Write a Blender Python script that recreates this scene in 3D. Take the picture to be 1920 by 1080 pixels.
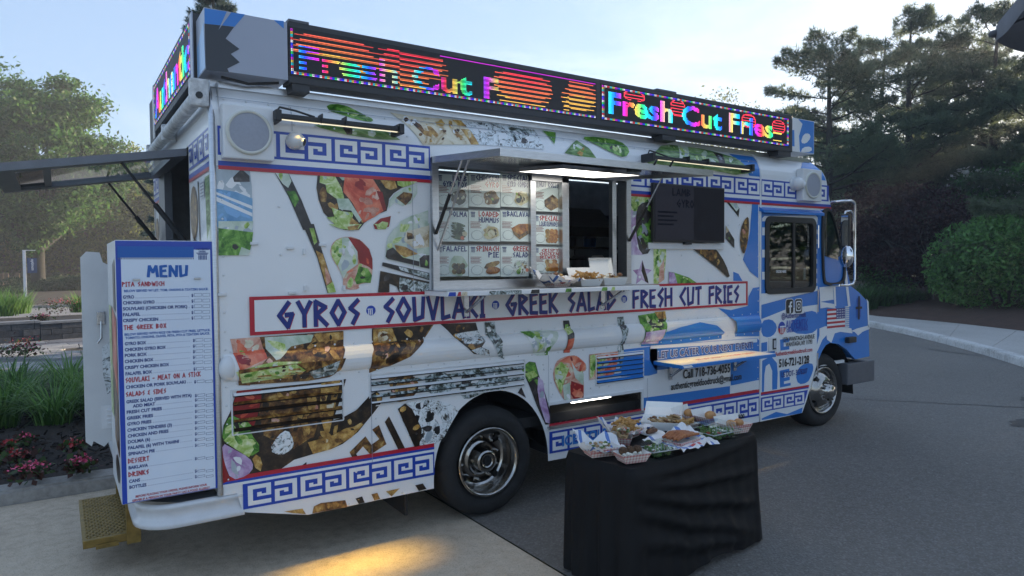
import bpy, bmesh, math, random
import numpy as np
from mathutils import Vector, Matrix
from mathutils.geometry import tessellate_polygon

for o in list(bpy.data.objects):
    bpy.data.objects.remove(o, do_unlink=True)
scene = bpy.context.scene
COL = scene.collection
R_ = math.radians

# ------------------------------------------------------------------ camera
CAMP = Vector((-0.6992, -3.8992, 1.7))
FL = 1284.65                       # focal length in pixels of a 1920 px wide frame
YAW, PITCH, ROLL = 0.586892, -0.033217, -0.008811
_f = Vector((math.sin(YAW) * math.cos(PITCH), math.cos(YAW) * math.cos(PITCH), math.sin(PITCH)))
_r = Vector((math.cos(YAW), -math.sin(YAW), 0))
_u = _r.cross(_f)
CR = math.cos(ROLL) * _r + math.sin(ROLL) * _u
CU = -math.sin(ROLL) * _r + math.cos(ROLL) * _u
CF = _f
cam = bpy.data.cameras.new('camera')
camo = bpy.data.objects.new('camera', cam)
COL.objects.link(camo)
cam.sensor_width = 36.0
cam.lens = FL / 1920 * 36.0
cam.clip_start = 0.05
cam.clip_end = 3000
camo.matrix_world = Matrix(((CR.x, CU.x, -CF.x, CAMP.x), (CR.y, CU.y, -CF.y, CAMP.y),
                            (CR.z, CU.z, -CF.z, CAMP.z), (0, 0, 0, 1)))
scene.camera = camo

# ------------------------------------------------------------------ sky, sun, exposure
SUN_EL = R_(13.0)
_sd = Vector((CF.x, CF.y, 0)) + 0.98 * Vector((CR.x, CR.y, 0))
SUN_AZ = math.atan2(_sd.y, _sd.x)
SUN_DIR = Vector((math.cos(SUN_AZ) * math.cos(SUN_EL), math.sin(SUN_AZ) * math.cos(SUN_EL), math.sin(SUN_EL)))
world = bpy.data.worlds.new('World')
scene.world = world
world.use_nodes = True
wn, wl = world.node_tree.nodes, world.node_tree.links
wn.clear()
sky = wn.new('ShaderNodeTexSky')
sky.sky_type = 'NISHITA'
sky.sun_disc = False
sky.sun_elevation = SUN_EL
sky.sun_rotation = math.pi / 2 - SUN_AZ
sky.altitude = 20
sky.air_density = 1.0
sky.dust_density = 0.5
sky.ozone_density = 2.0
# thin high cloud streaks, spread over the whole dome
tc = wn.new('ShaderNodeTexCoord')
mp = wn.new('ShaderNodeMapping')
mp.inputs['Scale'].default_value = (1.3, 1.3, 5.5)
mp.inputs['Rotation'].default_value = (0.12, 0.18, 0.5)
cn = wn.new('ShaderNodeTexNoise')
cn.inputs['Scale'].default_value = 2.2
cn.inputs['Detail'].default_value = 9
cn.inputs['Roughness'].default_value = 0.58
cn.inputs['Distortion'].default_value = 0.5
cr = wn.new('ShaderNodeValToRGB')
cr.color_ramp.elements[0].position = 0.52
cr.color_ramp.elements[0].color = (0, 0, 0, 1)
cr.color_ramp.elements[1].position = 0.80
cr.color_ramp.elements[1].color = (0.7, 0.7, 0.7, 1)
mulc = wn.new('ShaderNodeMixRGB')
mulc.blend_type = 'MULTIPLY'
mulc.inputs['Fac'].default_value = 1.0
mulc.inputs['Color2'].default_value = (1.75, 1.42, 1.08, 1)
mixs = wn.new('ShaderNodeMixRGB')
veil = wn.new('ShaderNodeMixRGB')          # an even veil of thin high cloud over the whole sky
veil.inputs['Fac'].default_value = 0.82
veil.inputs['Color2'].default_value = (0.72, 1.0, 1.48, 1)
bg = wn.new('ShaderNodeBackground')
bg.inputs['Strength'].default_value = 0.13
wo = wn.new('ShaderNodeOutputWorld')
wl.new(tc.outputs['Generated'], mp.inputs['Vector'])
wl.new(mp.outputs['Vector'], cn.inputs['Vector'])
wl.new(cn.outputs['Fac'], cr.inputs['Fac'])
wl.new(sky.outputs['Color'], veil.inputs['Color1'])
wl.new(veil.outputs['Color'], mulc.inputs['Color1'])
wl.new(cr.outputs['Color'], mixs.inputs['Fac'])
wl.new(veil.outputs['Color'], mixs.inputs['Color1'])
wl.new(mulc.outputs['Color'], mixs.inputs['Color2'])
wl.new(mixs.outputs['Color'], bg.inputs['Color'])
wl.new(bg.outputs['Background'], wo.inputs['Surface'])
sl = bpy.data.lights.new('sun', 'SUN')
sl.energy = 3.4
sl.angle = R_(0.53)
sl.color = (1.0, 0.80, 0.56)
slo = bpy.data.objects.new('sun', sl)
COL.objects.link(slo)
slo.rotation_euler = SUN_DIR.to_track_quat('Z', 'Y').to_euler()
scene.view_settings.view_transform = 'Standard'
scene.view_settings.look = 'None'
scene.view_settings.gamma = 1.0
scene.view_settings.use_curve_mapping = False
scene.view_settings.exposure = 2.08
scene.cycles.max_bounces = 8
scene.cycles.transparent_max_bounces = 12
scene.cycles.caustics_reflective = False
scene.cycles.caustics_refractive = False

# ------------------------------------------------------------------ from a place in the picture to a place in the world
def ray(px, py):
    return CF + (px - 960) / FL * CR - (py - 540) / FL * CU
def YP(px, py, y0=0.0):
    d = ray(px, py); t = (y0 - CAMP.y) / d.y
    return CAMP + t * d
def XP(px, py, x0=0.0):
    d = ray(px, py); t = (x0 - CAMP.x) / d.x
    return CAMP + t * d
def ZP(px, py, z0=0.0):
    d = ray(px, py); t = (z0 - CAMP.z) / d.z
    return CAMP + t * d
def S(px, py):
    p = YP(px, py); return (p.x, p.z)
def GP(px, depth):
    """ground point under picture column px at a given distance"""
    d = Vector((CF.x, CF.y, 0)) + (px - 960) / FL * Vector((CR.x, CR.y, 0))
    p = CAMP + depth * d
    return Vector((p.x, p.y, 0))
REG = dict(A=(380, 160, 4), B=(400, 420, 3.84), C=(400, 640, 3.177), D=(800, 500, 3.6), E=(780, 260, 3.6),
           F=(1180, 280, 3.6), G=(1180, 500, 3.375), H=(960, 80, 3.085), I=(500, 0, 4), J=(1400, 370, 2.4),
           K=(140, 430, 4), L=(140, 690, 3.176), M=(130, 250, 4.696), N=(200, 0, 4), O=(0, 160, 4),
           T=(1050, 750, 5.0526), U=(1000, 720, 3), Q=(0, 0, 1))
def PX(k, x, y):
    ox, oy, s = REG[k]; return (ox + x / s, oy + y / s)
def SS(k, pts):
    return [S(*PX(k, x, y)) for x, y in pts]

# ------------------------------------------------------------------ materials
def lin(h):
    h = h.lstrip('#')
    c = [int(h[i:i + 2], 16) / 255 for i in (0, 2, 4)]
    return tuple((x / 12.92 if x <= 0.04045 else ((x + 0.055) / 1.055) ** 2.4) for x in c) + (1,)
def col(c):
    return lin(c) if isinstance(c, str) else tuple(c) + ((1,) if len(c) == 3 else ())
MATS = {}
def mat(name, c, rough=0.5, metal=0.0, vary=0.0, scale=8.0, bump=0.0, bscale=60.0, coat=0.0, c2=None, emit=None, estr=0.0,
        trans=0.0, alpha=1.0, spec=0.5, stretch=None, transl=0.0):
    if name in MATS:
        return MATS[name]
    m = bpy.data.materials.new(name); MATS[name] = m
    m.use_nodes = True
    n, l = m.node_tree.nodes, m.node_tree.links
    b = n['Principled BSDF']
    c = col(c)
    b.inputs['Base Color'].default_value = c
    b.inputs['Roughness'].default_value = rough
    b.inputs['Metallic'].default_value = metal
    b.inputs['Coat Weight'].default_value = coat
    b.inputs['Coat Roughness'].default_value = 0.08
    b.inputs['Specular IOR Level'].default_value = spec
    b.inputs['Transmission Weight'].default_value = trans
    b.inputs['Alpha'].default_value = alpha
    if emit is not None:
        b.inputs['Emission Color'].default_value = col(emit)
        b.inputs['Emission Strength'].default_value = estr
    if vary or c2 or bump:
        t = n.new('ShaderNodeTexCoord')
        mpn = n.new('ShaderNodeMapping')
        l.new(t.outputs['Object'], mpn.inputs['Vector'])
        if stretch:
            mpn.inputs['Scale'].default_value = stretch
    if vary or c2:
        nz = n.new('ShaderNodeTexNoise')
        nz.inputs['Scale'].default_value = scale
        nz.inputs['Detail'].default_value = 6
        nz.inputs['Roughness'].default_value = 0.62
        l.new(mpn.outputs['Vector'], nz.inputs['Vector'])
        rp = n.new('ShaderNodeValToRGB')
        rp.color_ramp.elements[0].position = 0.33
        rp.color_ramp.elements[1].position = 0.67
        if c2:
            rp.color_ramp.elements[0].color = c
            rp.color_ramp.elements[1].color = col(c2)
        else:
            rp.color_ramp.elements[0].color = tuple(x * (1 - vary) for x in c[:3]) + (1,)
            rp.color_ramp.elements[1].color = tuple(min(1, x * (1 + vary)) for x in c[:3]) + (1,)
        l.new(nz.outputs['Fac'], rp.inputs['Fac'])
        l.new(rp.outputs['Color'], b.inputs['Base Color'])
    if bump:
        n2 = n.new('ShaderNodeTexNoise')
        n2.inputs['Scale'].default_value = bscale
        n2.inputs['Detail'].default_value = 5
        l.new(mpn.outputs['Vector'], n2.inputs['Vector'])
        bp = n.new('ShaderNodeBump')
        bp.inputs['Strength'].default_value = bump
        bp.inputs['Distance'].default_value = 0.02
        l.new(n2.outputs['Fac'], bp.inputs['Height'])
        l.new(bp.outputs['Normal'], b.inputs['Normal'])
    if transl:
        td = n.new('ShaderNodeBsdfTranslucent')
        td.inputs['Color'].default_value = tuple(min(1, x * 1.5) for x in c[:3]) + (1,)
        mx = n.new('ShaderNodeMixShader')
        mx.inputs['Fac'].default_value = transl
        l.new(b.outputs['BSDF'], mx.inputs[1]); l.new(td.outputs['BSDF'], mx.inputs[2])
        l.new(mx.outputs['Shader'], n['Material Output'].inputs['Surface'])
    return m

def food(name, cols, scale=6.0, kind='noise', pos=None, dist=0.8, rough=0.32, coat=0.3, stretch=None, gap=None):
    """printed food photograph: colour stops driven by noise or cells"""
    if name in MATS:
        return MATS[name]
    m = bpy.data.materials.new(name); MATS[name] = m
    m.use_nodes = True
    n, l = m.node_tree.nodes, m.node_tree.links
    b = n['Principled BSDF']
    b.inputs['Roughness'].default_value = rough
    b.inputs['Coat Weight'].default_value = coat
    b.inputs['Coat Roughness'].default_value = 0.1
    t = n.new('ShaderNodeTexCoord'); mpn = n.new('ShaderNodeMapping')
    if stretch:
        mpn.inputs['Scale'].default_value = stretch[:3]
        if len(stretch) > 3:
            mpn.inputs['Rotation'].default_value = (0, stretch[3], 0)
    l.new(t.outputs['Object'], mpn.inputs['Vector'])
    nz = n.new('ShaderNodeTexNoise')
    nz.inputs['Scale'].default_value = scale
    nz.inputs['Detail'].default_value = 9
    nz.inputs['Roughness'].default_value = 0.66
    nz.inputs['Distortion'].default_value = dist
    l.new(mpn.outputs['Vector'], nz.inputs['Vector'])
    src = nz.outputs['Fac']
    if kind == 'cell':
        v = n.new('ShaderNodeTexVoronoi')
        v.inputs['Scale'].default_value = scale * 1.6
        wv = n.new('ShaderNodeMixRGB'); wv.blend_type = 'ADD'; wv.inputs['Fac'].default_value = 0.35
        l.new(mpn.outputs['Vector'], wv.inputs['Color1']); l.new(nz.outputs['Color'], wv.inputs['Color2'])
        l.new(wv.outputs['Color'], v.inputs['Vector'])
        ad = n.new('ShaderNodeMath'); ad.operation = 'MULTIPLY_ADD'
        ad.inputs[1].default_value = 0.55; 
        l.new(v.outputs['Distance'], ad.inputs[0])
        mm = n.new('ShaderNodeMath'); mm.operation = 'MULTIPLY'; mm.inputs[1].default_value = 0.6
        l.new(nz.outputs['Fac'], mm.inputs[0]); l.new(mm.outputs[0], ad.inputs[2])
        src = ad.outputs[0]
    rp = n.new('ShaderNodeValToRGB')
    k = len(cols)
    pos = pos or [0.3 + 0.4 * i / (k - 1) for i in range(k)]
    e = rp.color_ramp.elements
    while len(e) < k:
        e.new(0.5)
    for i in range(k):
        e[i].position = pos[i]
    for i in range(k):
        e[i].color = col(cols[i])
    l.new(src, rp.inputs['Fac'])
    l.new(rp.outputs['Color'], b.inputs['Base Color'])
    return m

# ------------------------------------------------------------------ mesh building
def link(o, parent=None):
    COL.objects.link(o)
    if parent is not None:
        o.parent = parent
    return o
def tag(o, label=None, cat=None, group=None, kind=None):
    if label: o['label'] = label
    if cat: o['category'] = cat
    if group: o['group'] = group
    if kind: o['kind'] = kind
    return o
def empty(name, loc=(0, 0, 0), rz=0.0):
    o = bpy.data.objects.new(name, None)
    o.location = loc; o.rotation_euler = (0, 0, rz)
    o.empty_display_size = 0.2
    COL.objects.link(o)
    return o

class MB:
    def __init__(s):
        s.v, s.f, s.m, s.sm, s.mats = [], [], [], [], []
    def mi(s, m):
        if m not in s.mats: s.mats.append(m)
        return s.mats.index(m)
    def add(s, vs, fs, m, smooth=False):
        o = len(s.v); k = s.mi(m)
        s.v.extend([tuple(v) for v in vs])
        for f in fs:
            s.f.append([i + o for i in f]); s.m.append(k); s.sm.append(smooth)
        return s
    def box(s, x0, x1, y0, y1, z0, z1, m, M=None, taper=None):
        vs = [Vector((x, y, z)) for z in (z0, z1) for y in (y0, y1) for x in (x0, x1)]
        if M is not None: vs = [M @ v for v in vs]
        s.add(vs, [(0, 2, 3, 1), (4, 5, 7, 6), (0, 1, 5, 4), (2, 6, 7, 3), (0, 4, 6, 2), (1, 3, 7, 5)], m)
        return s
    def bbox(s, x0, x1, y0, y1, z0, z1, m, b=0.005, M=None):
        """box with chamfered edges"""
        bm = bmesh.new()
        bmesh.ops.create_cube(bm, size=1)
        for v in bm.verts:
            v.co = Vector(((x0 + x1) / 2 + v.co.x * (x1 - x0), (y0 + y1) / 2 + v.co.y * (y1 - y0), (z0 + z1) / 2 + v.co.z * (z1 - z0)))
        bmesh.ops.bevel(bm, geom=bm.edges[:], offset=b, segments=2, affect='EDGES', profile=0.6)
        s.bm(bm, m, M)
        return s
    def bm(s, bm, m, M=None, smooth=False):
        bm.verts.index_update()
        vs = [(M @ v.co if M is not None else v.co.copy()) for v in bm.verts]
        s.add(vs, [[v.index for v in f.verts] for f in bm.faces], m, smooth)
        bm.free()
        return s
    def prism(s, pts, off, m, m2=None):
        """flat outline pts (3D, in order) pushed by the vector off"""
        off = Vector(off); pts = [Vector(p) for p in pts]
        tris = tessellate_polygon([pts])
        n = len(pts)
        s.add(pts, tris, m)
        s.add([p + off for p in pts], [t[::-1] for t in tris], m2 or m)
        s.add(pts + [p + off for p in pts], [(i, (i + 1) % n, n + (i + 1) % n, n + i) for i in range(n)], m2 or m)
        return s
    def poly(s, pts, m):
        pts = [Vector(p) for p in pts]
        s.add(pts, tessellate_polygon([pts]), m)
        return s
    def tube(s, path, r, m, n=8, cap=True, smooth=True, closed=False):
        path = [Vector(p) for p in path]
        k = len(path)
        rs = r if isinstance(r, (list, tuple)) else [r] * k
        rings = []
        prev = None
        for i, p in enumerate(path):
            if closed:
                t = path[(i + 1) % k] - path[i - 1]
            else:
                t = path[min(i + 1, k - 1)] - path[max(i - 1, 0)]
            if t.length < 1e-9: t = Vector((0, 0, 1))
            t.normalize()
            if prev is None:
                a = Vector((0, 0, 1)) if abs(t.z) < 0.9 else Vector((1, 0, 0))
                x = t.cross(a).normalized()
            else:
                x = (prev - prev.dot(t) * t)
                x = x.normalized() if x.length > 1e-6 else t.orthogonal().normalized()
            prev = x
            y = t.cross(x)
            rings.append([p + rs[i] * (math.cos(2 * math.pi * j / n) * x + math.sin(2 * math.pi * j / n) * y) for j in range(n)])
        vs = [v for rg in rings for v in rg]
        fs = []
        for i in range(k if closed else k - 1):
            i2 = (i + 1) % k
            for j in range(n):
                fs.append((i * n + j, i * n + (j + 1) % n, i2 * n + (j + 1) % n, i2 * n + j))
        s.add(vs, fs, m, smooth)
        if cap and not closed:
            s.add(rings[0], [list(range(n))[::-1]], m); s.add(rings[-1], [list(range(n))], m)
        return s
    def cyl(s, p0, p1, r0, m, r1=None, n=16, smooth=True, cap=True):
        return s.tube([p0, p1], [r0, r0 if r1 is None else r1], m, n=n, smooth=smooth, cap=cap)
    def lathe(s, prof, c, ax, m, n=32, smooth=True, arc=None):
        """prof: list of (radius, distance along axis ax)"""
        c = Vector(c); ax = Vector(ax).normalized()
        x = ax.orthogonal().normalized(); y = ax.cross(x)
        vs = []
        for r, h in prof:
            for j in range(n):
                a = 2 * math.pi * j / n
                vs.append(c + ax * h + r * (math.cos(a) * x + math.sin(a) * y))
        fs = []
        for i in range(len(prof) - 1):
            for j in range(n):
                fs.append((i * n + j, i * n + (j + 1) % n, (i + 1) * n + (j + 1) % n, (i + 1) * n + j))
        s.add(vs, fs, m, smooth)
        return s
    def ball(s, c, r, m, sq=(1, 1, 1), n=2, noise=0.0, seed=0, M=None):
        bm = bmesh.new()
        bmesh.ops.create_icosphere(bm, subdivisions=n, radius=1)
        rnd = random.Random(seed)
        for v in bm.verts:
            k = r * (1 + noise * (rnd.random() - 0.5) * 2)
            v.co = Vector((v.co.x * k * sq[0], v.co.y * k * sq[1], v.co.z * k * sq[2]))
            if M is not None: v.co = M @ v.co
            v.co += Vector(c)
        return s.bm(bm, m, None, True)
    def build(s, name, parent=None, loc=None, kind=None, auto=False):
        me = bpy.data.meshes.new(name)
        me.from_pydata(s.v, [], s.f)
        for m in s.mats: me.materials.append(m)
        me.polygons.foreach_set('material_index', s.m)
        me.polygons.foreach_set('use_smooth', s.sm)
        me.update()
        o = bpy.data.objects.new(name, me)
        if loc is not None: o.location = loc
        link(o, parent)
        if kind: o['kind'] = kind
        return o

def fast_mesh(name, verts, faces_n, nper, mats, midx=None, parent=None, smooth=False, cols=None, loops=None):
    """numpy mesh: verts (N,3), faces_n faces of nper consecutive vertices each"""
    me = bpy.data.meshes.new(name)
    verts = np.asarray(verts, dtype=np.float32)
    me.vertices.add(len(verts)); me.vertices.foreach_set('co', verts.ravel())
    li = np.arange(faces_n * nper, dtype=np.int32) if loops is None else np.asarray(loops, dtype=np.int32).ravel()
    me.loops.add(len(li)); me.loops.foreach_set('vertex_index', li)
    me.polygons.add(faces_n)
    me.polygons.foreach_set('loop_start', np.arange(0, faces_n * nper, nper, dtype=np.int32))
    me.polygons.foreach_set('loop_total', np.full(faces_n, nper, dtype=np.int32))
    for m in mats: me.materials.append(m)
    if midx is not None: me.polygons.foreach_set('material_index', np.asarray(midx, dtype=np.int32))
    if smooth: me.polygons.foreach_set('use_smooth', np.ones(faces_n, dtype=bool))
    me.update(calc_edges=True)
    if cols is not None:
        ca = me.color_attributes.new('Col', 'FLOAT_COLOR', 'POINT')
        c4 = np.ones((len(verts), 4), dtype=np.float32); c4[:, :3] = cols
        ca.data.foreach_set('color', c4.ravel())
    o = bpy.data.objects.new(name, me)
    link(o, parent)
    return o

def copy_thing(o, loc=None, rz=None):
    c = o.copy(); COL.objects.link(c)
    if loc is not None: c.location = loc
    if rz is not None: c.rotation_euler = (0, 0, rz)
    for ch in o.children:
        k = ch.copy(); COL.objects.link(k); k.parent = c
        for g in ch.children:
            q = g.copy(); COL.objects.link(q); q.parent = k
    return c

# ------------------------------------------------------------------ lettering
_tcache = {}
def text_tris(s, bold=0.0):
    """built-in font, returned as 2-D triangles with its width; cap height is 1"""
    key = (s, bold)
    if key in _tcache: return _tcache[key]
    cu = bpy.data.curves.new('t', 'FONT')
    cu.body = s; cu.size = 1.0; cu.resolution_u = 3; cu.offset = bold
    ob = bpy.data.objects.new('t', cu)
    COL.objects.link(ob)
    me = bpy.data.meshes.new_from_object(ob.evaluated_get(bpy.context.evaluated_depsgraph_get()))
    me.calc_loop_triangles()
    v = [(p.co.x / 0.729, p.co.y / 0.729) for p in me.vertices]
    tr = [[v[i] for i in t.vertices] for t in me.loop_triangles]
    bpy.data.objects.remove(ob); bpy.data.curves.remove(cu); bpy.data.meshes.remove(me)
    xs = [q[0] for t in tr for q in t] or [0, 1]
    x0, x1 = min(xs), max(xs)
    tr = [[(x - x0, y) for x, y in t] for t in tr]
    _tcache[key] = (tr, x1 - x0)
    return _tcache[key]

GL = {  # angular brush lettering: strokes on a grid, height 1
 'A': (.62, [[(0, 0), (.32, 1), (.62, 0)], [(.24, .32), (.38, .32)]]),
 'B': (.52, [[(0, 0), (0, 1), (.45, .8), (.08, .54), (.5, .28), (0, 0)]]),
 'C': (.45, [[(.45, 1), (0, .5), (.42, 0)]]),
 'D': (.55, [[(0, 0), (0, 1), (.55, .48), (0, 0)]]),
 'E': (.42, [[(.4, 1), (0, .95), (0, .02), (.42, 0)], [(0, .5), (.34, .55)]]),
 'F': (.42, [[(0, 0), (0, .96), (.42, 1)], [(0, .5), (.36, .56)]]),
 'G': (.6, [[(.42, 1), (0, .48), (.38, 0), (.58, .52), (.3, .5)]]),
 'H': (.52, [[(0, 0), (0, 1)], [(.52, 0), (.52, 1)], [(0, .5), (.52, .52)]]),
 'I': (.2, [[(.1, 0), (.1, 1)], [(0, 1), (.2, 1)], [(0, 0), (.2, 0)]]),
 'J': (.4, [[(.4, 1), (.36, .1), (.1, 0), (0, .3)]]),
 'K': (.5, [[(0, 0), (0, 1)], [(.46, 1), (.04, .5), (.5, 0)]]),
 'L': (.4, [[(0, 1), (.02, 0), (.4, .08)]]),
 'M': (.7, [[(0, 0), (.1, 1), (.36, .4), (.6, 1), (.7, 0)]]),
 'N': (.55, [[(0, 0), (.03, 1), (.5, 0), (.55, 1)]]),
 'O': (.62, [[(.31, 0), (0, .5), (.31, 1), (.62, .5), (.31, 0)]]),
 'P': (.48, [[(0, 0), (0, 1), (.48, .76), (0, .46)]]),
 'Q': (.62, [[(.31, 0), (0, .5), (.31, 1), (.62, .5), (.31, 0)], [(.4, .3), (.6, 0)]]),
 'R': (.52, [[(0, 0), (0, 1), (.46, .76), (.04, .46), (.52, 0)]]),
 'S': (.42, [[(.42, 1), (.04, .66), (.4, .4), (.16, 0)]]),
 'T': (.5, [[(.25, 0), (.25, 1)], [(0, .96), (.5, 1)]]),
 'U': (.52, [[(0, 1), (.04, 0), (.46, .12), (.52, 1)]]),
 'V': (.55, [[(0, 1), (.28, 0), (.55, 1)]]),
 'W': (.75, [[(0, 1), (.18, 0), (.38, .7), (.56, 0), (.75, 1)]]),
 'X': (.5, [[(0, 0), (.5, 1)], [(0, 1), (.5, 0)]]),
 'Y': (.56, [[(0, 1), (.28, .5), (.56, 1)], [(.28, .5), (.28, 0)]]),
 'Z': (.48, [[(0, 1), (.48, 1), (0, 0), (.48, 0)]]),
 '-': (.4, [[(0, .45), (.36, .45)]]),
 '&': (.42, [[(.42, .95), (.06, .75), (.3, .52), (0, .2), (.4, .05)]]),
 ' ': (.35, [])}
def greek_tris(s, th=0.17):
    """returns list of (quad, stroke index) in unit cap height, and the width"""
    out, x, k = [], 0.0, 0
    for ch in s:
        w, strokes = GL[ch]
        for pl in strokes:
            for (a, b) in zip(pl[:-1], pl[1:]):
                ax, ay = x + a[0], a[1]; bx, by = x + b[0], b[1]
                dx, dy = bx - ax, by - ay
                L = math.hypot(dx, dy) or 1
                ux, uy = dx / L, dy / L
                e = th * 0.32
                ax -= ux * e; ay -= uy * e; bx += ux * e; by += uy * e
                nx, ny = -uy * th / 2, ux * th / 2
                out.append(([(ax + nx, ay + ny), (ax - nx, ay - ny), (bx - nx, by - ny), (bx + nx, by + ny)], k)); k += 1
        x += w + 0.16 + th * 0.45
    return out, x - 0.16 - th * 0.45
def put_text(mb, s, o, ux, uy, h, m, width=None, greek=False, bold=0.02, th=0.17, n=None, align=0.0):
    """lettering on any plane: o = start of the baseline, ux along the line, uy up, h cap height"""
    o, ux, uy = Vector(o), Vector(ux).normalized(), Vector(uy).normalized()
    nn = ux.cross(uy) if n is None else Vector(n)
    if greek:
        q, w = greek_tris(s, th)
        sx = (width / w) if width else h
        o = o - ux * (w * sx * align)
        for quad, k in q:
            mb.add([o + ux * (x * sx) + uy * (y * h) + nn * (0.00012 * (k % 9)) for x, y in quad], [(0, 1, 2, 3)], m)
    else:
        tr, w = text_tris(s, bold)
        sx = (width / w) if width else h
        o = o - ux * (w * sx * align)
        vs, fs = [], []
        for t in tr:
            i = len(vs)
            vs += [o + ux * (x * sx) + uy * (y * h) for x, y in t]
            fs.append((i, i + 1, i + 2))
        mb.add(vs, fs, m)
    return w * sx

# ------------------------------------------------------------------ palette
WHITE = mat('white_wrap', (0.80, 0.81, 0.82), rough=0.30, coat=0.35, vary=0.03, scale=1.5)
WHITE2 = mat('white_paint', (0.70, 0.71, 0.72), rough=0.38, coat=0.2, vary=0.05, scale=5)
BLUE = mat('blue_wrap', '#2a7acb', rough=0.30, coat=0.35, vary=0.06, scale=1.2)
BLUE_L = mat('light_blue_wrap', '#7fb0dd', rough=0.30, coat=0.35)
NAVY = mat('navy_print', '#1242ac', rough=0.32, coat=0.3)
NAVY2 = mat('dark_navy_print', '#1b2f7c', rough=0.35, coat=0.2)
RED = mat('red_print', '#b81f33', rough=0.32, coat=0.3)
BLACK = mat('black_print', '#17181c', rough=0.4)
GREYP = mat('grey_print', '#8d93a0', rough=0.35, coat=0.2)
DARKP = mat('charcoal_print', '#2c3038', rough=0.35, coat=0.2)
ALU = mat('brushed_aluminium', (0.52, 0.53, 0.55), rough=0.30, metal=1.0, vary=0.10, scale=20, stretch=(1, 1, 8))
STEEL = mat('stainless_steel', (0.55, 0.56, 0.58), rough=0.24, metal=1.0, vary=0.12, scale=12, stretch=(1, 6, 6))
WHEELM = mat('wheel_steel', (0.40, 0.385, 0.365), rough=0.16, metal=1.0, vary=0.2, scale=7)
CHROME = mat('chrome', (0.78, 0.78, 0.80), rough=0.06, metal=1.0)
BLACKM = mat('black_metal', (0.018, 0.019, 0.021), rough=0.45)
RUBBER = mat('tyre_rubber', (0.016, 0.016, 0.017), rough=0.82, vary=0.25, scale=14, bump=0.15, bscale=90)
DARKGAP = mat('dark_gap', (0.006, 0.006, 0.007), rough=0.9)  # near-black painted in for shade in slots, holes and tread grooves
UNDER = mat('underbody', (0.012, 0.012, 0.013), rough=0.85, vary=0.3, scale=9)
GREYM = mat('grey_plastic', (0.10, 0.105, 0.12), rough=0.5, vary=0.1, scale=15)
INT = mat('interior_steel', (0.50, 0.51, 0.52), rough=0.4, metal=0.3, vary=0.2, scale=6)
def glass(name, tint=(0.9, 0.95, 0.95), refl=1.45, a=0.85):
    if name in MATS: return MATS[name]
    m = bpy.data.materials.new(name); MATS[name] = m
    m.use_nodes = True
    n, l = m.node_tree.nodes, m.node_tree.links
    n.remove(n['Principled BSDF'])
    tr = n.new('ShaderNodeBsdfTransparent'); tr.inputs['Color'].default_value = tuple(tint) + (1,)
    gl = n.new('ShaderNodeBsdfGlossy'); gl.inputs['Roughness'].default_value = 0.02
    fr = n.new('ShaderNodeFresnel'); fr.inputs['IOR'].default_value = refl
    mx = n.new('ShaderNodeMixShader')
    ge = n.new('ShaderNodeNewGeometry'); mu = n.new('ShaderNodeMath'); mu.operation = 'MULTIPLY'
    sb = n.new('ShaderNodeMath'); sb.operation = 'SUBTRACT'; sb.inputs[0].default_value = 1.0
    l.new(ge.outputs['Backfacing'], sb.inputs[1]); l.new(sb.outputs[0], mu.inputs[0]); l.new(fr.outputs['Fac'], mu.inputs[1])
    l.new(mu.outputs[0], mx.inputs['Fac'])
    l.new(tr.outputs['BSDF'], mx.inputs[1]); l.new(gl.outputs['BSDF'], mx.inputs[2])
    l.new(mx.outputs['Shader'], n['Material Output'].inputs['Surface'])
    return m
GLASS = glass('window_glass', (0.92, 0.95, 0.95), 1.7)
TINT = glass('tinted_glass', (0.30, 0.34, 0.34), 1.6)
CLEAR = glass('clear_plastic', (0.93, 0.96, 0.95), 1.35)

# printed food
LETT = food('lettuce_print', ['#5d8330', '#9dbb55', '#cfdc9c', '#eff0d8'], 15.3, dist=1.4)
LETT_D = food('dark_lettuce_print', ['#1d3d12', '#3d7422', '#74a842', '#a8cc78'], 13.6, dist=1.2)
PALEG = food('pale_onion_print', ['#7f9a78', '#b4c6ae', '#d5ddd2', '#e4e8e4'], 5.1, dist=0.6)
TOM = food('tomato_print', ['#a82a1c', '#d2553c', '#e98b69', '#f3bd9f'], 5.44, dist=0.6)
TOM_D = food('red_pepper_print', ['#5c0d10', '#8f1519', '#a81d20'], 6.8, dist=0.4)
TOM_P = food('pink_tomato_print', ['#a8503f', '#c98a75', '#e0b6a2', '#ead6c6'], 8.5, dist=1.0)
ONION = food('red_onion_print', ['#7a4f80', '#b08cb8', '#d6c6de', '#ebe4ef'], 6.8, dist=0.5)
MEAT = food('grilled_meat_print', ['#120a06', '#33200f', '#6b4520', '#a37c3e', '#cdb274'], 17.9, dist=0.25)
MEAT_D = food('dark_meat_print', ['#0d0907', '#1d140d', '#38281a', '#57452f'], 17.9, dist=0.25)
MEAT_T = food('tan_meat_print', ['#4a3016', '#9a6f34', '#c79f55', '#dfcb95'], 23.0, dist=0.25)
FETA = food('feta_print', ['#17140f', '#4d4b44', '#b9bfc0', '#dfe5e8', '#e9eef0'], 11.9, kind='cell', dist=1.4, pos=[0.33, 0.42, 0.50, 0.60, 0.75])
HERB = food('herb_crust_print', ['#15170f', '#3b4037', '#84918f', '#c6d0d2', '#d9e0e2'], 22.1, dist=1.2, pos=[0.34, 0.42, 0.5, 0.56, 0.66])
PITA = food('pita_print', ['#5a3a20', '#b39a72', '#d8ceb4', '#e4dcc8'], 10.2, dist=0.7, pos=[0.3, 0.40, 0.5, 0.65])
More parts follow.
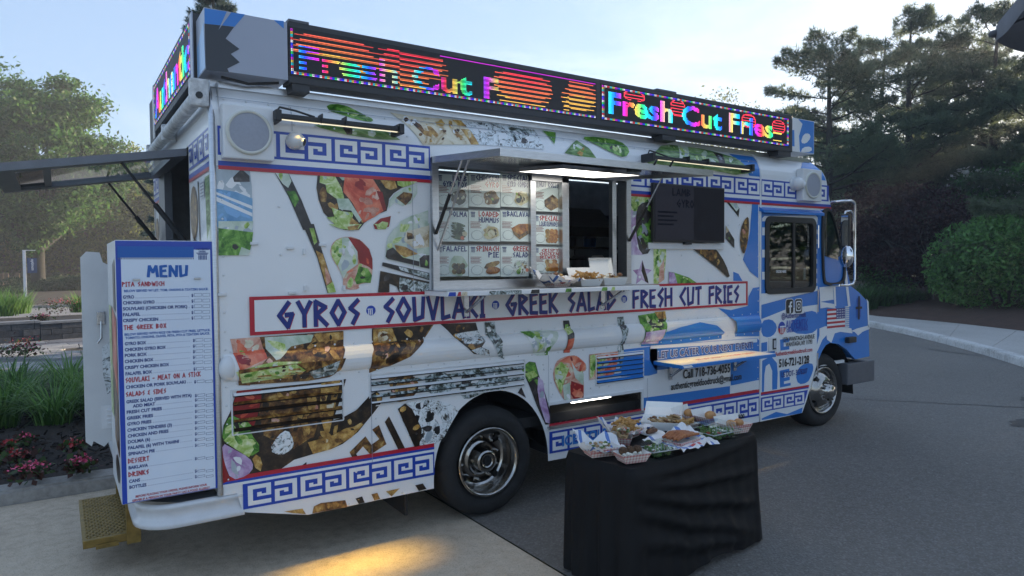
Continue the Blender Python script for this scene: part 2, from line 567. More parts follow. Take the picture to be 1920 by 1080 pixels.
LEAF = food('leek_print', ['#1f3a17', '#4d7634', '#8cab70', '#c4d1b6'], 5.95, dist=0.5, stretch=(1, 1, 4, 0.9))
GREY_T = food('grey_table_print', ['#8b98a2', '#a9b5bd', '#c2cbd2'], 4.25)
BLUEGRAD = food('blue_cloth_print', ['#4f88b8', '#79a8cc', '#a6c4da'], 3.4, dist=0.2)
OLIVE = food('olive_print', ['#0a0a0b', '#1b1a1c', '#3a3637', '#6a6262'], 8.5)

# ------------------------------------------------------------------ the truck
TW = 2.55                                     # width of the body
truck = tag(empty('food_truck', (0, 0, 0)), 'white and blue wrapped step van food truck with rooftop light signs and open serving hatch', 'food truck')

RZ0, RZ1, RB = 1.085, 1.235, 0.038            # rub rail
def bulge(x, z):
    y = 0.0
    if RZ0 < z < RZ1 and 0.03 < x < 4.555:
        t = (z - (RZ0 + RZ1) / 2) / ((RZ1 - RZ0) / 2)
        e = min(1.0, max(0.0, (x - 0.03) / 0.06)) ** 0.5
        y -= RB * math.sqrt(max(0, 1 - t * t)) * e
    if z > 2.5:
        y += 0.11 * ((z - 2.5) / 0.2) ** 2
    return y
LEV = [RZ0 + (RZ1 - RZ0) * (0.5 - 0.5 * math.cos(math.pi * i / 10)) for i in range(11)] + [2.5, 2.54, 2.58, 2.62, 2.66, 2.70, 2.74]
def clip(pl, z, keep_above):
    out = []
    for i in range(len(pl)):
        a, b = pl[i], pl[(i + 1) % len(pl)]
        ia = (a[1] >= z) if keep_above else (a[1] <= z)
        ib = (b[1] >= z) if keep_above else (b[1] <= z)
        if ia: out.append(a)
        if ia != ib:
            t = (z - a[1]) / (b[1] - a[1])
            out.append((a[0] + t * (b[0] - a[0]), z))
    return out
def side_conv(mb, pl, m, off):
    """one convex piece (x, z) laid on the side of the body, following the rail and the roof cove"""
    z0, z1 = min(p[1] for p in pl), max(p[1] for p in pl)
    lv = [z for z in LEV if z0 < z < z1]
    ed = [-1e9] + lv + [1e9]
    for a, b in zip(ed[:-1], ed[1:]):
        q = pl
        if a > -1e8: q = clip(q, a, True)
        if len(q) > 2 and b < 1e8: q = clip(q, b, False)
        if len(q) > 2:
            mb.add([(x, bulge(x, z) - off, z) for x, z in q], [list(range(len(q)))], m)
def side_poly(mb, pts, m, layer=0):
    v = [Vector((x, z, 0)) for x, z in pts]
    for t in tessellate_polygon([v]):
        side_conv(mb, [pts[i] for i in t], m, 0.0022 + 0.0011 * layer)
def SP(mb, k, pts, m, layer=0):
    side_poly(mb, SS(k, pts), m, layer)
def side_rect(mb, x0, x1, z0, z1, m, layer=0):
    side_conv(mb, [(x0, z0), (x1, z0), (x1, z1), (x0, z1)], m, 0.0022 + 0.0011 * layer)
def side_text(mb, s, x, z, h, m, layer=6, width=None, greek=False, bold=0.02, th=0.17, align=0.0):
    put_text(mb, s, (x, -(0.0022 + 0.0011 * layer), z), (1, 0, 0), (0, 0, 1), h, m, width, greek, bold, th, n=(0, -1, 0), align=align)
def smooth_loop(pts, it=2):
    for _ in range(it):
        out = []
        for i in range(len(pts)):
            a, b = pts[i], pts[(i + 1) % len(pts)]
            out += [(a[0] * .75 + b[0] * .25, a[1] * .75 + b[1] * .25), (a[0] * .25 + b[0] * .75, a[1] * .25 + b[1] * .75)]
        pts = out
    return pts

# -- openings in the side
WX0, WX1, WZ0, WZ1 = 1.30, 2.955, 1.555, 2.36           # serving window
IX0, IX1 = 2.205, 3.10                                   # drinks bin
ICE = [SS('D', [(850, 938)])[0], SS('D', [(1445, 852)])[0], SS('D', [(1445, 992)])[0], SS('D', [(838, 1075)])[0]]
IZ0, IZ1 = 0.545, 0.70
ACX, AR, ATOP = 1.735, 0.455, 0.855                      # rear wheel arch
def arch_z(x):
    t = (x - ACX) / AR
    return 0.33 + (ATOP - 0.33) * math.sqrt(max(0.0, 1 - t * t)) if abs(t) < 1 else None
def low_z(x):
    """lower edge of the side skirt"""
    if x < 0.115: return 0.475
    if x < 0.47: return 0.366 - 0.09 * (x - 0.115) / 0.355
    if x < ACX: return 0.276
    return 0.300 - 0.016 * (x - 2.2)
def side_panel():
    mb = MB()
    xs = {0.0, 0.115, 0.1151, 0.47, WX0, WX1, IX0, IX1, 4.57}
    xs |= {ACX + AR * math.sin(-math.pi / 2 + math.pi * i / 28) for i in range(29)}
    xs |= {0.03 + 0.06 * i / 5 for i in range(6)}
    xs = sorted(xs)
    zz = sorted(set(LEV) | {WZ0, WZ1, IZ0, IZ1, 0.9})
    zz = [z for z in zz if z <= 2.70]
    for x0, x1 in zip(xs[:-1], xs[1:]):
        xm = (x0 + x1) / 2
        az = arch_z(xm)
        def bot(x):
            if az is not None:
                t = min(1, max(-1, (x - ACX) / AR))
                return 0.33 + (ATOP - 0.33) * math.sqrt(max(0.0, 1 - t * t))
            return low_z(xm if x1 - x0 < 0.01 else x)
        b0, b1 = bot(x0), bot(x1)
        lv = [None] + [z for z in zz if z > max(b0, b1) + 1e-4]
        for za, zb in zip(lv[:-1], lv[1:]):
            a0, a1 = (b0, b1) if za is None else (za, za)
            zm = ((a0 + a1) / 2 + zb) / 2
            if WX0 < xm < WX1 and WZ0 < zm < WZ1: continue
            if IX0 < xm < IX1 and IZ0 < zm < IZ1: continue
            mb.add([(x0, bulge(x0, a0), a0), (x1, bulge(x1, a1), a1), (x1, bulge(x1, zb), zb), (x0, bulge(x0, zb), zb)], [(0, 1, 2, 3)], WHITE)
    # inner skin
    for (x0, x1, z0, z1) in ((0, 4.57, 2.36, 2.68), (0, WX0, 0.9, 2.36), (WX1, 4.57, 0.9, 2.36), (WX0, WX1, 0.9, WZ0), (0.12, 1.28, 0.36, 0.9), (3.1, 4.57, 0.34, 0.9), (2.2, 3.1, 0.34, 0.54)):
        mb.add([(x0, 0.04, z0), (x1, 0.04, z0), (x1, 0.04 if z1 < 2.6 else 0.12, z1), (x0, 0.04 if z1 < 2.6 else 0.12, z1)], [(3, 2, 1, 0)], UNDER)
    return mb.build('side_panel', truck)
side = side_panel()

# -- greek key bands
def key_cells(mb, x0, z0, x1, z1, n, layer, zfun=None, first=0, xa=None, xb=None):
    """a meander frieze: navy ground, white spirals, alternately turned"""
    E_ = [0, 1.5, 2.4, 3.7, 4.6, 6.1]
    T_ = 6.1
    cw = (x1 - x0) / n
    for i in range(n):
        ox = x0 + i * cw + cw * 0.07
        w = cw * 0.86
        # white pieces of the spiral (u0,u1,v0,v1), v up
        pcs = [(0, T_, 0, 1.3), (0, 1.3, 1.3, T_), (1.3, T_, T_ - 1.3, T_), (T_ - 1.3, T_, 2.4, T_ - 1.3),
               (2.4, T_ - 1.3, 2.4, 3.1), (2.4, 3.6, 3.1, 3.7)]
        for (u0, u1, v0, v1) in pcs:
            if (i + first) % 2: u0, u1, v0, v1 = T_ - u1, T_ - u0, T_ - v1, T_ - v0
            a, b = ox + w * u0 / T_, ox + w * u1 / T_
            if xa is not None and b < xa: continue
            if xb is not None and a > xb: continue
            if xa is not None: a = max(a, xa)
            if xb is not None: b = min(b, xb)
            q = []
            for (x, v) in ((a, v0), (b, v0), (b, v1), (a, v1)):
                lo, hi = (z0, z1) if zfun is None else zfun(x)
                q.append((x, lo + (hi - lo) * v / T_))
            side_conv(mb, q, WHITE, 0.0022 + 0.0011 * layer)
# upper frieze: navy band 2.29..2.45, white and navy lines, red stripe below
UX1 = 4.57
for (xa, xb, nk, fi) in ((0.03, WX0 - 0.02, 8, 0), (WX1 + 0.02, UX1, 9, 1)):
    mb = MB()
    for (za, zb, m_, ly) in ((2.298, 2.452, NAVY, 2), (2.262, 2.298, WHITE, 2), (2.243, 2.268, NAVY, 3), (2.223, 2.243, RED, 3)):
        side_rect(mb, xa, xb, za, zb, m_, ly)
    key_cells(mb, xa, 2.312, xb, 2.437, nk, 4, first=fi)
    mb.build('greek_key_frieze', side)
# lower frieze
def lowband(x):            # lower and upper edge of the navy band
    return (0.382 - 0.0135 * x, 0.531 - 0.0045 * x)
def lowstrip(mb, x0, x1, f0, f1, m, layer):
    def at(x, f):
        lo, hi = lowband(x); return lo + (hi - lo) * f
    side_conv(mb, [(x0, at(x0, f0)), (x1, at(x1, f0)), (x1, at(x1, f1)), (x0, at(x0, f1))], m, 0.0022 + 0.0011 * layer)
for (xa, xb, n, fi) in ((0.118, 1.283, 8, 0), (2.2, 4.565, 15, 1)):
    mb = MB()
    lowstrip(mb, xa, xb, 0.0, 0.93, NAVY, 2)
    lowstrip(mb, xa if xa > 1 else 0.0, xb, 0.93, 1.03, WHITE, 2)
    lowstrip(mb, xa if xa > 1 else 0.0, xb, 1.03, 1.12, NAVY, 3)
    lowstrip(mb, xa if xa > 1 else 0.0, xb, 1.12, 1.27, RED, 3)
    key_cells(mb, xa + 0.015, 0, xb, 0, n, 4, zfun=lambda x: (lowband(x)[0] + 0.10 * (lowband(x)[1] - lowband(x)[0]), lowband(x)[0] + 0.84 * (lowband(x)[1] - lowband(x)[0])), first=fi)
    if fi:
        side_text(mb, 'ICE COLD DRINKS', 2.31, 0.392, 0.075, BLUE, 8, bold=0.03)
        side_text(mb, 'GVWR-19,500', 4.02, 0.328, 0.040, BLACK, 8, bold=0.03)
    mb.build('greek_key_skirt', side)

# -- printed food photographs, each a cut-out shape of the wrap
ALT = {MEAT: [MEAT_D, MEAT_T, MEAT_T, MEAT_D, TOM_P], MEAT_D: [MEAT, MEAT, OLIVE, MEAT_T], MEAT_T: [MEAT, PITA, MEAT_D], LETT: [PALEG, LETT_D, PALEG, LETT_D], LETT_D: [LETT, LETT, OLIVE],
       PALEG: [LETT, WHITE, GREY_T, LETT], TOM: [TOM_P, TOM_P, TOM_D], TOM_D: [TOM, TOM], TOM_P: [TOM, PITA, TOM_P, LETT], ONION: [WHITE, ONION, GREY_T], FETA: [WHITE, OLIVE, WHITE, GREY_T], HERB: [WHITE, OLIVE, GREY_T, WHITE],
       PITA: [MEAT_T, MEAT, WHITE], LEAF: [LETT, LETT_D, PALEG], OLIVE: [MEAT_D, GREYP, LETT_D, MEAT_D], GREY_T: [WHITE], BLUEGRAD: [BLUE_L]}
def inside(q, x, z):
    c = False
    for i in range(len(q)):
        (x0, z0), (x1, z1) = q[i], q[i - 1]
        if (z0 > z) != (z1 > z) and x < (x1 - x0) * (z - z0) / (z1 - z0) + x0: c = not c
    return c
def morsels(mb, q, m, layer, seed):
    """smaller pieces of food inside one printed shape"""
    if m not in ALT: return
    rg = random.Random(seed)
    xa, xb, za, zb = min(p[0] for p in q), max(p[0] for p in q), min(p[1] for p in q), max(p[1] for p in q)
    ar = abs(sum(q[i - 1][0] * q[i][1] - q[i][0] * q[i - 1][1] for i in range(len(q)))) / 2
    n = min(46, int(ar / 0.0011))
    for k in range(n):
        cx, cz = rg.uniform(xa, xb), rg.uniform(za, zb)
        r = rg.uniform(0.006, 0.026) * min(1.0, (ar / 0.02) ** 0.5 + 0.35)
        a0, el = rg.uniform(0, 3.14), rg.uniform(1.0, 2.8)
        nb = rg.randrange(6, 10)
        pts = []
        for j in range(nb):
            a = 2 * math.pi * j / nb; rr = r * rg.uniform(0.65, 1.25)
            u, v = rr * math.cos(a) * el, rr * math.sin(a)
            pts.append((cx + u * math.cos(a0) - v * math.sin(a0), cz + u * math.sin(a0) + v * math.cos(a0)))
        if all(inside(q, x, z) for x, z in pts):
            side_poly(mb, pts, rg.choice(ALT[m]), layer + 0.05 + 0.009 * k)
def print_(name, items, parent=side):
    """shapes that touch make one print; shapes apart from one another are prints of their own"""
    its = [(SS(k, pts), m) for k, pts, m in items]
    bb = [(min(p[0] for p in q), max(p[0] for p in q), min(p[1] for p in q), max(p[1] for p in q)) for q, _ in its]
    grp = list(range(len(its)))
    for i in range(len(its)):
        for j in range(i):
            a, b = bb[i], bb[j]
            if a[0] < b[1] and b[0] < a[1] and a[2] < b[3] and b[2] < a[3] and grp[i] != grp[j]:
                g0, g1 = grp[i], grp[j]
                grp = [g1 if g == g0 else g for g in grp]
    for g in sorted(set(grp)):
        mb = MB()
        for i, (q, m) in enumerate(its):
            if grp[i] == g:
                side_poly(mb, q, m, 1 + i * 0.55)
                morsels(mb, q, m, 1 + i * 0.55, i * 31 + len(name))
        mb.build(name, parent)
print_('table_scene_print', [
    ('A', [(95, 600), (350, 625), (368, 760), (373, 1080), (373, 1160), (95, 1160)], GREY_T),
    ('A', [(225, 690), (290, 627), (350, 680), (352, 725), (235, 725)], OLIVE),
    ('A', [(97, 775), (250, 800), (372, 850), (373, 1085), (97, 1060)], BLUEGRAD),
    ('A', [(99, 835), (370, 958), (371, 985), (99, 868)], WHITE),
    ('A', [(99, 800), (370, 905), (370, 930), (99, 818)], WHITE),
    ('B', [(35, -20), (285, -20), (258, 226), (35, 226)], PALEG),
    ('B', [(35, 30), (285, 60), (275, 140), (262, 190), (200, 165), (35, 100)], LETT_D),
    ('B', [(36, 72), (70, 75), (100, 110), (200, 165), (180, 226), (36, 226)], LETT_D)])
print_('diagonal_vegetable_print', [
    ('A', [(530, 640), (635, 642), (740, 860), (830, 1085), (752, 1085), (640, 830)], OLIVE),
    ('A', [(532, 642), (635, 643), (665, 720), (640, 770), (600, 740)], PALEG),
    ('A', [(628, 795), (690, 790), (722, 860), (690, 915), (660, 860)], LETT_D),
    ('B', [(640, 0), (722, 0), (780, 190), (880, 490), (820, 497), (745, 240)], OLIVE),
    ('B', [(690, 30), (722, 30), (745, 130), (725, 150)], LETT),
    ('B', [(735, 190), (785, 215), (842, 390), (855, 420), (810, 440)], MEAT_T),
    ('B', [(800, 310), (840, 370), (842, 410), (812, 445)], TOM_P),
    ('B', [(812, 445), (858, 415), (880, 490), (822, 496)], LETT)])
print_('tomato_slice_print', [
    ('A', [(862, 662), (1610, 716), (1575, 742), (1490, 770), (1430, 810), (1397, 850), (1390, 900), (1378, 942), (1290, 975), (1212, 1032), (1170, 1085), (1060, 1085), (985, 1040), (905, 955), (868, 860), (852, 770)], MEAT_D),
    ('A', [(880, 668), (990, 680), (1040, 770), (1060, 850), (1000, 850), (930, 800), (920, 745), (875, 730)], LETT),
    ('A', [(1010, 675), (1110, 682), (1090, 715), (1045, 712)], PALEG),
    ('A', [(1062, 690), (1270, 696), (1330, 790), (1372, 930), (1290, 985), (1205, 1030), (1160, 960), (1120, 880), (1052, 800)], TOM),
    ('A', [(1300, 790), (1345, 800), (1375, 930), (1352, 942)], TOM_D),
    ('A', [(1330, 712), (1440, 718), (1455, 770), (1405, 785), (1370, 770)], MEAT_T),
    ('A', [(1455, 720), (1605, 722), (1575, 742), (1500, 765), (1460, 750)], LETT),
    ('A', [(925, 990), (985, 985), (962, 915), (1040, 945), (1128, 955), (1110, 1035), (1062, 1083), (1000, 1050)], LETT),
    ('A', [(1000, 850), (1090, 850), (1190, 1010), (1170, 1030), (1110, 940), (1020, 930)], PALEG),
    ('A', [(1110, 990), (1165, 1035), (1170, 1083), (1085, 1083)], MEAT_T)])
print_('mushroom_print', [
    ('A', [(1608, 745), (1608, 810), (1560, 885), (1495, 905), (1440, 880), (1392, 925), (1400, 860), (1440, 812), (1520, 770)], PALEG),
    ('A', [(1448, 845), (1505, 800), (1575, 812), (1560, 860), (1520, 900)], MEAT),
    ('A', [(1278, 1045), (1330, 1000), (1410, 980), (1395, 1060), (1340, 1080), (1290, 1078)], TOM_D),
    ('A', [(1300, 1050), (1345, 1020), (1390, 1030), (1370, 1080), (1310, 1080)], LETT),
    ('A', [(1440, 1080), (1480, 1020), (1560, 980), (1688, 938), (1688, 1085)], PALEG),
    ('B', [(1350, -4), (1552, -4), (1552, 328), (1238, 250), (1240, 180), (1252, 100), (1290, 40)], PALEG),
    ('B', [(1385, 55), (1550, 10), (1550, 165), (1440, 180), (1370, 120)], PITA),
    ('B', [(1300, 150), (1380, 165), (1470, 215), (1380, 240), (1320, 210)], MEAT_T),
    ('B', [(1236, 235), (1245, 190), (1290, 168), (1330, 210), (1360, 240), (1480, 270), (1480, 305), (1250, 250)], OLIVE),
    ('B', [(1480, 250), (1510, 225), (1551, 225), (1551, 322), (1485, 308)], OLIVE),
    ('B', [(825, 2), (1065, 2), (1040, 35), (1000, 46), (905, 32)], LETT),
    ('B', [(960, 20), (1050, 5), (1030, 40), (970, 46)], MEAT_T),
    ('B', [(1150, 0), (1255, 0), (1240, 32), (1180, 20)], LETT)])
print_('wrap_letter_print', [
    ('B', smooth_loop([(930, 92), (1010, 92), (1095, 140), (1142, 235), (1147, 330), (1130, 425), (1085, 424), (1040, 440), (1055, 468), (960, 476), (930, 440), (935, 395), (900, 320), (848, 240), (838, 175), (870, 120)], 1), TOM_P),
    ('B', [(848, 165), (880, 120), (925, 100), (935, 200), (920, 265), (890, 300), (850, 230)], LETT),
    ('B', [(925, 97), (975, 97), (1035, 190), (1038, 290), (960, 345), (935, 395), (895, 300), (925, 220)], PALEG),
    ('B', [(968, 96), (1050, 112), (1120, 180), (1143, 250), (1144, 330), (1110, 305), (1050, 280), (1036, 200)], TOM_D),
    ('B', [(1015, 400), (1050, 305), (1110, 320), (1140, 370), (1130, 424), (1080, 422), (1030, 435)], LETT_D),
    ('B', [(1200, 338), (1552, 415), (1552, 488), (1335, 490), (1318, 450), (1265, 428), (1265, 491), (1183, 493)], MEAT_D),
    ('B', [(1340, 385), (1552, 430), (1552, 488), (1338, 488), (1335, 440)], HERB),
    ('B', [(1216, 275), (1552, 352), (1552, 404), (1211, 300)], OLIVE),
    ('B', [(1330, 305), (1552, 356), (1552, 398), (1340, 330)], HERB)])
print_('gyro_platter_print', [
    ('B', [(330, 813), (935, 768), (936, 905), (905, 1000), (880, 1072), (380, 1090), (180, 1052)], MEAT),
    ('B', [(120, 828), (332, 812), (378, 960), (330, 1010), (182, 1052), (150, 955)], TOM_P),
    ('B', [(140, 930), (365, 900), (378, 962), (182, 1052)], TOM),
    ('B', [(368, 815), (600, 802), (720, 796), (700, 850), (560, 880), (470, 965), (440, 975), (375, 895)], PALEG),
    ('B', [(150, 1060), (320, 1010), (430, 985), (620, 985), (560, 1075), (180, 1110)], LETT),
    ('B', [(720, 795), (935, 775), (935, 830), (760, 850)], MEAT_T),
    ('C', [(140, 165), (775, 95), (750, 165), (720, 196), (690, 212), (560, 235), (150, 262)], MEAT),
    ('C', [(145, 190), (480, 130), (540, 170), (420, 215), (170, 250)], LETT),
    ('C', [(560, 180), (740, 110), (720, 195), (600, 220)], HERB)])
print_('kebab_plate_print', [
    ('C', [(140, 290), (790, 224), (760, 330), (712, 470), (775, 450), (850, 410), (935, 318), (970, 298), (1005, 320), (1000, 365), (950, 430), (860, 540), (770, 610), (700, 642), (590, 672), (480, 705), (385, 772), (60, 832), (42, 850), (45, 620), (60, 500), (100, 420)], MEAT_D),
    ('C', [(310, 300), (640, 260), (640, 420), (600, 560), (480, 640), (300, 560), (270, 420)], MEAT),
    ('C', [(140, 290), (285, 285), (285, 340), (265, 430), (240, 505), (195, 480), (102, 430)], TOM_D),
    ('C', [(145, 208), (215, 235), (218, 262), (150, 262)], TOM_D),
    ('C', [(42, 850), (45, 600), (75, 760), (105, 825)], TOM_D),
    ('C', smooth_loop([(55, 520), (100, 435), (150, 460), (228, 490), (215, 540), (290, 640), (212, 692), (130, 640), (52, 588)], 1), LETT_D),
    ('C', [(60, 590), (110, 540), (200, 560), (240, 640), (210, 690), (130, 640)], LETT),
    ('C', smooth_loop([(47, 600), (120, 640), (212, 690), (242, 745), (200, 800), (105, 826), (62, 720)], 1), ONION),
    ('C', smooth_loop([(330, 650), (380, 560), (440, 520), (478, 590), (470, 640), (400, 680)], 1), FETA),
    ('C', [(640, 250), (755, 226), (720, 400), (690, 535), (665, 558), (630, 430)], MEAT_T),
    ('C', [(560, 600), (700, 560), (860, 478), (892, 492), (820, 570), (700, 640), (590, 668)], MEAT_T),
    ('C', smooth_loop([(760, 470), (860, 400), (960, 310), (985, 320), (960, 400), (860, 500), (770, 520)], 1), MEAT_D),
    ('C', [(965, 305), (1004, 322), (1000, 360), (975, 370)], MEAT_T)])
print_('roast_print', [
    ('B', [(1140, 752), (1290, 745), (1585, 724), (1500, 850), (1400, 950), (1260, 1020), (1120, 1072), (1125, 940), (1140, 900)], MEAT),
    ('B', [(1290, 747), (1575, 727), (1500, 830), (1330, 840)], MEAT_D),
    ('B', [(1150, 760), (1285, 750), (1320, 840), (1150, 870)], MEAT_T)])
print_('olive_and_feta_print', [
    ('C', smooth_loop([(1030, 222), (1100, 188), (1190, 198), (1228, 260), (1195, 330), (1130, 362), (1045, 355), (1062, 290)], 1), MEAT),
    ('C', smooth_loop([(1262, 215), (1320, 180), (1400, 190), (1440, 250), (1400, 310), (1320, 325), (1260, 290)], 1), HERB),
    ('C', smooth_loop([(1470, 240), (1490, 165), (1570, 148), (1730, 138), (1760, 230), (1740, 290), (1620, 300), (1500, 352), (1465, 310)], 1), HERB),
    ('C', smooth_loop([(1095, 400), (1150, 362), (1250, 340), (1380, 360), (1468, 402), (1420, 480), (1350, 610), (1195, 632)], 1), FETA),
    ('C', [(1097, 402), (1140, 370), (1180, 400), (1240, 520), (1225, 622), (1197, 630)], MEAT_D)])
print_('small_letter_print', [
    ('C', [(810, 660), (905, 565), (940, 615), (988, 582), (945, 525), (985, 498), (1030, 612), (935, 675), (890, 625), (850, 670), (862, 690), (830, 698)], MEAT),
    ('C', [(1020, 480), (1045, 445), (1142, 640), (1102, 648)], MEAT_D),
    ('C', [(508, 752), (553, 718), (555, 744)], MEAT_D),
    ('D', [(612, 850), (636, 812), (668, 885)], OLIVE)])
print_('hem_print', [
    ('C', [(598, 982), (640, 962), (785, 945), (798, 985), (588, 1025)], MEAT),
    ('C', [(420, 1012), (530, 995), (550, 1028), (470, 1022)], MEAT_T),
    ('C', [(845, 935), (885, 922), (900, 960), (865, 968)], MEAT_D),
    ('C', [(940, 910), (975, 901), (992, 938), (957, 946)], MEAT),
    ('C', [(1025, 892), (1108, 874), (1060, 922)], MEAT_T),
    ('C', [(1200, 856), (1245, 845), (1268, 878), (1222, 890)], MEAT_D)])
print_('crumbled_cheese_print', [
    ('D', [(90, 386), (330, 378), (345, 430), (378, 500), (350, 540), (400, 560), (412, 600), (300, 585), (215, 510), (140, 430)], MEAT_D),
    ('D', [(190, 455), (260, 440), (345, 430), (375, 500), (330, 520), (240, 515)], FETA),
    ('D', [(280, 560), (340, 540), (398, 560), (410, 600), (330, 590)], FETA),
    ('D', [(388, 376), (456, 372), (465, 440), (492, 500), (488, 560), (522, 625), (470, 600), (440, 540), (395, 455)], HERB)])
print_('onion_cup_print', [
    ('D', smooth_loop([(628, 438), (870, 422), (868, 480), (820, 545), (816, 597), (716, 602), (680, 510)], 1), PALEG),
    ('D', [(628, 438), (700, 434), (718, 458), (692, 482), (660, 462)], LETT_D),
    ('D', [(790, 545), (820, 530), (815, 596), (795, 598)], LETT_D),
    ('D', [(918, 364), (958, 362), (976, 450), (962, 580), (920, 581), (930, 470)], OLIVE),
    ('D', [(922, 420), (965, 400), (970, 440), (930, 460)], LETT),
    ('D', [(932, 490), (972, 478), (962, 580), (921, 580)], TOM)])
print_('salad_circle_print', [
    ('D', smooth_loop([(885, 625), (950, 600), (1010, 598), (1072, 650), (1078, 700), (1045, 712), (1062, 780), (1058, 902), (940, 920), (880, 830), (848, 740), (860, 670)], 1), TOM_P),
    ('D', [(890, 640), (950, 605), (1010, 602), (1070, 655), (1070, 695), (1000, 720), (960, 650)], TOM),
    ('D', [(862, 690), (905, 640), (960, 690), (930, 760), (905, 860), (865, 770)], LETT),
    ('D', [(975, 640), (1010, 700), (1058, 720), (1055, 800), (1000, 750)], PALEG),
    ('D', [(972, 770), (1055, 800), (1056, 898), (1000, 908), (970, 860)], TOM_D),
    ('D', [(915, 800), (965, 780), (968, 905), (925, 895)], PALEG),
    ('D', [(1095, 592), (1290, 570), (1288, 640), (1262, 720), (1235, 746), (1095, 763)], TOM_P),
    ('D', [(1200, 590), (1285, 575), (1278, 670), (1238, 742), (1200, 735), (1230, 660)], TOM),
    ('D', [(1098, 600), (1130, 590), (1150, 640), (1120, 740), (1098, 755)], LETT)])
print_('cucumber_print', [
    ('D', [(635, 682), (690, 640), (732, 646), (756, 732), (800, 860), (838, 1000), (836, 1062), (800, 1066), (742, 940), (690, 800)], OLIVE),
    ('D', [(636, 684), (690, 642), (730, 648), (750, 730), (690, 780), (668, 742)], LETT_D),
    ('D', [(660, 720), (720, 700), (750, 735), (690, 760)], LETT),
    ('D', [(750, 742), (782, 770), (800, 890), (828, 1010), (826, 1058), (800, 1050), (760, 930), (745, 830)], ONION)])
print_('leek_print', [
    ('D', [(1284, 342), (1326, 336), (1342, 420), (1322, 500), (1332, 600), (1308, 700), (1285, 560), (1300, 480)], HERB),
    ('D', [(1424, 330), (1608, 300), (1616, 350), (1600, 410), (1560, 520), (1440, 526), (1452, 430)], LETT_D),
    ('D', [(1535, 305), (1608, 300), (1615, 350), (1560, 350)], MEAT_T),
    ('D', [(1455, 440), (1590, 420), (1560, 518), (1445, 524)], ONION)])
print_('wrapped_gyro_print', [
    ('F', [(0, 318), (162, 320), (164, 640), (90, 712), (0, 712)], ONION),
    ('F', [(0, 318), (160, 320), (130, 400), (30, 420), (0, 400)], LETT),
    ('F', smooth_loop([(60, 370), (150, 345), (164, 420), (160, 560), (140, 700), (70, 712), (40, 560), (42, 440)], 1), OLIVE),
    ('F', [(118, 500), (160, 430), (162, 620), (135, 650)], LETT_D),
    ('F', [(160, 640), (245, 650), (245, 720), (232, 880), (190, 908), (160, 905)], LETT),
    ('F', [(200, 800), (232, 740), (230, 880), (192, 906)], TOM_P),
    ('F', [(262, 826), (300, 832), (400, 866), (452, 902), (262, 908)], LETT_D),
    ('F', [(262, 826), (300, 835), (320, 905), (262, 908)], ONION),
    ('F', [(0, 716), (158, 714), (158, 908), (0, 912)], WHITE),
    ('F', [(82, 745), (100, 805), (146, 815), (112, 848), (124, 908), (78, 880), (40, 908), (48, 850), (18, 815), (62, 808)], ONION),
    ('F', [(82, 748), (96, 800), (118, 870), (124, 905), (100, 890), (76, 820)], MEAT_D),
    ('F', smooth_loop([(320, 628), (520, 628), (575, 665), (645, 770), (680, 884), (600, 810), (500, 730), (430, 675)], 1), MEAT_D),
    ('F', smooth_loop([(470, 690), (520, 640), (575, 690), (570, 760), (520, 745)], 1), MEAT)])
print_('shallot_print', [
    ('F', [(650, 352), (712, 352), (742, 402), (735, 458), (700, 410)], OLIVE),
    ('F', [(670, 355), (720, 360), (738, 400), (720, 420)], PALEG),
    ('F', [(648, 515), (706, 608), (706, 668), (646, 602)], OLIVE),
    ('F', [(648, 512), (672, 550), (650, 568)], PITA),
    ('F', smooth_loop([(800, 448), (806, 520), (795, 640), (768, 722), (742, 640), (748, 540), (770, 480)], 1), MEAT)])
print_('roof_vegetable_print', [
    ('I', smooth_loop([(468, 770), (600, 758), (740, 850), (815, 893), (780, 915), (650, 885), (560, 850), (480, 825)], 1), LETT_D),
    ('I', [(600, 800), (740, 850), (800, 890), (700, 880)], LEAF),
    ('I', [(350, 935), (550, 945), (640, 950), (800, 955), (930, 1000), (1000, 1050), (840, 1046), (600, 1012), (400, 960)], LEAF),
    ('I', [(560, 948), (640, 950), (640, 1010), (600, 1010)], OLIVE),
    ('I', [(950, 830), (1150, 866), (1470, 884), (1530, 960), (1590, 1085), (1170, 1085), (1110, 1000), (1040, 920)], PITA),
    ('I', [(1420, 884), (1500, 892), (1590, 1085), (1530, 1085)], MEAT_T),
    ('I', [(1490, 893), (1920, 926), (2040, 960), (2080, 1120), (1590, 1085)], FETA),
    ('H', [(0, 475), (160, 502), (80, 552), (0, 570)], HERB),
    ('H', [(205, 500), (280, 512), (246, 585)], LETT_D),
    ('H', [(300, 640), (350, 585), (385, 560), (445, 610), (492, 682)], LEAF),
    ('H', [(370, 640), (420, 600), (400, 660)], MEAT_T),
    ('H', smooth_loop([(415, 540), (520, 535), (650, 560), (688, 620), (650, 668), (580, 640), (490, 585)], 1), LETT_D),
    ('H', [(760, 682), (890, 590), (1010, 575), (1190, 620), (1310, 662), (1382, 752), (1290, 765), (1130, 735), (800, 712)], LEAF),
    ('H', [(1000, 580), (1060, 585), (1010, 700), (960, 690)], PALEG),
    ('H', [(1190, 625), (1240, 640), (1230, 720), (1200, 715)], OLIVE)])
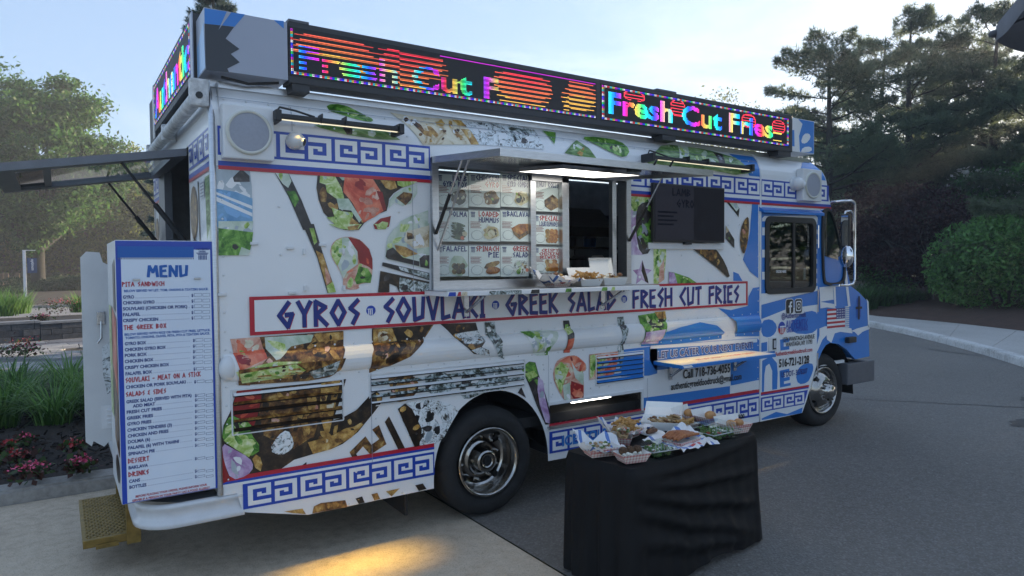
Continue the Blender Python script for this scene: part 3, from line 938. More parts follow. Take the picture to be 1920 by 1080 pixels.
# blue field of the wrap towards the cab
mbb = MB()
for i, (k, pts) in enumerate([
    ('F', [(828, 352), (868, 352), (868, 870), (812, 825), (765, 745), (790, 660), (812, 560)]),
    ('F', [(700, 826), (735, 840), (762, 888), (700, 888)]),
    ('G', smooth_loop([(560, 262), (640, 275), (750, 248), (752, 190), (780, 135), (826, 128), (826, 440), (668, 442), (655, 345), (610, 300)], 0)),
    ('G', smooth_loop([(72, 468), (190, 420), (300, 382), (430, 350), (530, 370), (585, 415), (582, 455), (300, 488), (72, 505)], 0)),
    ('G', [(128, 498), (806, 452), (824, 470), (824, 715), (640, 752), (640, 610), (310, 640), (165, 655), (128, 590)]),
    ('G', [(76, 832), (635, 755), (635, 808), (76, 905)]),
    ('D', [(1322, 560), (1500, 540), (1555, 535), (1555, 720), (1500, 735), (1310, 742)]),
    ('H', [(1290, 636), (1437, 655), (1437, 776), (1372, 770), (1340, 700)])]):
    SP(mbb, k, pts, BLUE, 0.6)
mbb.build('blue_wrap_field', side)
mb = MB()
SP(mb, 'G', [(131, 500), (806, 454), (806, 478), (131, 520)], WHITE, 2)
mb.build('wrap_stripe', side)

# -- the long banner
BX0, BX1 = 0.172, 4.395
BZ0, BZ1 = 1.329, 1.5405
mb = MB()
side_rect(mb, BX0, BX1, BZ0, BZ1, RED, 5)
side_rect(mb, BX0 + 0.026, BX1 - 0.026, BZ0 + 0.019, BZ1 - 0.019, WHITE, 6)
def word(s, xa, xb, z0=1.366, h=0.135, th=0.19):
    side_text(mb, s, xa + 0.003, z0 - 0.002, h, RED, 7, width=xb - xa, greek=True, th=th + 0.02)
    side_text(mb, s, xa, z0, h, NAVY2, 8.5, width=xb - xa, greek=True, th=th)
bx = lambda k, x, y: S(*PX(k, x, y))[0]
word('GYROS', bx('B', 470, 640), bx('B', 1035, 640))
word('SOUVLAKI', bx('B', 1228, 640), bx('D', 380, 270))
word('GREEK SALAD', bx('D', 535, 260), bx('D', 1262, 220))
word('FRESH CUT FRIES', bx('D', 1390, 220), bx('F', 728, 980))
for (k, x, y) in (('B', 1130, 622), ('D', 460, 258), ('D', 1328, 218)):
    cx, cz = S(*PX(k, x, y))
    r = 0.030
    side_poly(mb, [(cx + r * math.cos(a * math.pi / 9), cz + r * math.sin(a * math.pi / 9)) for a in range(18)], NAVY, 7)
    side_rect(mb, cx - 0.021, cx + 0.012, cz + 0.006, cz + 0.011, WHITE, 8)
    for j in range(3):
        side_rect(mb, cx - 0.017 + j * 0.011, cx - 0.011 + j * 0.011, cz - 0.026, cz + 0.004, WHITE, 8)
mb.build('name_banner', side)

# -- contact lettering near the cab
mb = MB()
x0, z0 = S(*PX('G', 178, 580)); x1, _ = S(*PX('G', 778, 525))
side_text(mb, 'LET US CATER YOUR NEXT EVENT!', x0 - 0.004, z0 - 0.003, 0.062, WHITE, 4, width=x1 - x0 + 0.008, bold=0.06)
side_text(mb, 'LET US CATER YOUR NEXT EVENT!', x0, z0, 0.056, NAVY2, 5.5, width=x1 - x0, bold=0.015)
x0, z0 = S(*PX('G', 338, 708)); x1, _ = S(*PX('G', 634, 670))
side_text(mb, 'Call 718-736-4055', x0, z0, 0.075, BLACK, 4, width=x1 - x0, bold=0.02)
x0, z0 = S(*PX('G', 260, 780)); x1, _ = S(*PX('G', 706, 718))
side_text(mb, 'authenticgreekfoodtruck@gmail.com', x0, z0, 0.058, BLACK, 4, width=x1 - x0, bold=0.02)
mb.build('catering_lettering', side)

# seams of the body panels
for (x0, x1, z0, z1) in ((0.418, 0.421, 2.46, 2.60), (0.03, 4.56, 2.606, 2.609), (0.86, 0.863, 0.52, 1.06), (2.19, 2.193, 0.72, 1.06), (3.16, 3.163, 0.36, 0.80), (1.15, 1.153, 1.55, 2.22)):
    mb = MB(); side_rect(mb, x0, x1, z0, z1, GREYP, 9.5); mb.build('panel_seam', side)

# -- rivets along the seams, too small to pick apart
def rivets():
    vs, fs = [], []
    def riv(x, z, r=0.0065):
        y = bulge(x, z) - 0.003
        o = len(vs)
        for k in range(6):
            a = k * math.pi / 3
            vs.append((x + r * math.cos(a), y - 0.001, z + r * math.sin(a)))
        for k in range(6):
            a = k * math.pi / 3
            vs.append((x + r * 0.6 * math.cos(a), y - 0.004, z + r * 0.6 * math.sin(a)))
        vs.append((x, y - 0.005, z))
        for k in range(6):
            fs.append((o + k, o + (k + 1) % 6, o + 6 + (k + 1) % 6, o + 6 + k))
            fs.append((o + 6 + k, o + 6 + (k + 1) % 6, o + 12))
    x = 0.07
    while x < 4.5:
        riv(x, 1.247); riv(x + 0.03, 1.073)
        riv(x, 2.60); riv(x + 0.02, 2.50) if not (1.25 < x < 3.0) else None
        x += 0.115
    z = 0.56
    while z < 2.2:
        riv(0.045, z)
        if not 1.05 < z < 1.26: riv(4.545, z)
        if z < 1.02 and z > 0.72: riv(2.16, z); riv(2.22, z)
        z += 0.10
    rnd = random.Random(4)
    for k, px_, py_ in (('B', 484, 222), ('B', 938, 225), ('B', 946, 553), ('A', 570, 908), ('A', 1045, 930), ('A', 1470, 950), ('F', 350, 716), ('F', 530, 882), ('F', 742, 508), ('F', 740, 716), ('F', 785, 385), ('F', 665, 512), ('C', 968, 458), ('C', 850, 776), ('C', 805, 970), ('C', 1125, 900), ('D', 785, 660), ('D', 790, 692), ('D', 848, 858), ('D', 1105, 820), ('D', 1165, 812), ('D', 1228, 806)):
        x, z = S(*PX(k, px_, py_)); riv(x, z, 0.008)
    mb = MB(); mb.add(vs, fs, WHITE2, True)
    mb.build('rivets', side, kind='stuff')
rivets()
# little label clips left on the skin by old menus
for k, x, y, v in (('B', 292, 140, 0), ('B', 552, 172, 0), ('B', 652, 198, 1), ('B', 783, 150, 0), ('B', 932, 198, 1), ('B', 660, 462, 1), ('B', 567, 494, 0), ('B', 937, 462, 1), ('B', 62, 507, 0)):
    cx, cz = S(*PX(k, x, y)); mb = MB()
    w, h = (0.022, 0.008) if not v else (0.008, 0.016)
    mb.bbox(cx - w, cx + w, -0.016, -0.001, cz - h, cz + h, WHITE2, 0.003)
    mb.build('clip', side)

# -- louvred vents: each slot a dark strip for its shade, with a lip
def louvre(name, x0, x1, z0, z1, slant, n, lipmats, fmat):
    mb = MB()
    for (a, b, c, d) in ((x0 - 0.008, x1 + 0.008, z1, z1 + 0.006), (x0 - 0.008, x1 + 0.008, z0 - 0.006, z0), (x0 - 0.008, x0, z0, z1), (x1, x1 + 0.008, z0, z1)):
        mb.box(a, b, -0.009, -0.0005, c, d, fmat)
    v = mb.build(name, truck)
    dz = (z1 - z0) / n
    for i in range(n):
        z = z0 + dz * (i + 0.5)
        mb = MB()
        mb.box(x0 + 0.006, x1 - 0.006, -0.0135, -0.0005, z - 0.010, z - 0.002, DARKGAP)
        mb.build('slot', v)
        mb = MB()
        lm = lipmats[i % len(lipmats)]
        mb.add([(x0 + .004, -0.001, z + 0.012), (x1 - .004, -0.001, z + 0.012), (x1 - .004, -0.022, z - 0.002), (x0 + .004, -0.022, z - 0.002),
                (x0 + .004, -0.001, z - 0.001), (x1 - .004, -0.001, z - 0.001)], [(3, 2, 1, 0), (3, 4, 5, 2)], lm)
        mb.build('slat', v)
louvre('louvred_vent', 0.075, 0.685, 0.80, 1.035, 0, 5, [MEAT_D, MEAT, MEAT_D, MEAT, WHITE], WHITE2)
louvre('louvred_vent', 0.86, 1.985, 0.86, 1.045, 0, 5, [WHITE, HERB, WHITE, HERB, WHITE], WHITE2)
louvre('louvred_vent', 2.64, 3.12, 0.80, 1.02, 0, 6, [BLUE, BLUE, BLUE, BLUE, BLUE, WHITE], WHITE2)

# -- rail cap, gutter and corner post
mb = MB()
mb.ball((0.055, -0.004, 1.16), 0.07, WHITE2, (0.7, 0.62, 1.0), 3)
mb.build('rail_end_cap', truck)
mb = MB()
mb.box(-0.01, 5.44, 0.085, 0.135, 2.688, 2.712, ALU)
mb.box(-0.01, 5.44, 0.075, 0.092, 2.672, 2.700, ALU)
mb.build('gutter', truck)
mb = MB()
mb.tube([(0.004, 0.004, 0.48), (0.004, 0.004, 2.5), (0.004, 0.05, 2.62), (0.004, 0.11, 2.69)], 0.017, ALU, n=10)
mb.build('corner_post', truck)

# -- roof, far wall, rear wall, floor
mb = MB()
n = 10
for i in range(n):
    y0, y1 = 0.11 + (TW - 0.22) * i / n, 0.11 + (TW - 0.22) * (i + 1) / n
    h = lambda y: 2.70 + 0.06 * math.sin(math.pi * (y - 0.11) / (TW - 0.22))
    mb.add([(0, y0, h(y0)), (5.45, y0, h(y0)), (5.45, y1, h(y1)), (0, y1, h(y1))], [(0, 1, 2, 3)], WHITE2)
    mb.add([(5.45, y0, h(y0)), (5.6, y0, 2.5), (5.6, y1, 2.5), (5.45, y1, h(y1))], [(0, 1, 2, 3)], WHITE2)
    mb.add([(5.6, y0, 2.5), (5.675, y0, 2.24), (5.675, y1, 2.24), (5.6, y1, 2.5)], [(0, 1, 2, 3)], BLUE)
mb.build('roof', truck)
mb = MB()
mb.prism([(0, TW, 0.3), (5.2, TW, 0.3), (5.2, TW, 0.9), (6.4, TW, 0.7), (6.36, TW, 1.285), (6.05, TW, 1.456), (5.675, TW, 2.25), (5.6, TW, 2.5), (5.45, TW - 0.05, 2.69), (0, TW - 0.05, 2.69)], (0, -0.04, 0), WHITE, INT)
mb.build('far_wall', truck)
mb = MB()
mb.box(0.03, 5.5, 0.06, TW - 0.06, 0.55, 0.62, UNDER)
mb.box(0.2, 6.3, 0.55, 0.65, 0.42, 0.55, UNDER)
mb.box(0.2, 6.3, TW - 0.65, TW - 0.55, 0.42, 0.55, UNDER)
mb.box(2.3, 2.9, 0.6, 1.9, 0.35, 0.55, UNDER)
mb.build('floor', truck)
mb = MB()
mb.cyl((1.71, 0.25, 0.37), (1.71, TW - 0.25, 0.37), 0.06, UNDER, n=12)
mb.ball((1.71, TW / 2, 0.37), 0.17, UNDER)
mb.build('axle', truck); mb = MB()
mb.cyl((5.63, 0.25, 0.42), (5.63, TW - 0.25, 0.42), 0.045, UNDER, n=12)
mb.build('axle', truck)
HY0, HY1 = 0.74, 1.98                           # rear hatch opening
HZ = 2.452
mb = MB()
for (a, b, c, d) in ((0.0, HY0, 0.47, 2.69), (HY1, TW, 0.47, 2.69), (HY0, HY1, HZ, 2.69), (HY0, HY1, 0.47, 0.6)):
    mb.add([(0, a, c), (0, b, c), (0, b, d), (0, a, d)], [(3, 2, 1, 0)], WHITE)
    mb.add([(0.04, a, c), (0.04, b, c), (0.04, b, d), (0.04, a, d)], [(0, 1, 2, 3)], INT)
for y in (HY0, HY1):
    mb.add([(0, y, 0.5), (0.04, y, 0.5), (0.04, y, HZ), (0, y, HZ)], [(0, 1, 2, 3)], ALU)
rear = mb.build('rear_wall', truck)
def rear_poly(mb, pts, m, layer=0):
    mb.poly([(-0.002 - 0.0012 * layer, y, z) for y, z in pts], m)
def oval(cy, cz, ry, rz, n=16):
    return [(cy + ry * math.cos(2 * math.pi * k / n), cz + rz * math.sin(2 * math.pi * k / n)) for k in range(n)]
def rear_key(mb, y0, y1, n):
    rear_poly(mb, [(y0, 2.295), (y1, 2.295), (y1, 2.45), (y0, 2.45)], WHITE, 1)
    for (a, b) in ((2.295, 2.31), (2.437, 2.45)):
        rear_poly(mb, [(y0, a), (y1, a), (y1, b), (y0, b)], NAVY, 2)
    w = (y1 - y0) / n
    for i in range(n):
        o = y0 + w * i
        for (u0, u1, v0, v1) in ((0, .16, 0, 1), (.3, .84, .74, .88), (.3, .44, .2, .74), (.44, .7, .2, .34), (.6, .74, .34, .55)):
            rear_poly(mb, [(o + w * u0, 2.31 + .127 * v0), (o + w * u1, 2.31 + .127 * v0), (o + w * u1, 2.31 + .127 * v1), (o + w * u0, 2.31 + .127 * v1)], NAVY, 3)
    rear_poly(mb, [(y0, 2.243), (y1, 2.243), (y1, 2.27), (y0, 2.27)], NAVY, 2)
    rear_poly(mb, [(y0, 2.222), (y1, 2.222), (y1, 2.243), (y0, 2.243)], RED, 2)
mb = MB(); rear_key(mb, 0.02, HY0 - 0.02, 4); mb.build('greek_key_frieze', rear)
mb = MB(); rear_key(mb, HY1 + 0.02, TW - 0.02, 3); mb.build('greek_key_frieze', rear)
for (cy, cz, ry, rz, m_) in ((0.58, 2.03, 0.13, 0.16, MEAT), (0.57, 1.68, 0.13, 0.20, MEAT), (2.36, 1.98, 0.09, 0.13, MEAT), (2.15, 2.08, 0.09, 0.2, MEAT_D), (2.3, 1.72, 0.15, 0.1, MEAT_D)):
    mb = MB(); rear_poly(mb, oval(cy, cz, ry, rz), m_, 1); mb.build('meat_print', rear)
for (pts, m_) in (([(0.40, 2.2), (0.43, 2.2), (0.37, 1.2), (0.34, 1.2)], MEAT_D), ([(0.03, 2.2), (0.20, 2.2), (0.17, 1.85), (0.03, 1.95)], LEAF), ([(0.03, 1.95), (0.17, 1.85), (0.10, 1.3), (0.03, 1.2)], PALEG), ([(2.0, 2.2), (2.08, 2.2), (2.04, 1.5), (2.0, 1.5)], TOM_D)):
    mb = MB(); rear_poly(mb, pts, m_, 1); mb.build('vegetable_print', rear)
mb = MB()
for (a, b, c, d) in ((0.22, 0.34, 2.10, 2.19),):
    for k in range(5):
        rear_poly(mb, [(a + .004, c + .018 * k), (b - .004, c + .018 * k), (b - .004, c + .018 * k + .008), (a + .004, c + .018 * k + .008)], GREYP, 3)
rear_poly(mb, [(0.215, 2.09), (0.345, 2.09), (0.345, 2.195), (0.215, 2.195)], WHITE2, 2)
mb.build('small_notice', rear)

# -- lifted rear hatch with its window and gas props
mb = MB()
hl = 0.97
hx = lambda t: (-0.01 - hl * t, HZ - 0.015 - 0.165 * t)
def hbox(t0, t1, y0, y1, th, m, dz=0.0):
    (xa, za), (xb, zb) = hx(t0), hx(t1)
    vs = []
    for (x, z) in ((xa, za + dz), (xb, zb + dz)):
        for y in (y0, y1):
            vs += [(x, y, z), (x, y, z - th)]
    mb.add(vs, [(0, 1, 3, 2), (4, 6, 7, 5), (0, 2, 6, 4), (1, 5, 7, 3), (0, 4, 5, 1), (2, 3, 7, 6)], m)
HG = mat('hatch_grey', (0.16, 0.17, 0.19), rough=0.4, metal=0.3, vary=0.1)
hbox(0, 1, HY0, HY0 + 0.11, 0.045, HG)
hbox(0, 1, HY1 - 0.11, HY1, 0.045, HG)
hbox(0, 0.08, HY0 + 0.11, HY1 - 0.11, 0.045, HG)
hbox(0.9, 1, HY0 + 0.11, HY1 - 0.11, 0.045, HG)
hbox(0.72, 0.76, HY0 + 0.11, HY1 - 0.11, 0.03, HG, -0.008)
hatch = mb.build('rear_hatch', truck)
mb = MB(); hbox(0.08, 0.72, HY0 + 0.11, HY1 - 0.11, 0.006, GLASS, -0.02); mb.build('pane', hatch)
mb = MB(); hbox(0.76, 0.9, HY0 + 0.11, HY1 - 0.11, 0.006, TINT, -0.02); mb.build('pane', hatch)
for y in (HY0 + 0.03, HY1 - 0.03):
    mb = MB()
    p0, p1 = Vector((-0.02, y, 1.85)), Vector((hx(0.36)[0], y, hx(0.36)[1] - 0.05))
    mb.cyl(p0, p0.lerp(p1, 0.5), 0.016, BLACKM, n=8)
    mb.cyl(p0.lerp(p1, 0.5), p1, 0.008, BLACKM, n=8)
    mb.build('gas_strut', hatch)
# things seen through the rear opening
mb = MB()
mb.box(0.32, 0.9, HY0 - 0.1, HY0 + 0.38, 0.62, 2.1, INT)
mb.box(0.28, 0.33, HY0, HY0 + 0.36, 1.86, 1.92, STEEL)
mb.box(0.28, 0.33, HY0, HY0 + 0.36, 1.50, 1.54, STEEL)
mb.build('refrigerator', truck)
mb = MB()
mb.box(-0.03, 0.02, HY1 - 0.34, HY1 - 0.02, 0.55, 2.4, HG)
mb.build('door_post', truck)

# -- awning roller on the rear
mb = MB()
WORN = mat('worn_white_plastic', (0.55, 0.56, 0.57), rough=0.6, vary=0.35, scale=18)
mb.cyl((-0.055, 0.04, 2.60), (-0.055, TW - 0.1, 2.60), 0.038, WORN, n=14)
mb.bbox(-0.10, -0.005, -0.005, 0.05, 2.545, 2.69, WORN, 0.015)
mb.cyl((-0.055, -0.012, 2.60), (-0.055, -0.004, 2.60), 0.018, BLACKM, n=10)
for y in (1.2, 2.1):
    mb.bbox(-0.09, -0.002, y, y + 0.05, 2.55, 2.66, WORN, 0.01)
mb.build('awning_roller', truck)

# -- cab: side above the door, door, quarter panel, nose
mb = MB()
for pts, m_ in (([(4.572, 2.16), (5.455, 2.16), (5.5, 2.215), (5.675, 2.25), (5.60, 2.50), (5.56, 2.58), (5.45, 2.70), (4.572, 2.70)], WHITE),):
    v = [Vector((x, z, 0)) for x, z in pts]
    for t in tessellate_polygon([v]):
        side_conv(mb, [pts[i] for i in t], m_, 0.0)
cab = mb.build('cab_side', truck)
mb = MB()
for (za, zb, m_, ly) in ((2.298, 2.452, NAVY, 2), (2.262, 2.298, WHITE, 2), (2.243, 2.268, NAVY, 3), (2.223, 2.243, RED, 3)):
    xe = 5.672 - 0.30 * ((za + zb) / 2 - 2.25)
    side_rect(mb, 4.575, xe, za, zb, m_, ly)
key_cells(mb, 4.58, 2.312, 5.78, 2.437, 7, 4, xb=5.61)
mb.build('greek_key_frieze', cab)
mb = MB(); side_poly(mb, [(5.22, 2.50), (5.585, 2.50), (5.55, 2.58), (5.45, 2.695), (5.30, 2.66), (5.22, 2.60)], BLUE, 1); mb.build('blue_wrap_field', cab)
mb = MB(); mb.tube([(4.572, -0.006, 0.30), (4.572, -0.006, 2.48), (4.572, 0.03, 2.62), (4.572, 0.09, 2.69)], 0.009, WHITE2, n=8); mb.build('seam_moulding', cab)
mb = MB()
p0, p1 = YP(*PX('H', 1415, 950), -0.01), YP(*PX('H', 1790, 975), -0.01)
mb.prism([(4.56, 0, 2.205), (4.56, -0.05, 2.175), (4.56, -0.05, 2.150), (4.56, -0.0, 2.165)], (0.93, 0, 0), BLUE)
mb.build('door_rain_guard', cab)
DX0, DX1, DZ0, DZ1 = 4.584, 5.452, 0.262, 2.15
VX0, VX1, VZ0, VZ1 = 4.648, 5.405, 1.425, 2.115
mb = MB()
def slab(x0, x1, z0, z1, m, y0=-0.004, y1=0.03):
    mb.box(x0, x1, y0, y1, z0, z1, m)
slab(DX0, DX1, VZ1, DZ1, BLUE); slab(DX0, VX0, VZ0, VZ1, BLUE); slab(VX1, DX1, VZ0, VZ1, BLUE)
# lower leaf follows the wheel arch
ARCHF = [(5.217, 0.265), (5.290, 0.38), (5.366, 0.546), (5.452, 0.70)]
mb.prism([(x, -0.004, z) for x, z in [(DX0, DZ0), (5.217, 0.262)] + ARCHF[1:] + [(DX1, VZ0), (DX0, VZ0)]], (0, 0.034, 0), WHITE)
door = mb.build('cab_door', truck)
# lettered wrap on the door
def DP(name, items, parent=door, base=2.2):
    for k, pts, m_ in items:
        mb = MB(); side_poly(mb, SS(k, pts), m_, base); mb.build(name, parent)
DP('blue_wrap_shape', [
    ('J', [(64, 484), (180, 452), (318, 420), (318, 482), (180, 502), (64, 548)], BLUE),
    ('J', smooth_loop([(64, 556), (108, 546), (136, 575), (128, 612), (98, 632), (64, 622)], 1), BLUE),
    ('J', smooth_loop([(190, 570), (250, 518), (305, 508), (324, 540), (320, 590), (285, 616), (205, 612)], 1), BLUE),
    ('J', [(68, 735), (108, 715), (134, 745), (138, 790), (135, 862), (113, 866), (113, 780), (100, 748), (84, 760), (78, 800), (76, 874), (66, 876)], BLUE),
    ('J', smooth_loop([(218, 800), (240, 755), (292, 742), (300, 770), (290, 800), (272, 835), (230, 842)], 1), BLUE),
    ('J', [(64, 655), (90, 650), (90, 690), (64, 695)], BLUE),
    ('J', [(148, 640), (190, 634), (190, 650), (165, 654), (165, 672), (190, 668), (190, 684), (150, 690)], BLUE),
    ('J', [(146, 780), (190, 770), (190, 786), (166, 790), (166, 812), (192, 806), (192, 822), (166, 828), (166, 840), (196, 834), (196, 846), (148, 856)], BLUE),
    ('J', [(64, 700), (125, 690), (125, 712), (64, 722)], BLUE)])
DP('white_wrap_band', [('J', [(70, 458), (318, 398), (318, 420), (70, 482)], WHITE), ('J', [(68, 94), (78, 84), (310, 82), (318, 92), (318, 104), (68, 108)], WHITE)])
for i in range(7):
    z = 1.50 + i * 0.095
    mb = MB(); side_rect(mb, 5.415, 5.446, z, z + 0.045, WHITE, 2.4); mb.build('white_wrap_band', door)
for i in range(3):
    z = 1.55 + i * 0.2
    mb = MB(); side_rect(mb, 4.600, 4.640, z, z + 0.07, WHITE, 2.4); mb.build('white_wrap_band', door)
# frieze on the lower door
mb = MB()
def doorband(f0, f1, m_, ly):
    a = lambda x, f: 0.349 - 0.0106 * (x - 4.584) + (0.132) * f
    side_conv(mb, [(DX0, a(DX0, f0)), (5.245 + 0.06 * f0, a(5.245, f0)), (5.245 + 0.06 * f1, a(5.245, f1)), (DX0, a(DX0, f1))], m_, 0.0022 + 0.0011 * ly)
doorband(0.0, 1.0, NAVY, 3); doorband(1.0, 1.12, WHITE, 3); doorband(1.12, 1.20, NAVY, 4); doorband(1.20, 1.36, RED, 4)
key_cells(mb, DX0 + 0.01, 0, 5.255, 0, 4, 5, zfun=lambda x: (0.349 - 0.0106 * (x - 4.584) + 0.012, 0.349 - 0.0106 * (x - 4.584) + 0.118))
mb.build('greek_key_skirt', door)
DP('blue_wrap_shape', [('J', [(66, 995), (130, 965), (180, 975), (250, 945), (246, 970), (66, 1002)], BLUE)])
# lettering on the door
mb = MB()
def dtext(s, xa, ya, xb, h, m_, ly=5.5, bold=0.02, greek=False):
    x0, z0 = S(*PX('J', xa, ya)); x1, _ = S(*PX('J', xb, ya))
    side_text(mb, s, x0, z0, h, m_, ly, width=x1 - x0, bold=bold, greek=greek)
dtext('@Authenticgreek', 154, 546, 264, 0.052, NAVY2)
dtext('AUTHENTIC', 174, 590, 270, 0.07, NAVY, greek=True)
dtext('GREEK CATERING', 176, 608, 272, 0.034, NAVY)
dtext('1274 WANTAGH AVENUE', 160, 650, 302, 0.042, BLACK)
dtext('WANTAGH, NY 11793', 172, 672, 292, 0.042, BLACK)
dtext('Authenticgreekfoodtruck.com', 124, 714, 292, 0.04, RED)
dtext('516-721-2128', 142, 764, 278, 0.075, BLACK, bold=0.035)
dtext('US DOT- 3578207', 152, 810, 270, 0.052, NAVY2)
cx, cz = S(*PX('J', 155, 588))
for (m_, a0, a1) in ((NAVY, 0, 10), (RED, 10, 20)):
    side_poly(mb, [(cx + 0.055 * math.cos(a * math.pi / 10), cz + 0.06 * math.sin(a * math.pi / 10)) for a in range(a0, a1 + 1)], m_, 5)
side_rect(mb, cx - 0.03, cx + 0.055, cz + 0.008, cz + 0.02, WHITE, 6)
for j in range(3): side_rect(mb, cx - 0.02 + 0.022 * j, cx - 0.010 + 0.022 * j, cz - 0.05, cz + 0.006, WHITE, 6)
mb.build('door_lettering', door)
# two square social badges
def rrect(cx, cz, w, h, r, n=4):
    out = []
    for (sx, sz, a0) in ((1, 1, 0), (-1, 1, 90), (-1, -1, 180), (1, -1, 270)):
        for k in range(n + 1):
            a = R_(a0 + 90 * k / n)
            out.append((cx + sx * (w / 2 - r) + r * math.cos(a), cz + sz * (h / 2 - r) + r * math.sin(a)))
    return out
for i, (jx, jy) in enumerate(((190, 491), (230, 489))):
    cx, cz = S(*PX('J', jx, jy)); mb = MB()
    side_poly(mb, rrect(cx, cz, 0.125, 0.145, 0.03), WHITE, 4.5)
    side_poly(mb, rrect(cx, cz, 0.112, 0.132, 0.025), BLACK, 5.5)
    if i == 0:
        side_rect(mb, cx - 0.002, cx + 0.018, cz - 0.062, cz + 0.022, WHITE, 6.5)
        side_rect(mb, cx - 0.018, cx + 0.034, cz - 0.008, cz + 0.010, WHITE, 6.8)
        side_poly(mb, [(cx - 0.002, cz + 0.02), (cx + 0.018, cz + 0.02), (cx + 0.022, cz + 0.03), (cx + 0.036, cz + 0.03), (cx + 0.036, cz + 0.048), (cx + 0.012, cz + 0.046), (cx, cz + 0.034)], WHITE, 7.1)
    else:
        for (r_, m_, ly) in ((0.042, WHITE, 6.5), (0.033, BLACK, 7.2)):
            side_poly(mb, rrect(cx, cz, r_ * 2, r_ * 2.3, 0.016), m_, ly)
        for (r_, m_, ly) in ((0.021, WHITE, 7.9), (0.013, BLACK, 8.6)):
            side_poly(mb, [(cx + r_ * math.cos(a * math.pi / 9), cz + r_ * 1.15 * math.sin(a * math.pi / 9)) for a in range(18)], m_, ly)
    mb.build('social_badge', door)
DOORG = glass('door_glass', (0.55, 0.60, 0.60), 1.45)
# door window: rounded black frame, two panes
def ring(mb, outer, inner, y0, y1, m):
    n = len(outer)
    vs = [(x, y0, z) for x, z in outer] + [(x, y0, z) for x, z in inner] + [(x, y1, z) for x, z in outer] + [(x, y1, z) for x, z in inner]
    fs = []
    for i in range(n):
        j = (i + 1) % n
        fs += [(i, j, n + j, n + i), (i, 2 * n + i, 2 * n + j, j), (n + i, n + j, 3 * n + j, 3 * n + i)]
    mb.add(vs, fs, m)
mb = MB()
cx, cz, w, h = (VX0 + VX1) / 2, (VZ0 + VZ1) / 2, VX1 - VX0 + 0.02, VZ1 - VZ0 + 0.02
ring(mb, rrect(cx, cz, w, h, 0.07), rrect(cx, cz, w - 0.10, h - 0.10, 0.045), -0.018, 0.02, BLACKM)
mb.box(cx + 0.03, cx + 0.06, -0.010, 0.015, VZ0 + 0.02, VZ1 - 0.02, BLACKM)
win = mb.build('door_window', door)
mb = MB(); mb.box(VX0 + 0.03, cx + 0.04, 0.000, 0.004, VZ0 + 0.03, VZ1 - 0.03, DOORG); mb.build('pane', win)
mb = MB(); mb.box(cx + 0.045, VX1 - 0.03, 0.007, 0.011, VZ0 + 0.03, VZ1 - 0.03, DOORG); mb.build('pane', win)
mb = MB()
x0, z0 = S(*PX('J', 131, 340))
put_text(mb, 'ORDER HERE', (x0, -0.004, z0), (1, 0, 0), (0, 0, 1), 0.026, WHITE, width=0.15, n=(0, -1, 0))
mb.build('order_sticker', win)
mb = MB()
mb.bbox(VX1 - 0.15, VX1 - 0.115, 0.012, 0.022, VZ0 + 0.11, VZ0 + 0.22, WHITE2, 0.003); mb.build('window_latch', win)
cx, cz = S(*PX('J', 113, 660))
mb = MB(); mb.bbox(cx - 0.06, cx + 0.06, -0.014, -0.002, cz - 0.065, cz + 0.065, WHITE2, 0.006); mb.box(cx - 0.008, cx + 0.045, -0.016, -0.010, cz - 0.05, cz + 0.05, BLACKM); mb.box(cx + 0.0, cx + 0.035, -0.028, -0.012, cz - 0.035, cz + 0.035, CHROME); mb.build('door_handle', door)
mb = MB()
for k in range(3):
    z = 0.6 + 0.62 * k
    mb.cyl((DX1 + 0.004, -0.010, z), (DX1 + 0.004, -0.010, z + 0.22), 0.007, CHROME, n=8)
mb.build('door_hinges', door, kind='stuff')

# quarter panel in front of the door
QP = [(5.456, 0.71), (5.548, 0.834), (5.61, 0.885), (5.68, 0.902), (5.83, 0.88), (5.975, 0.813), (6.06, 0.75), (6.14, 0.70), (6.40, 0.71), (6.385, 1.0), (6.36, 1.285), (6.20, 1.385), (6.047, 1.456), (5.86, 1.86), (5.675, 2.245), (5.5, 2.205), (5.456, 2.15)]
mb = MB(); mb.prism([(x, 0.0, z) for x, z in QP], (0, 0.035, 0), BLUE)
quarter = mb.build('quarter_panel', truck)
DPq = lambda name, items, b=1: DP(name, items, quarter, b)
DPq('white_wrap_shape', [
    ('J', smooth_loop([(326, 405), (386, 398), (390, 460), (330, 470), (392, 480), (400, 500), (362, 495), (330, 500)], 0), WHITE),
    ('J', [(388, 398), (398, 398), (402, 490), (394, 490)], WHITE),
    ('J', [(436, 330), (448, 330), (466, 490), (455, 490)], WHITE),
    ('J', smooth_loop([(326, 590), (352, 580), (450, 585), (470, 590), (475, 612), (420, 605), (395, 612), (380, 655), (360, 640), (358, 620), (340, 640), (318, 690), (300, 720), (326, 620)], 0), WHITE),
    ('J', [(467, 602), (495, 590), (552, 575), (552, 592), (520, 605), (500, 622), (485, 606)], WHITE),
    ('J', [(538, 455), (547, 470), (551, 575), (545, 590), (541, 480)], WHITE)])
mb = MB()
nstr = 9
xa, za = S(*PX('J', 360, 503)); xb, zb = S(*PX('J', 440, 582))
for i in range(nstr):
    f0, f1 = i / nstr, (i + 1) / nstr
    side_rect(mb, xa, xb, za + (zb - za) * f1, za + (zb - za) * f0, RED if i % 2 == 0 else WHITE, 3)
side_rect(mb, xa + (xb - xa) * 0.5, xb, za + (zb - za) * 0.55, za, NAVY2, 4)
for i in range(5):
    for j in range(4):
        sx, sz = xa + (xb - xa) * (0.55 + 0.095 * i), za + (zb - za) * (0.08 + 0.13 * j)
        side_rect(mb, sx - 0.006, sx + 0.006, sz - 0.006, sz + 0.006, WHITE, 5)
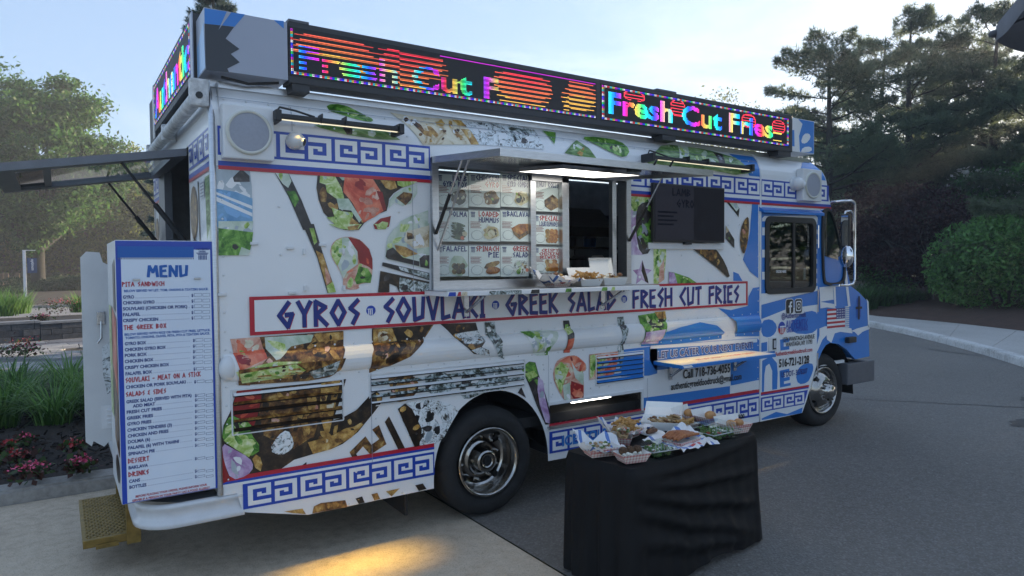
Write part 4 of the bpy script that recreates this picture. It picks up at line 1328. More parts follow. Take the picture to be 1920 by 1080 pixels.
mb.build('striped_flag_decal', quarter)
mb = MB()
cx, cz = S(*PX('J', 503, 497))
side_rect(mb, cx - 0.055, cx + 0.06, cz - 0.012, cz + 0.012, BLACK, 3)
side_rect(mb, cx - 0.012, cx + 0.012, cz - 0.12, cz + 0.12, BLACK, 4)
side_rect(mb, cx - 0.035, cx - 0.025, cz - 0.10, cz + 0.10, NAVY, 2); side_rect(mb, cx + 0.025, cx + 0.035, cz - 0.10, cz + 0.10, NAVY, 2)
mb.build('cross_decal', quarter)
mb = MB()
for i in range(11):
    x, z = S(*PX('J', 449, 492 + 9 * i)); mb.bbox(x - 0.035, x + 0.035, -0.010, -0.001, z - 0.008, z + 0.006, WHITE2, 0.003)
mb.build('vent_ribs', quarter, kind='stuff')
qo = SS('J', smooth_loop([(333, 70), (352, 46), (374, 52), (396, 115), (424, 230), (441, 300), (440, 372), (420, 394), (358, 397), (337, 380)], 2))
c0 = (sum(p[0] for p in qo) / len(qo), sum(p[1] for p in qo) / len(qo))
qi = [(c0[0] + (x - c0[0]) * 0.86, c0[1] + (z - c0[1]) * 0.93) for x, z in qo]
mb = MB(); ring(mb, qo, qi, -0.016, 0.0, BLACKM); qw = mb.build('quarter_window', quarter)
zc = S(*PX('J', 380, 300))[1]
up = [p for p in qi if p[1] >= zc]
mb = MB(); side_poly(mb, up, mat('dark_green_glass', (0.012, 0.022, 0.022), rough=0.03, spec=0.9), 2); mb.build('pane', qw)
# nose, windscreen and front
mb = MB()
mb.prism([(5.9, 0.036, 1.5), (6.047, 0.036, 1.456), (6.36, 0.036, 1.285), (6.40, 0.036, 0.72), (6.14, 0.036, 0.71), (6.1, 0.036, 1.0), (5.5, 0.036, 1.0), (5.5, 0.036, 1.4)], (0, TW - 0.08, 0), BLUE)
mb.build('nose', truck)
mb = MB()
mb.add([(5.675, 0.04, 2.245), (6.047, 0.04, 1.456), (6.047, TW - 0.04, 1.456), (5.675, TW - 0.04, 2.245)], [(0, 1, 2, 3)], TINT)
mb.build('windscreen', truck)
mb = MB()
mb.bbox(5.98, 6.49, -0.01, 0.10, 0.445, 0.665, GREYM, 0.012)
mb.bbox(6.36, 6.49, 0.10, TW, 0.445, 0.665, GREYM, 0.012)
mb.build('front_bumper', truck)
mb = MB(); x, z = S(*PX('J', 458, 640)); mb.bbox(x - 0.07, x + 0.07, -0.05, -0.001, z - 0.03, z + 0.03, BLACKM, 0.01); mb.build('hood_latch', quarter)
# wheel wells
for (cx, r) in ((ACX, AR + 0.04), (5.66, 0.52)):
    mb = MB()
    vs, fs = [], []
    for i in range(17):
        a = math.pi * i / 16
        for y in (0.045, 0.75):
            vs.append((cx + r * math.cos(a), y, 0.33 + r * 1.14 * math.sin(a)))
    for i in range(16): fs.append((2 * i, 2 * i + 1, 2 * i + 3, 2 * i + 2))
    mb.add(vs, fs, UNDER)
    mb.box(cx - r, cx + r, 0.75, 0.76, 0.30, 0.33 + r, UNDER)
    mb.build('wheel_well', truck)
mb = MB(); mb.bbox(1.10, 1.12, 0.05, 0.45, 0.12, 0.42, RUBBER, 0.004); mb.build('mudflap', truck)
mb = MB(); mb.box(5.28, 6.02, 0.05, 0.075, 0.67, 0.70, WHITE2); mb.build('step_bar', truck)

# inside of the cab: seat, dash, steering wheel
mb = MB()
mb.bbox(4.75, 5.2, 1.5, 2.0, 0.62, 1.15, BLACKM, 0.04); mb.bbox(4.65, 4.80, 1.5, 2.0, 1.1, 1.85, BLACKM, 0.05)
mb.build('driver_seat', truck)
mb = MB(); mb.prism([(5.45, 0.08, 0.9), (5.45, 0.08, 1.42), (5.62, 0.08, 1.5), (5.95, 0.08, 1.5), (5.95, 0.08, 0.9)], (0, TW - 0.16, 0), GREYM); mb.build('dashboard', truck)
mb = MB()
mb.tube([(5.28 + 0.12 * math.sin(a) * 0.3, 1.75 + 0.22 * math.cos(a), 1.52 + 0.2 * math.sin(a)) for a in [2 * math.pi * k / 20 for k in range(20)]], 0.015, BLACKM, n=6, closed=True)
mb.cyl((5.28, 1.75, 1.52), (5.5, 1.75, 1.35), 0.03, BLACKM, n=8)
mb.build('steering_wheel', truck)
mb = MB(); mb.box(4.45, 5.85, TW - 0.075, TW - 0.05, 0.62, 2.3, GREYM); mb.build('added_dark_panel', truck)  # dark panel added to hide the sunlit far wall behind the door window
mb = MB(); mb.box(4.5, 4.54, 0.1, 1.3, 0.62, 2.6, GREYM); mb.build('cab_partition', truck)

# -- mirrors on chrome arms
MY = -0.16
mb = MB()
a = [YP(*PX('J', x, y), MY * (0.2 if i == 0 else 1)) for i, (x, y) in enumerate(((380, 22), (430, 17), (470, 15), (484, 22), (488, 36), (487, 200), (486, 370), (478, 390), (455, 397), (420, 396)))]
mb.tube(a, 0.012, CHROME, n=8)
b = [YP(*PX('J', x, y), MY) for x, y in ((440, 230), (438, 90), (446, 64), (470, 60), (479, 75), (480, 150))]
mb.tube(b, 0.008, CHROME, n=8)
mb.cyl(YP(*PX('J', 420, 396), MY), YP(*PX('J', 372, 398), 0.0), 0.012, CHROME, n=8)
mir = mb.build('mirror_bracket', truck)
mb = MB()
c0, c1 = YP(*PX('J', 441, 75), MY - 0.01), YP(*PX('J', 478, 225), MY - 0.01)
mb.bbox(c0.x, c0.x + 0.035, MY - 0.055, MY + 0.035, c1.z, c0.z, BLACKM, 0.012)
mb.box(c0.x - 0.002, c0.x + 0.0, MY - 0.045, MY + 0.025, c1.z + 0.015, c0.z - 0.015, CHROME)
mb.build('mirror', mir)
mb = MB()
c = YP(*PX('J', 447, 265), MY - 0.02)
mb.ball(c, 0.095, CHROME, (0.45, 0.8, 1.15), 3); mb.build('spot_mirror', mir)
mb = MB()
mb.tube([YP(*PX('J', 436, 395), MY), YP(*PX('J', 440, 330), MY), YP(*PX('J', 447, 290), MY)], 0.007, BLACKM, n=6); mb.build('mirror_stay', mir)

# -- wheels
def wheel(cx, cz, y, front, far=False):
    sgn = -1
    mb = MB()
    ax = (0, -1, 0)
    if front:
        mb.lathe([(0.238, 0.0), (0.235, 0.02), (0.222, 0.022), (0.212, -0.01), (0.205, -0.03), (0.19, -0.025), (0.15, 0.02), (0.12, 0.045), (0.10, 0.05)], (cx, y, cz), ax, WHEELM, 40)
        mb.lathe([(0.11, 0.045), (0.075, 0.05), (0.07, 0.10), (0.055, 0.115), (0.0, 0.12)], (cx, y, cz), ax, WHEELM, 28)
    else:
        mb.lathe([(0.238, 0.0), (0.236, 0.022), (0.222, 0.024), (0.212, 0.0), (0.205, -0.06), (0.195, -0.10), (0.17, -0.115), (0.12, -0.12), (0.095, -0.115)], (cx, y, cz), ax, WHEELM, 40)
        mb.lathe([(0.12, -0.118), (0.08, -0.11), (0.078, -0.02), (0.07, -0.008), (0.035, -0.004), (0.034, -0.012), (0.0, -0.012)], (cx, y, cz), ax, WHEELM, 28)
    w = mb.build('wheel', truck)
    mb = MB()
    mb.lathe([(0.236, -0.18), (0.24, 0.0), (0.262, 0.014), (0.30, 0.020), (0.335, 0.012), (0.357, -0.012), (0.368, -0.035), (0.370, -0.06), (0.370, -0.16), (0.360, -0.19), (0.30, -0.21), (0.236, -0.20)], (cx, y, cz), ax, RUBBER, 48)
    for k in range(3):
        mb.lathe([(0.3715, -0.07 - 0.032 * k), (0.3715, -0.075 - 0.032 * k)], (cx, y, cz), ax, DARKGAP, 48)
    mb.build('tyre', w)
    if not far:
        for k in range(10):
            a = 2 * math.pi * k / 10 + 0.2
            rr, d0, d1 = (0.098, -0.05, -0.09) if front else (0.145, 0.118, 0.085)
            p = Vector((cx + rr * math.cos(a), y, cz + rr * math.sin(a)))
            mb = MB(); mb.cyl(p + Vector((0, d0, 0)), p + Vector((0, d1, 0)), 0.012, WHEELM, n=6, r1=0.009); mb.build('lug_nut', w)
        for k in range(4):
            a = math.pi / 2 * k + 0.75
            rr, d = (0.178, -0.012) if front else (0.178, 0.108)
            p = Vector((cx + rr * math.cos(a), y + d, cz + rr * math.sin(a)))
            mb = MB(); mb.lathe([(0.0, 0.008), (0.019, 0.008), (0.024, 0.003)], p, ax, DARKGAP, 12); mb.build('hand_hole', w)  # dark disc painted on for the shade inside the hole
    if not front and not far:
        mb = MB()
        for k in range(8):
            a = math.pi / 4 * k
            mb.cyl((cx + 0.02 * math.cos(a), y + 0.012, cz + 0.02 * math.sin(a)), (cx + 0.02 * math.cos(a), y - 0.0, cz + 0.02 * math.sin(a)), 0.005, BLACKM, n=6)
        mb.lathe([(0.0, -0.008), (0.034, -0.008)], (cx, y, cz), ax, BLACKM, 16)
        mb.build('hub_cap', w)
    return w
RWX, FWX, FWZ = 1.71, 5.645, 0.425
wheel(RWX, 0.37, 0.035, False)
wheel(FWX, FWZ, 0.06, True)
wheel(RWX, 0.37, TW - 0.16, False, True)
wheel(FWX, FWZ, TW - 0.16, True, True)
mb = MB(); mb.lathe([(0.2, 0), (0.36, 0), (0.368, -0.03), (0.368, -0.15), (0.3, -0.19), (0.2, -0.19)], (RWX, 0.31, 0.37), (0, -1, 0), RUBBER, 32); mb.build('inner_tyre', truck)

# ------------------------------------------------------------------ rooftop light signs
def emis_attr(name, strength):
    m = bpy.data.materials.new(name); MATS[name] = m
    m.use_nodes = True
    n, l = m.node_tree.nodes, m.node_tree.links
    n.remove(n['Principled BSDF'])
    a = n.new('ShaderNodeVertexColor'); a.layer_name = 'Col'
    e = n.new('ShaderNodeEmission'); e.inputs['Strength'].default_value = strength
    l.new(a.outputs['Color'], e.inputs['Color']); l.new(e.outputs['Emission'], n['Material Output'].inputs['Surface'])
    return m
LEDM = emis_attr('led_dots', 1.0)
LEDBLK = mat('led_panel_black', (0.012, 0.012, 0.015), rough=0.55)
HOUS = mat('sign_housing', (0.035, 0.037, 0.042), rough=0.5, vary=0.12, scale=6)
LZ0, LZ1 = 2.722, 3.062
LY = -0.03
mb = MB()
mb.bbox(0.402, 5.005, LY, 0.10, LZ0, LZ1, HOUS, 0.006)
for (a, b) in ((0.42, 0.52), (3.32, 3.47), (4.80, 4.99)):
    mb.bbox(a, b, LY + 0.005, 0.10, 2.68, LZ0 + 0.01, HOUS, 0.004)
mb.bbox(0.405, 0.52, LY - 0.003, 0.05, LZ1 - 0.004, LZ1 + 0.012, GREYM, 0.003)
mb.bbox(3.25, 3.47, LY - 0.003, 0.05, LZ1 - 0.004, LZ1 + 0.012, GREYM, 0.003)
sign = mb.build('led_sign', truck)
# corner box with torn-zigzag print
mb = MB()
GB = mat('grey_blue_wrap', '#a3a9b8', rough=0.35, coat=0.2, vary=0.04, scale=2)
mb.box(-0.025, 0.398, LY, 0.22, 2.735, 3.05, GB)
cbox = mb.build('sign_corner_box', truck)
def CBP(pts, m, ly):
    mb.poly([(YP(*PX('N', x, y), LY).x, LY - 0.001 - 0.001 * ly, YP(*PX('N', x, y), LY).z) for x, y in pts], m)
mb = MB()
CBP([(733, 62), (1038, 108), (960, 200), (733, 178)], BLUE, 0)
CBP([(733, 178), (955, 202), (892, 290), (996, 368), (930, 405), (998, 468), (905, 515), (918, 545), (745, 528)], DARKP, 1)
CBP([(900, 88), (935, 92), (838, 225)], GB, 2)
mb.build('zigzag_print', cbox)
mb = MB(); CBP([(1252, 150), (1328, 158), (1328, 215)], BLUE, 0); mb.build('blue_corner_print', cbox)
mb = MB(); mb.poly([(-0.0265, y, z) for y, z in ((LY, 2.74), (0.2, 2.74), (0.2, 2.9), (LY + 0.02, 2.98))], BLUE_L); mb.build('blue_edge_print', cbox)
# end box towards the cab
mb = MB(); mb.box(5.008, 5.36, LY + 0.01, 0.22, 2.735, 3.045, WHITE)
ebox = mb.build('sign_end_box', truck)
mb = MB()
def EBP(pts, m, ly):
    q = [YP(*PX('H', x, y), LY + 0.01) for x, y in pts]
    mb.poly([(min(max(p.x, 5.012), 5.355), LY + 0.009 - 0.001 * ly, min(max(p.z, 2.74), 3.04)) for p in q], m)
EBP([(1655, 425), (1765, 440), (1765, 650), (1720, 655), (1665, 650), (1660, 540), (1680, 470)], BLUE, 0)
EBP([(1612, 505), (1632, 505), (1634, 600), (1612, 598)], BLUE, 0)
EBP(smooth_loop([(1668, 580), (1685, 528), (1718, 524), (1728, 550), (1700, 585)], 1), WHITE, 1)
EBP(smooth_loop([(1668, 640), (1680, 605), (1730, 600), (1735, 630)], 1), WHITE, 1)
mb.build('blue_wrap_shape', ebox)

def raster(s, cols, rows, bold=0.03, x0=0.0, x1=1.0, r0=0, r1=1):
    """the lit dots of a word laid over a dot grid"""
    tr, w = text_tris(s, bold)
    g = np.zeros((rows, cols), dtype=int) - 1
    ca, cb = int(cols * x0), int(cols * x1)
    sx = (cb - ca) / w; sy = (r1 - r0)
    X, Yg = np.meshgrid(np.arange(cols) + 0.5, np.arange(rows) + 0.5)
    for t in tr:
        p = [(ca + x * sx, r0 + y * sy) for x, y in t]
        d = lambda a, b: (X - b[0]) * (a[1] - b[1]) - (a[0] - b[0]) * (Yg - b[1])
        e0, e1, e2 = d(p[0], p[1]), d(p[1], p[2]), d(p[2], p[0])
        ins = ((e0 >= 0) & (e1 >= 0) & (e2 >= 0)) | ((e0 <= 0) & (e1 <= 0) & (e2 <= 0))
        g[ins] = 1
    return g > 0
PAL = {k: np.array(lin(v)[:3]) for k, v in dict(y='#e3c558', g='#37e07a', c='#22cfe8', b='#2450ff', m='#d12be0', r='#e2384c', o='#e09048', w='#f4f4ff', p='#8a3cff').items()}
def rainbow(t):
    k = ['y', 'c', 'b', 'm', 'r', 'y', 'g', 'c', 'b', 'm', 'y', 'c', 'b']
    f = (t % 1.0) * (len(k) - 1); i = int(f); u = f - i
    return PAL[k[i]] * (1 - u) + PAL[k[i + 1]] * u
def led(name, parent, origin, ux, uz, W, Hh, cols, rows, colour, nrm):
    """colour: (rows, cols, 3), zero = off; rows counted from the bottom"""
    o, ux, uz, nrm = np.array(origin), np.array(ux), np.array(uz), np.array(nrm)
    on = np.argwhere(colour.sum(2) > 0)
    pw, ph = W / cols, Hh / rows
    vs = np.zeros((len(on), 4, 3)); cs = np.zeros((len(on), 4, 3))
    for k, (r, c) in enumerate(on):
        cx, cz = (c + 0.5) * pw, (r + 0.5) * ph
        for q, (a, b) in enumerate(((-1, -1), (1, -1), (1, 1), (-1, 1))):
            vs[k, q] = o + ux * (cx + a * pw * 0.30) + uz * (cz + b * ph * 0.30) + nrm * 0.0025
        cs[k] = colour[r, c]
    ob = fast_mesh(name, vs.reshape(-1, 3), len(on), 4, [LEDM], parent=parent, cols=cs.reshape(-1, 3))
    ob['kind'] = 'stuff'
    return ob
def border(col, rows, cols, bright=1.0, sides='tblr'):
    seq = ['b', 'w', 'r', 'c', 'y', 'm', 'b', 'g', 'w', 'p']
    for c in range(cols):
        k = PAL[seq[(c // 2) % 10]] * bright
        if 'b' in sides: col[0, c] = k; col[1, c] = k * 0.6
        if 't' in sides: col[rows - 1, c] = k; col[rows - 2, c] = k * 0.6
    for r in range(rows):
        k = PAL[seq[(r // 2) % 10]] * bright
        if 'l' in sides: col[r, 0] = k; col[r, 1] = k * 0.6
        if 'r' in sides: col[r, cols - 1] = k; col[r, cols - 2] = k * 0.6
# clean display next to the cab
a0, a1 = YP(*PX('H', 517, 255), LY), YP(*PX('H', 1597, 605), LY)
D2X0, D2X1, DLZ0, DLZ1 = a0.x, a1.x, 2.772, 3.022
rows, cols = 32, 176
g = raster('Fresh Cut Fries', cols, rows, 0.03, 0.03, 0.90, 7, 27)
c2 = np.zeros((rows, cols, 3))
for r in range(rows):
    for c in range(cols):
        if g[r, c]: c2[r, c] = rainbow(c / 62.0)
def arc(col, cx, cy, rx, ry, k='r', step=3):
    for r in range(2, rows - 2):
        for c in range(col.shape[1]):
            d = ((c - cx) / rx) ** 2 + ((r - cy) / ry) ** 2
            if d < 1.0 and (d > 0.75 or (r % step == 0)) and col[r, c].sum() == 0: col[r, c] = PAL[k]
arc(c2, 25, 26, 9, 5); arc(c2, 62, 22, 7, 9); arc(c2, 131, 21, 8, 8); arc(c2, 164, 20, 8, 8)
for c in range(158, 168):
    for r in (12, 13, 4): c2[r, c] = PAL['y']
border(c2, rows, cols, 0.45)
mb = MB(); mb.box(D2X0 - 0.01, D2X1 + 0.01, LY - 0.002, LY + 0.01, DLZ0 - 0.01, DLZ1 + 0.01, LEDBLK); mb.build('display', sign)
led('led_dots', sign, (D2X0, LY - 0.002, DLZ0), (1, 0, 0), (0, 0, 1), D2X1 - D2X0, DLZ1 - DLZ0, cols, rows, c2, (0, -1, 0))
# long display, caught half way through its scan
b0 = YP(*PX('I', 176, 245), LY)
D1X0, D1X1 = b0.x, YP(1116, 190, LY).x
W1 = D1X1 - D1X0
cols = 304
c1 = np.zeros((rows, cols, 3))
g = raster('Fresh Cut F', cols, rows, 0.03, 0.02, 0.62, 4, 21)
ix = lambda x: int((YP(*PX('I', x, 400), LY).x - D1X0) / W1 * cols)          # column under a place in the picture
hx_ = lambda x: int((YP(*PX('H', x, 300), LY).x - D1X0) / W1 * cols)
for c in range(cols):
    for r in range(2, rows - 2):
        stripe = (r + c // 90) % 4 < 2
        if g[r, c] and (stripe or c > ix(1240)):
            c1[r, c] = rainbow(c / 105.0 + 0.07) * (0.8 if stripe else 0.45)
        elif stripe:
            t = r / rows
            hit = None
            for (xa, xb, ra, rb, wob) in ((ix(200), ix(820), 14, 31, 5), (ix(580), ix(830), 4, 22, 2), (ix(840), ix(1330), 12, 30, 5), (ix(1730), hx_(210), 3, 29, 6), (hx_(300), cols - 2, 3, 29, 6), (ix(930), ix(1240), 3, 14, 3)):
                k = math.sin(r * 1.7 + xa) * wob
                if xa + k + abs(r - 17) * 0.3 < c < xb - k - abs(r - 17) * 0.5 and ra <= r <= rb: hit = True
            if hit:
                u = (1 - t) * 1.1 + 0.25 * math.sin(c * 0.05)
                c1[r, c] = (PAL['r'] * max(0, 1 - u) + PAL['o'] * min(1, max(0, u)) if u < 0.75 else PAL['o'] * 0.5 + PAL['y'] * 0.5) * (0.75 if r % 4 else 0.4)
border(c1, rows, cols, 0.45, 'bl')
for c in range(ix(1300), cols): c1[rows - 1, c] = PAL['m'] * 0.5
mb = MB(); mb.box(D1X0 - 0.012, D1X1 + 0.012, LY - 0.002, LY + 0.01, DLZ0 - 0.01, DLZ1 + 0.01, LEDBLK); mb.build('display', sign)
led('led_dots', sign, (D1X0, LY - 0.002, DLZ0), (1, 0, 0), (0, 0, 1), W1, DLZ1 - DLZ0, cols, rows, c1, (0, -1, 0))
# rear sign
RX = -0.04
mb = MB()
mb.box(RX, 0.08, 0.23, 2.06, 2.745, 3.10, HOUS)
mb.box(RX - 0.006, RX, 0.225, 0.30, 2.74, 3.105, GB)
mb.box(RX - 0.006, RX, 2.0, 2.08, 2.70, 3.10, WHITE2)
rsign = mb.build('rear_led_sign', truck)
cols2 = 120
c3 = np.zeros((rows, cols2, 3))
g = raster('Authentic', cols2, rows, 0.04, 0.04, 0.99, 5, 27)
for r in range(rows):
    for c in range(cols2):
        if g[r, c]: c3[r, c] = rainbow(0.05 + c / 70.0)
border(c3, rows, cols2, 0.5)
mb = MB(); mb.box(RX - 0.003, RX + 0.02, 0.31, 1.99, 2.785, 3.075, LEDBLK); mb.build('display', rsign)
led('led_dots', rsign, (RX - 0.003, 1.98, 2.79), (0, -1, 0), (0, 0, 1), 1.66, 0.28, cols2, rows, c3, (-1, 0, 0))
mb = MB(); mb.box(-0.02, 0.7, 2.22, 2.52, 2.69, 3.06, HOUS); mb.build('far_sign_box', truck)
mb = MB()
mb.tube([(0.06, 0.02, 2.715), (0.2, 0.03, 2.70), (0.36, 0.02, 2.725)], 0.008, BLACKM, n=6)
mb.build('cable', truck)

# ------------------------------------------------------------------ serving window
mb = MB()
fw = 0.026
mb.box(WX0 - 0.02, WX0 + fw, -0.03, 0.07, WZ0 - 0.02, WZ1 + 0.02, ALU)
mb.box(WX1 - fw, WX1 + 0.02, -0.03, 0.07, WZ0 - 0.02, WZ1 + 0.02, ALU)
mb.box(WX0 + fw, WX1 - fw, -0.03, 0.07, WZ1 - 0.03, WZ1 + 0.02, ALU)
mb.box(WX0 + fw, WX1 - fw, -0.03, 0.07, WZ0 - 0.02, WZ0 + 0.05, ALU)
mx0, mx1 = YP(*PX('E', 770, 600), 0.03).x, YP(*PX('E', 985, 600), 0.02).x
for (a, b, y0, y1) in ((mx0, mx0 + 0.045, 0.02, 0.06), (mx1 - 0.01, mx1 + 0.05, 0.0, 0.05), (WX1 - fw - 0.10, WX1 - fw - 0.06, 0.02, 0.06)):
    mb.box(a, b, y0, y1, WZ0 + 0.05, WZ1 - 0.03, ALU)
mb.box(mx0, mx1 + 0.05, 0.0, 0.05, WZ0 + 0.05, WZ0 + 0.085, ALU)
mb.box(mx0, mx1 + 0.05, 0.0, 0.05, WZ1 - 0.07, WZ1 - 0.03, ALU)
sw = mb.build('service_window', truck)
mb = MB(); mb.box(WX0 + fw, mx0, 0.030, 0.035, WZ0 + 0.05, WZ1 - 0.03, GLASS); mb.build('pane', sw)
mb = MB(); mb.box(mx0 + 0.045, mx1 - 0.01, 0.018, 0.023, WZ0 + 0.085, WZ1 - 0.07, GLASS); mb.build('pane', sw)
# printed cards behind the glass
CARD = mat('card_white', '#eef3f4', rough=0.55, vary=0.03, scale=9)
CARDL = mat('card_line', '#a06a6e', rough=0.6)
FRY = food('fried_print', ['#3a1a08', '#8a4515', '#c07a2c', '#dba757'], 16, dist=1.2)
DOLM = food('dolma_print', ['#0f1a10', '#25352a', '#5b6a50', '#b9c0b0'], 14)
BOWL = food('bowl_print', ['#5d4a2c', '#b8a070', '#e0d4b0', '#8aa054'], 14)
BALL = food('falafel_print', ['#1d0f08', '#46260f', '#6b3e1a', '#8a8a50'], 16, kind='cell')
CY = 0.052
def card(ex0, ey0, ex1, ey1, title, tcol, fm, vfood, plain=False, tilt=0):
    mb = MB()
    a, b, c, d = YP(*PX('E', ex0, ey0), CY), YP(*PX('E', ex1, ey0), CY), YP(*PX('E', ex0, ey1), CY), YP(*PX('E', ex1, ey1), CY)
    x0, x1 = (a.x + c.x) / 2, (b.x + d.x) / 2
    z1, z0 = (a.z + b.z) / 2, (c.z + d.z) / 2
    w, h = x1 - x0, z1 - z0
    mb.box(x0, x1, CY, CY + 0.003, z0, z1, CARD)
    Yq = lambda k: CY - 0.0008 * k
    def q(u0, u1, v0, v1, m, k=1):
        mb.poly([(x0 + w * u, Yq(k), z0 + h * v) for u, v in ((u0, v0), (u1, v0), (u1, v1), (u0, v1))], m)
    q(0.0, 1.0, 0.97, 1.0, GREYP)
    n = len(title)
    for i, t in enumerate(title):
        tw = min(0.72, 0.105 * len(t)) * w
        th = 0.15 * h if n < 3 else 0.11 * h
        zz = z0 + h * (0.80 - i * (0.19 if n < 3 else 0.13))
        put_text(mb, t, (x1 - 0.05 * w - tw, Yq(2), zz), (1, 0, 0), (0, 0, 1), th, tcol[i % len(tcol)], width=tw, greek=True, th=0.2, n=(0, -1, 0))
    # little column mark
    q(0.06, 0.20, 0.90, 0.93, NAVY2, 2); q(0.07, 0.19, 0.86, 0.885, NAVY2, 2)
    for k in range(4): q(0.08 + 0.03 * k, 0.095 + 0.03 * k, 0.76, 0.85, NAVY2, 2)
    for k in range(5): q(0.05, 0.05 + 0.34 - 0.05 * (k % 2), 0.60 - 0.045 * k, 0.62 - 0.045 * k, CARDL, 2)
    # starburst left empty for the price
    sb = []
    for k in range(36):
        r = (0.19 if k % 2 else 0.165)
        sb.append((x0 + w * (0.25 + r * math.cos(k * math.pi / 18) * 1.05), Yq(2), z0 + h * (0.20 + r * math.sin(k * math.pi / 18) * 0.85)))
    mb.poly(sb, GREYP)
    mb.poly([((p[0] - (x0 + w * 0.25)) * 0.93 + x0 + w * 0.25, Yq(3), (p[2] - (z0 + h * 0.2)) * 0.93 + z0 + h * 0.2) for p in sb], CARD)
    rnd = random.Random(int(ex0 * 7 + ey0))
    key = title[0]
    def blob(cu, cv, ru, rv, m_, k, n_=16, jit=0.16, rot=0.0):
        p_ = []
        for j in range(n_):
            a_ = 2 * math.pi * j / n_; rr = 1 + jit * (rnd.random() - 0.5) * 2
            uu, vv = ru * rr * math.cos(a_), rv * rr * math.sin(a_)
            p_.append((min(x1 - 0.002, x0 + w * (cu + uu * math.cos(rot) - vv * math.sin(rot))), Yq(k), max(z0 + 0.004, z0 + h * (cv + uu * math.sin(rot) + vv * math.cos(rot)))))
        mb.poly(p_, m_)
    if key == 'BAKLAVA':
        mb.poly([(x0 + w * u, Yq(4), z0 + h * v) for u, v in ((0.36, 0.42), (0.62, 0.56), (0.98, 0.58), (0.97, 0.26), (0.64, 0.06), (0.44, 0.22))], fm)
        mb.poly([(x0 + w * u, Yq(4.5), z0 + h * v) for u, v in ((0.44, 0.22), (0.64, 0.06), (0.97, 0.26), (0.97, 0.38), (0.66, 0.22), (0.40, 0.34))], MEAT)
    elif key == 'SPINACH':
        blob(0.72, 0.36, 0.27, 0.10, MEAT, 4, 12, 0.1, 0.35); blob(0.76, 0.18, 0.24, 0.12, fm, 4.5, 12, 0.12, 0.15)
    elif key in ('FALAFEL', 'SPECIAL') and len(title) < 2 or key == 'FALAFEL':
        blob(0.68, 0.34, 0.28, 0.30, PALEG, 4)
        for j in range(6): blob(0.56 + 0.13 * (j % 3), 0.16 + 0.17 * (j // 3), 0.085, 0.09, fm, 4.4 + 0.15 * j, 10, 0.05)
    elif key == 'DOLMA':
        for j in range(6): blob(0.66 + 0.04 * (j % 2), 0.12 + 0.085 * j, 0.22, 0.055, fm, 4 + 0.2 * j, 10, 0.06, -0.25)
    elif key == 'CRISPY' or (key == 'SPECIAL' and title[-1].startswith('LOUK')):
        for j in range(9): blob(0.55 + 0.14 * (j % 3) + rnd.uniform(-.03, .03), 0.14 + 0.14 * (j // 3), 0.11, 0.10, fm if j % 3 else MEAT_T, 4 + 0.12 * j, 9, 0.18)
    elif key == 'NUT ROLLS':
        mb.poly([(x0 + w * u, Yq(4), z0 + h * v) for u, v in ((0.40, 0.36), (0.72, 0.56), (0.97, 0.40), (0.94, 0.16), (0.66, 0.03), (0.42, 0.16))], fm)
    else:
        blob(0.70, 0.28, 0.30, 0.26, WHITE2, 4); blob(0.70, 0.29, 0.25, 0.21, fm, 4.5)
        for j in range(14): blob(0.70 + rnd.uniform(-.17, .17), 0.29 + rnd.uniform(-.13, .13), rnd.uniform(.03, .07), rnd.uniform(.02, .05), rnd.choice([MEAT, LETT, PITA, MEAT_D, fm]), 4.8 + 0.05 * j, 8, 0.2, rnd.uniform(0, 3))
    for (u, v, r, m_) in vfood:
        mb.poly([(min(x1 - 0.003, x0 + w * (u + r * math.cos(k * math.pi / 6))), Yq(6.0 + int(u * 10) % 3 * 0.4), max(z0 + 0.004, z0 + h * (v + r * math.sin(k * math.pi / 6)))) for k in range(12)], m_)
    mb.build('menu_card', sw)
colsE = [(132, 352), (357, 567), (571, 766)]
rowsE = [(236, 462), (482, 694), (716, 930)]
T1 = [[('LAMB', 'GYRO BOX'), ('CHICKEN', 'GYRO'), ('SPECIAL', 'GYRO COMBO')], [('DOLMA',), ('LOADED', 'HUMMUS'), ('BAKLAVA',)], [('FALAFEL',), ('SPINACH', 'PIE'), ('GREEK', 'SALAD')]]
TC = [[[NAVY2], [NAVY2, RED], [NAVY2]], [[NAVY2], [RED, NAVY2], [NAVY2]], [[NAVY2], [RED, NAVY2], [RED, NAVY2]]]
FM = [[MEAT_D, MEAT, BOWL], [DOLM, BOWL, FRY], [BALL, FRY, FETA]]
VF = [[[(0.8, 0.45, 0.1, MEAT)], [(0.75, 0.4, 0.12, MEAT)], [(0.6, 0.2, 0.08, OLIVE)]],
      [[(0.88, 0.25, 0.08, PITA), (0.8, 0.12, 0.06, TOM)], [(0.7, 0.25, 0.12, PITA)], []],
      [[(0.6, 0.3, 0.09, MEAT_D), (0.8, 0.3, 0.09, MEAT_D), (0.7, 0.15, 0.09, MEAT_D)], [], [(0.6, 0.4, 0.08, PALEG), (0.6, 0.15, 0.08, LETT_D), (0.9, 0.2, 0.06, TOM)]]]
for r in range(3):
    for c in range(3):
        card(colsE[c][0], rowsE[r][0], colsE[c][1], rowsE[r][1], T1[r][c], TC[r][c], FM[r][c], VF[r][c])
for (y0, y1, t, tc_, fm, vf) in ((284, 492, ('NUT ROLLS',), [NAVY2], MEAT, []), (512, 712, ('SPECIAL', 'LOUKOUMADES'), [RED, NAVY2], FRY, [(0.7, 0.35, 0.1, FRY)]), (728, 905, ('CRISPY', 'CHICKEN', 'SKEWERS'), [RED], FRY, [(0.65, 0.42, 0.07, PITA)])):
    card(793, y0, 968, y1, t, tc_, fm, vf)

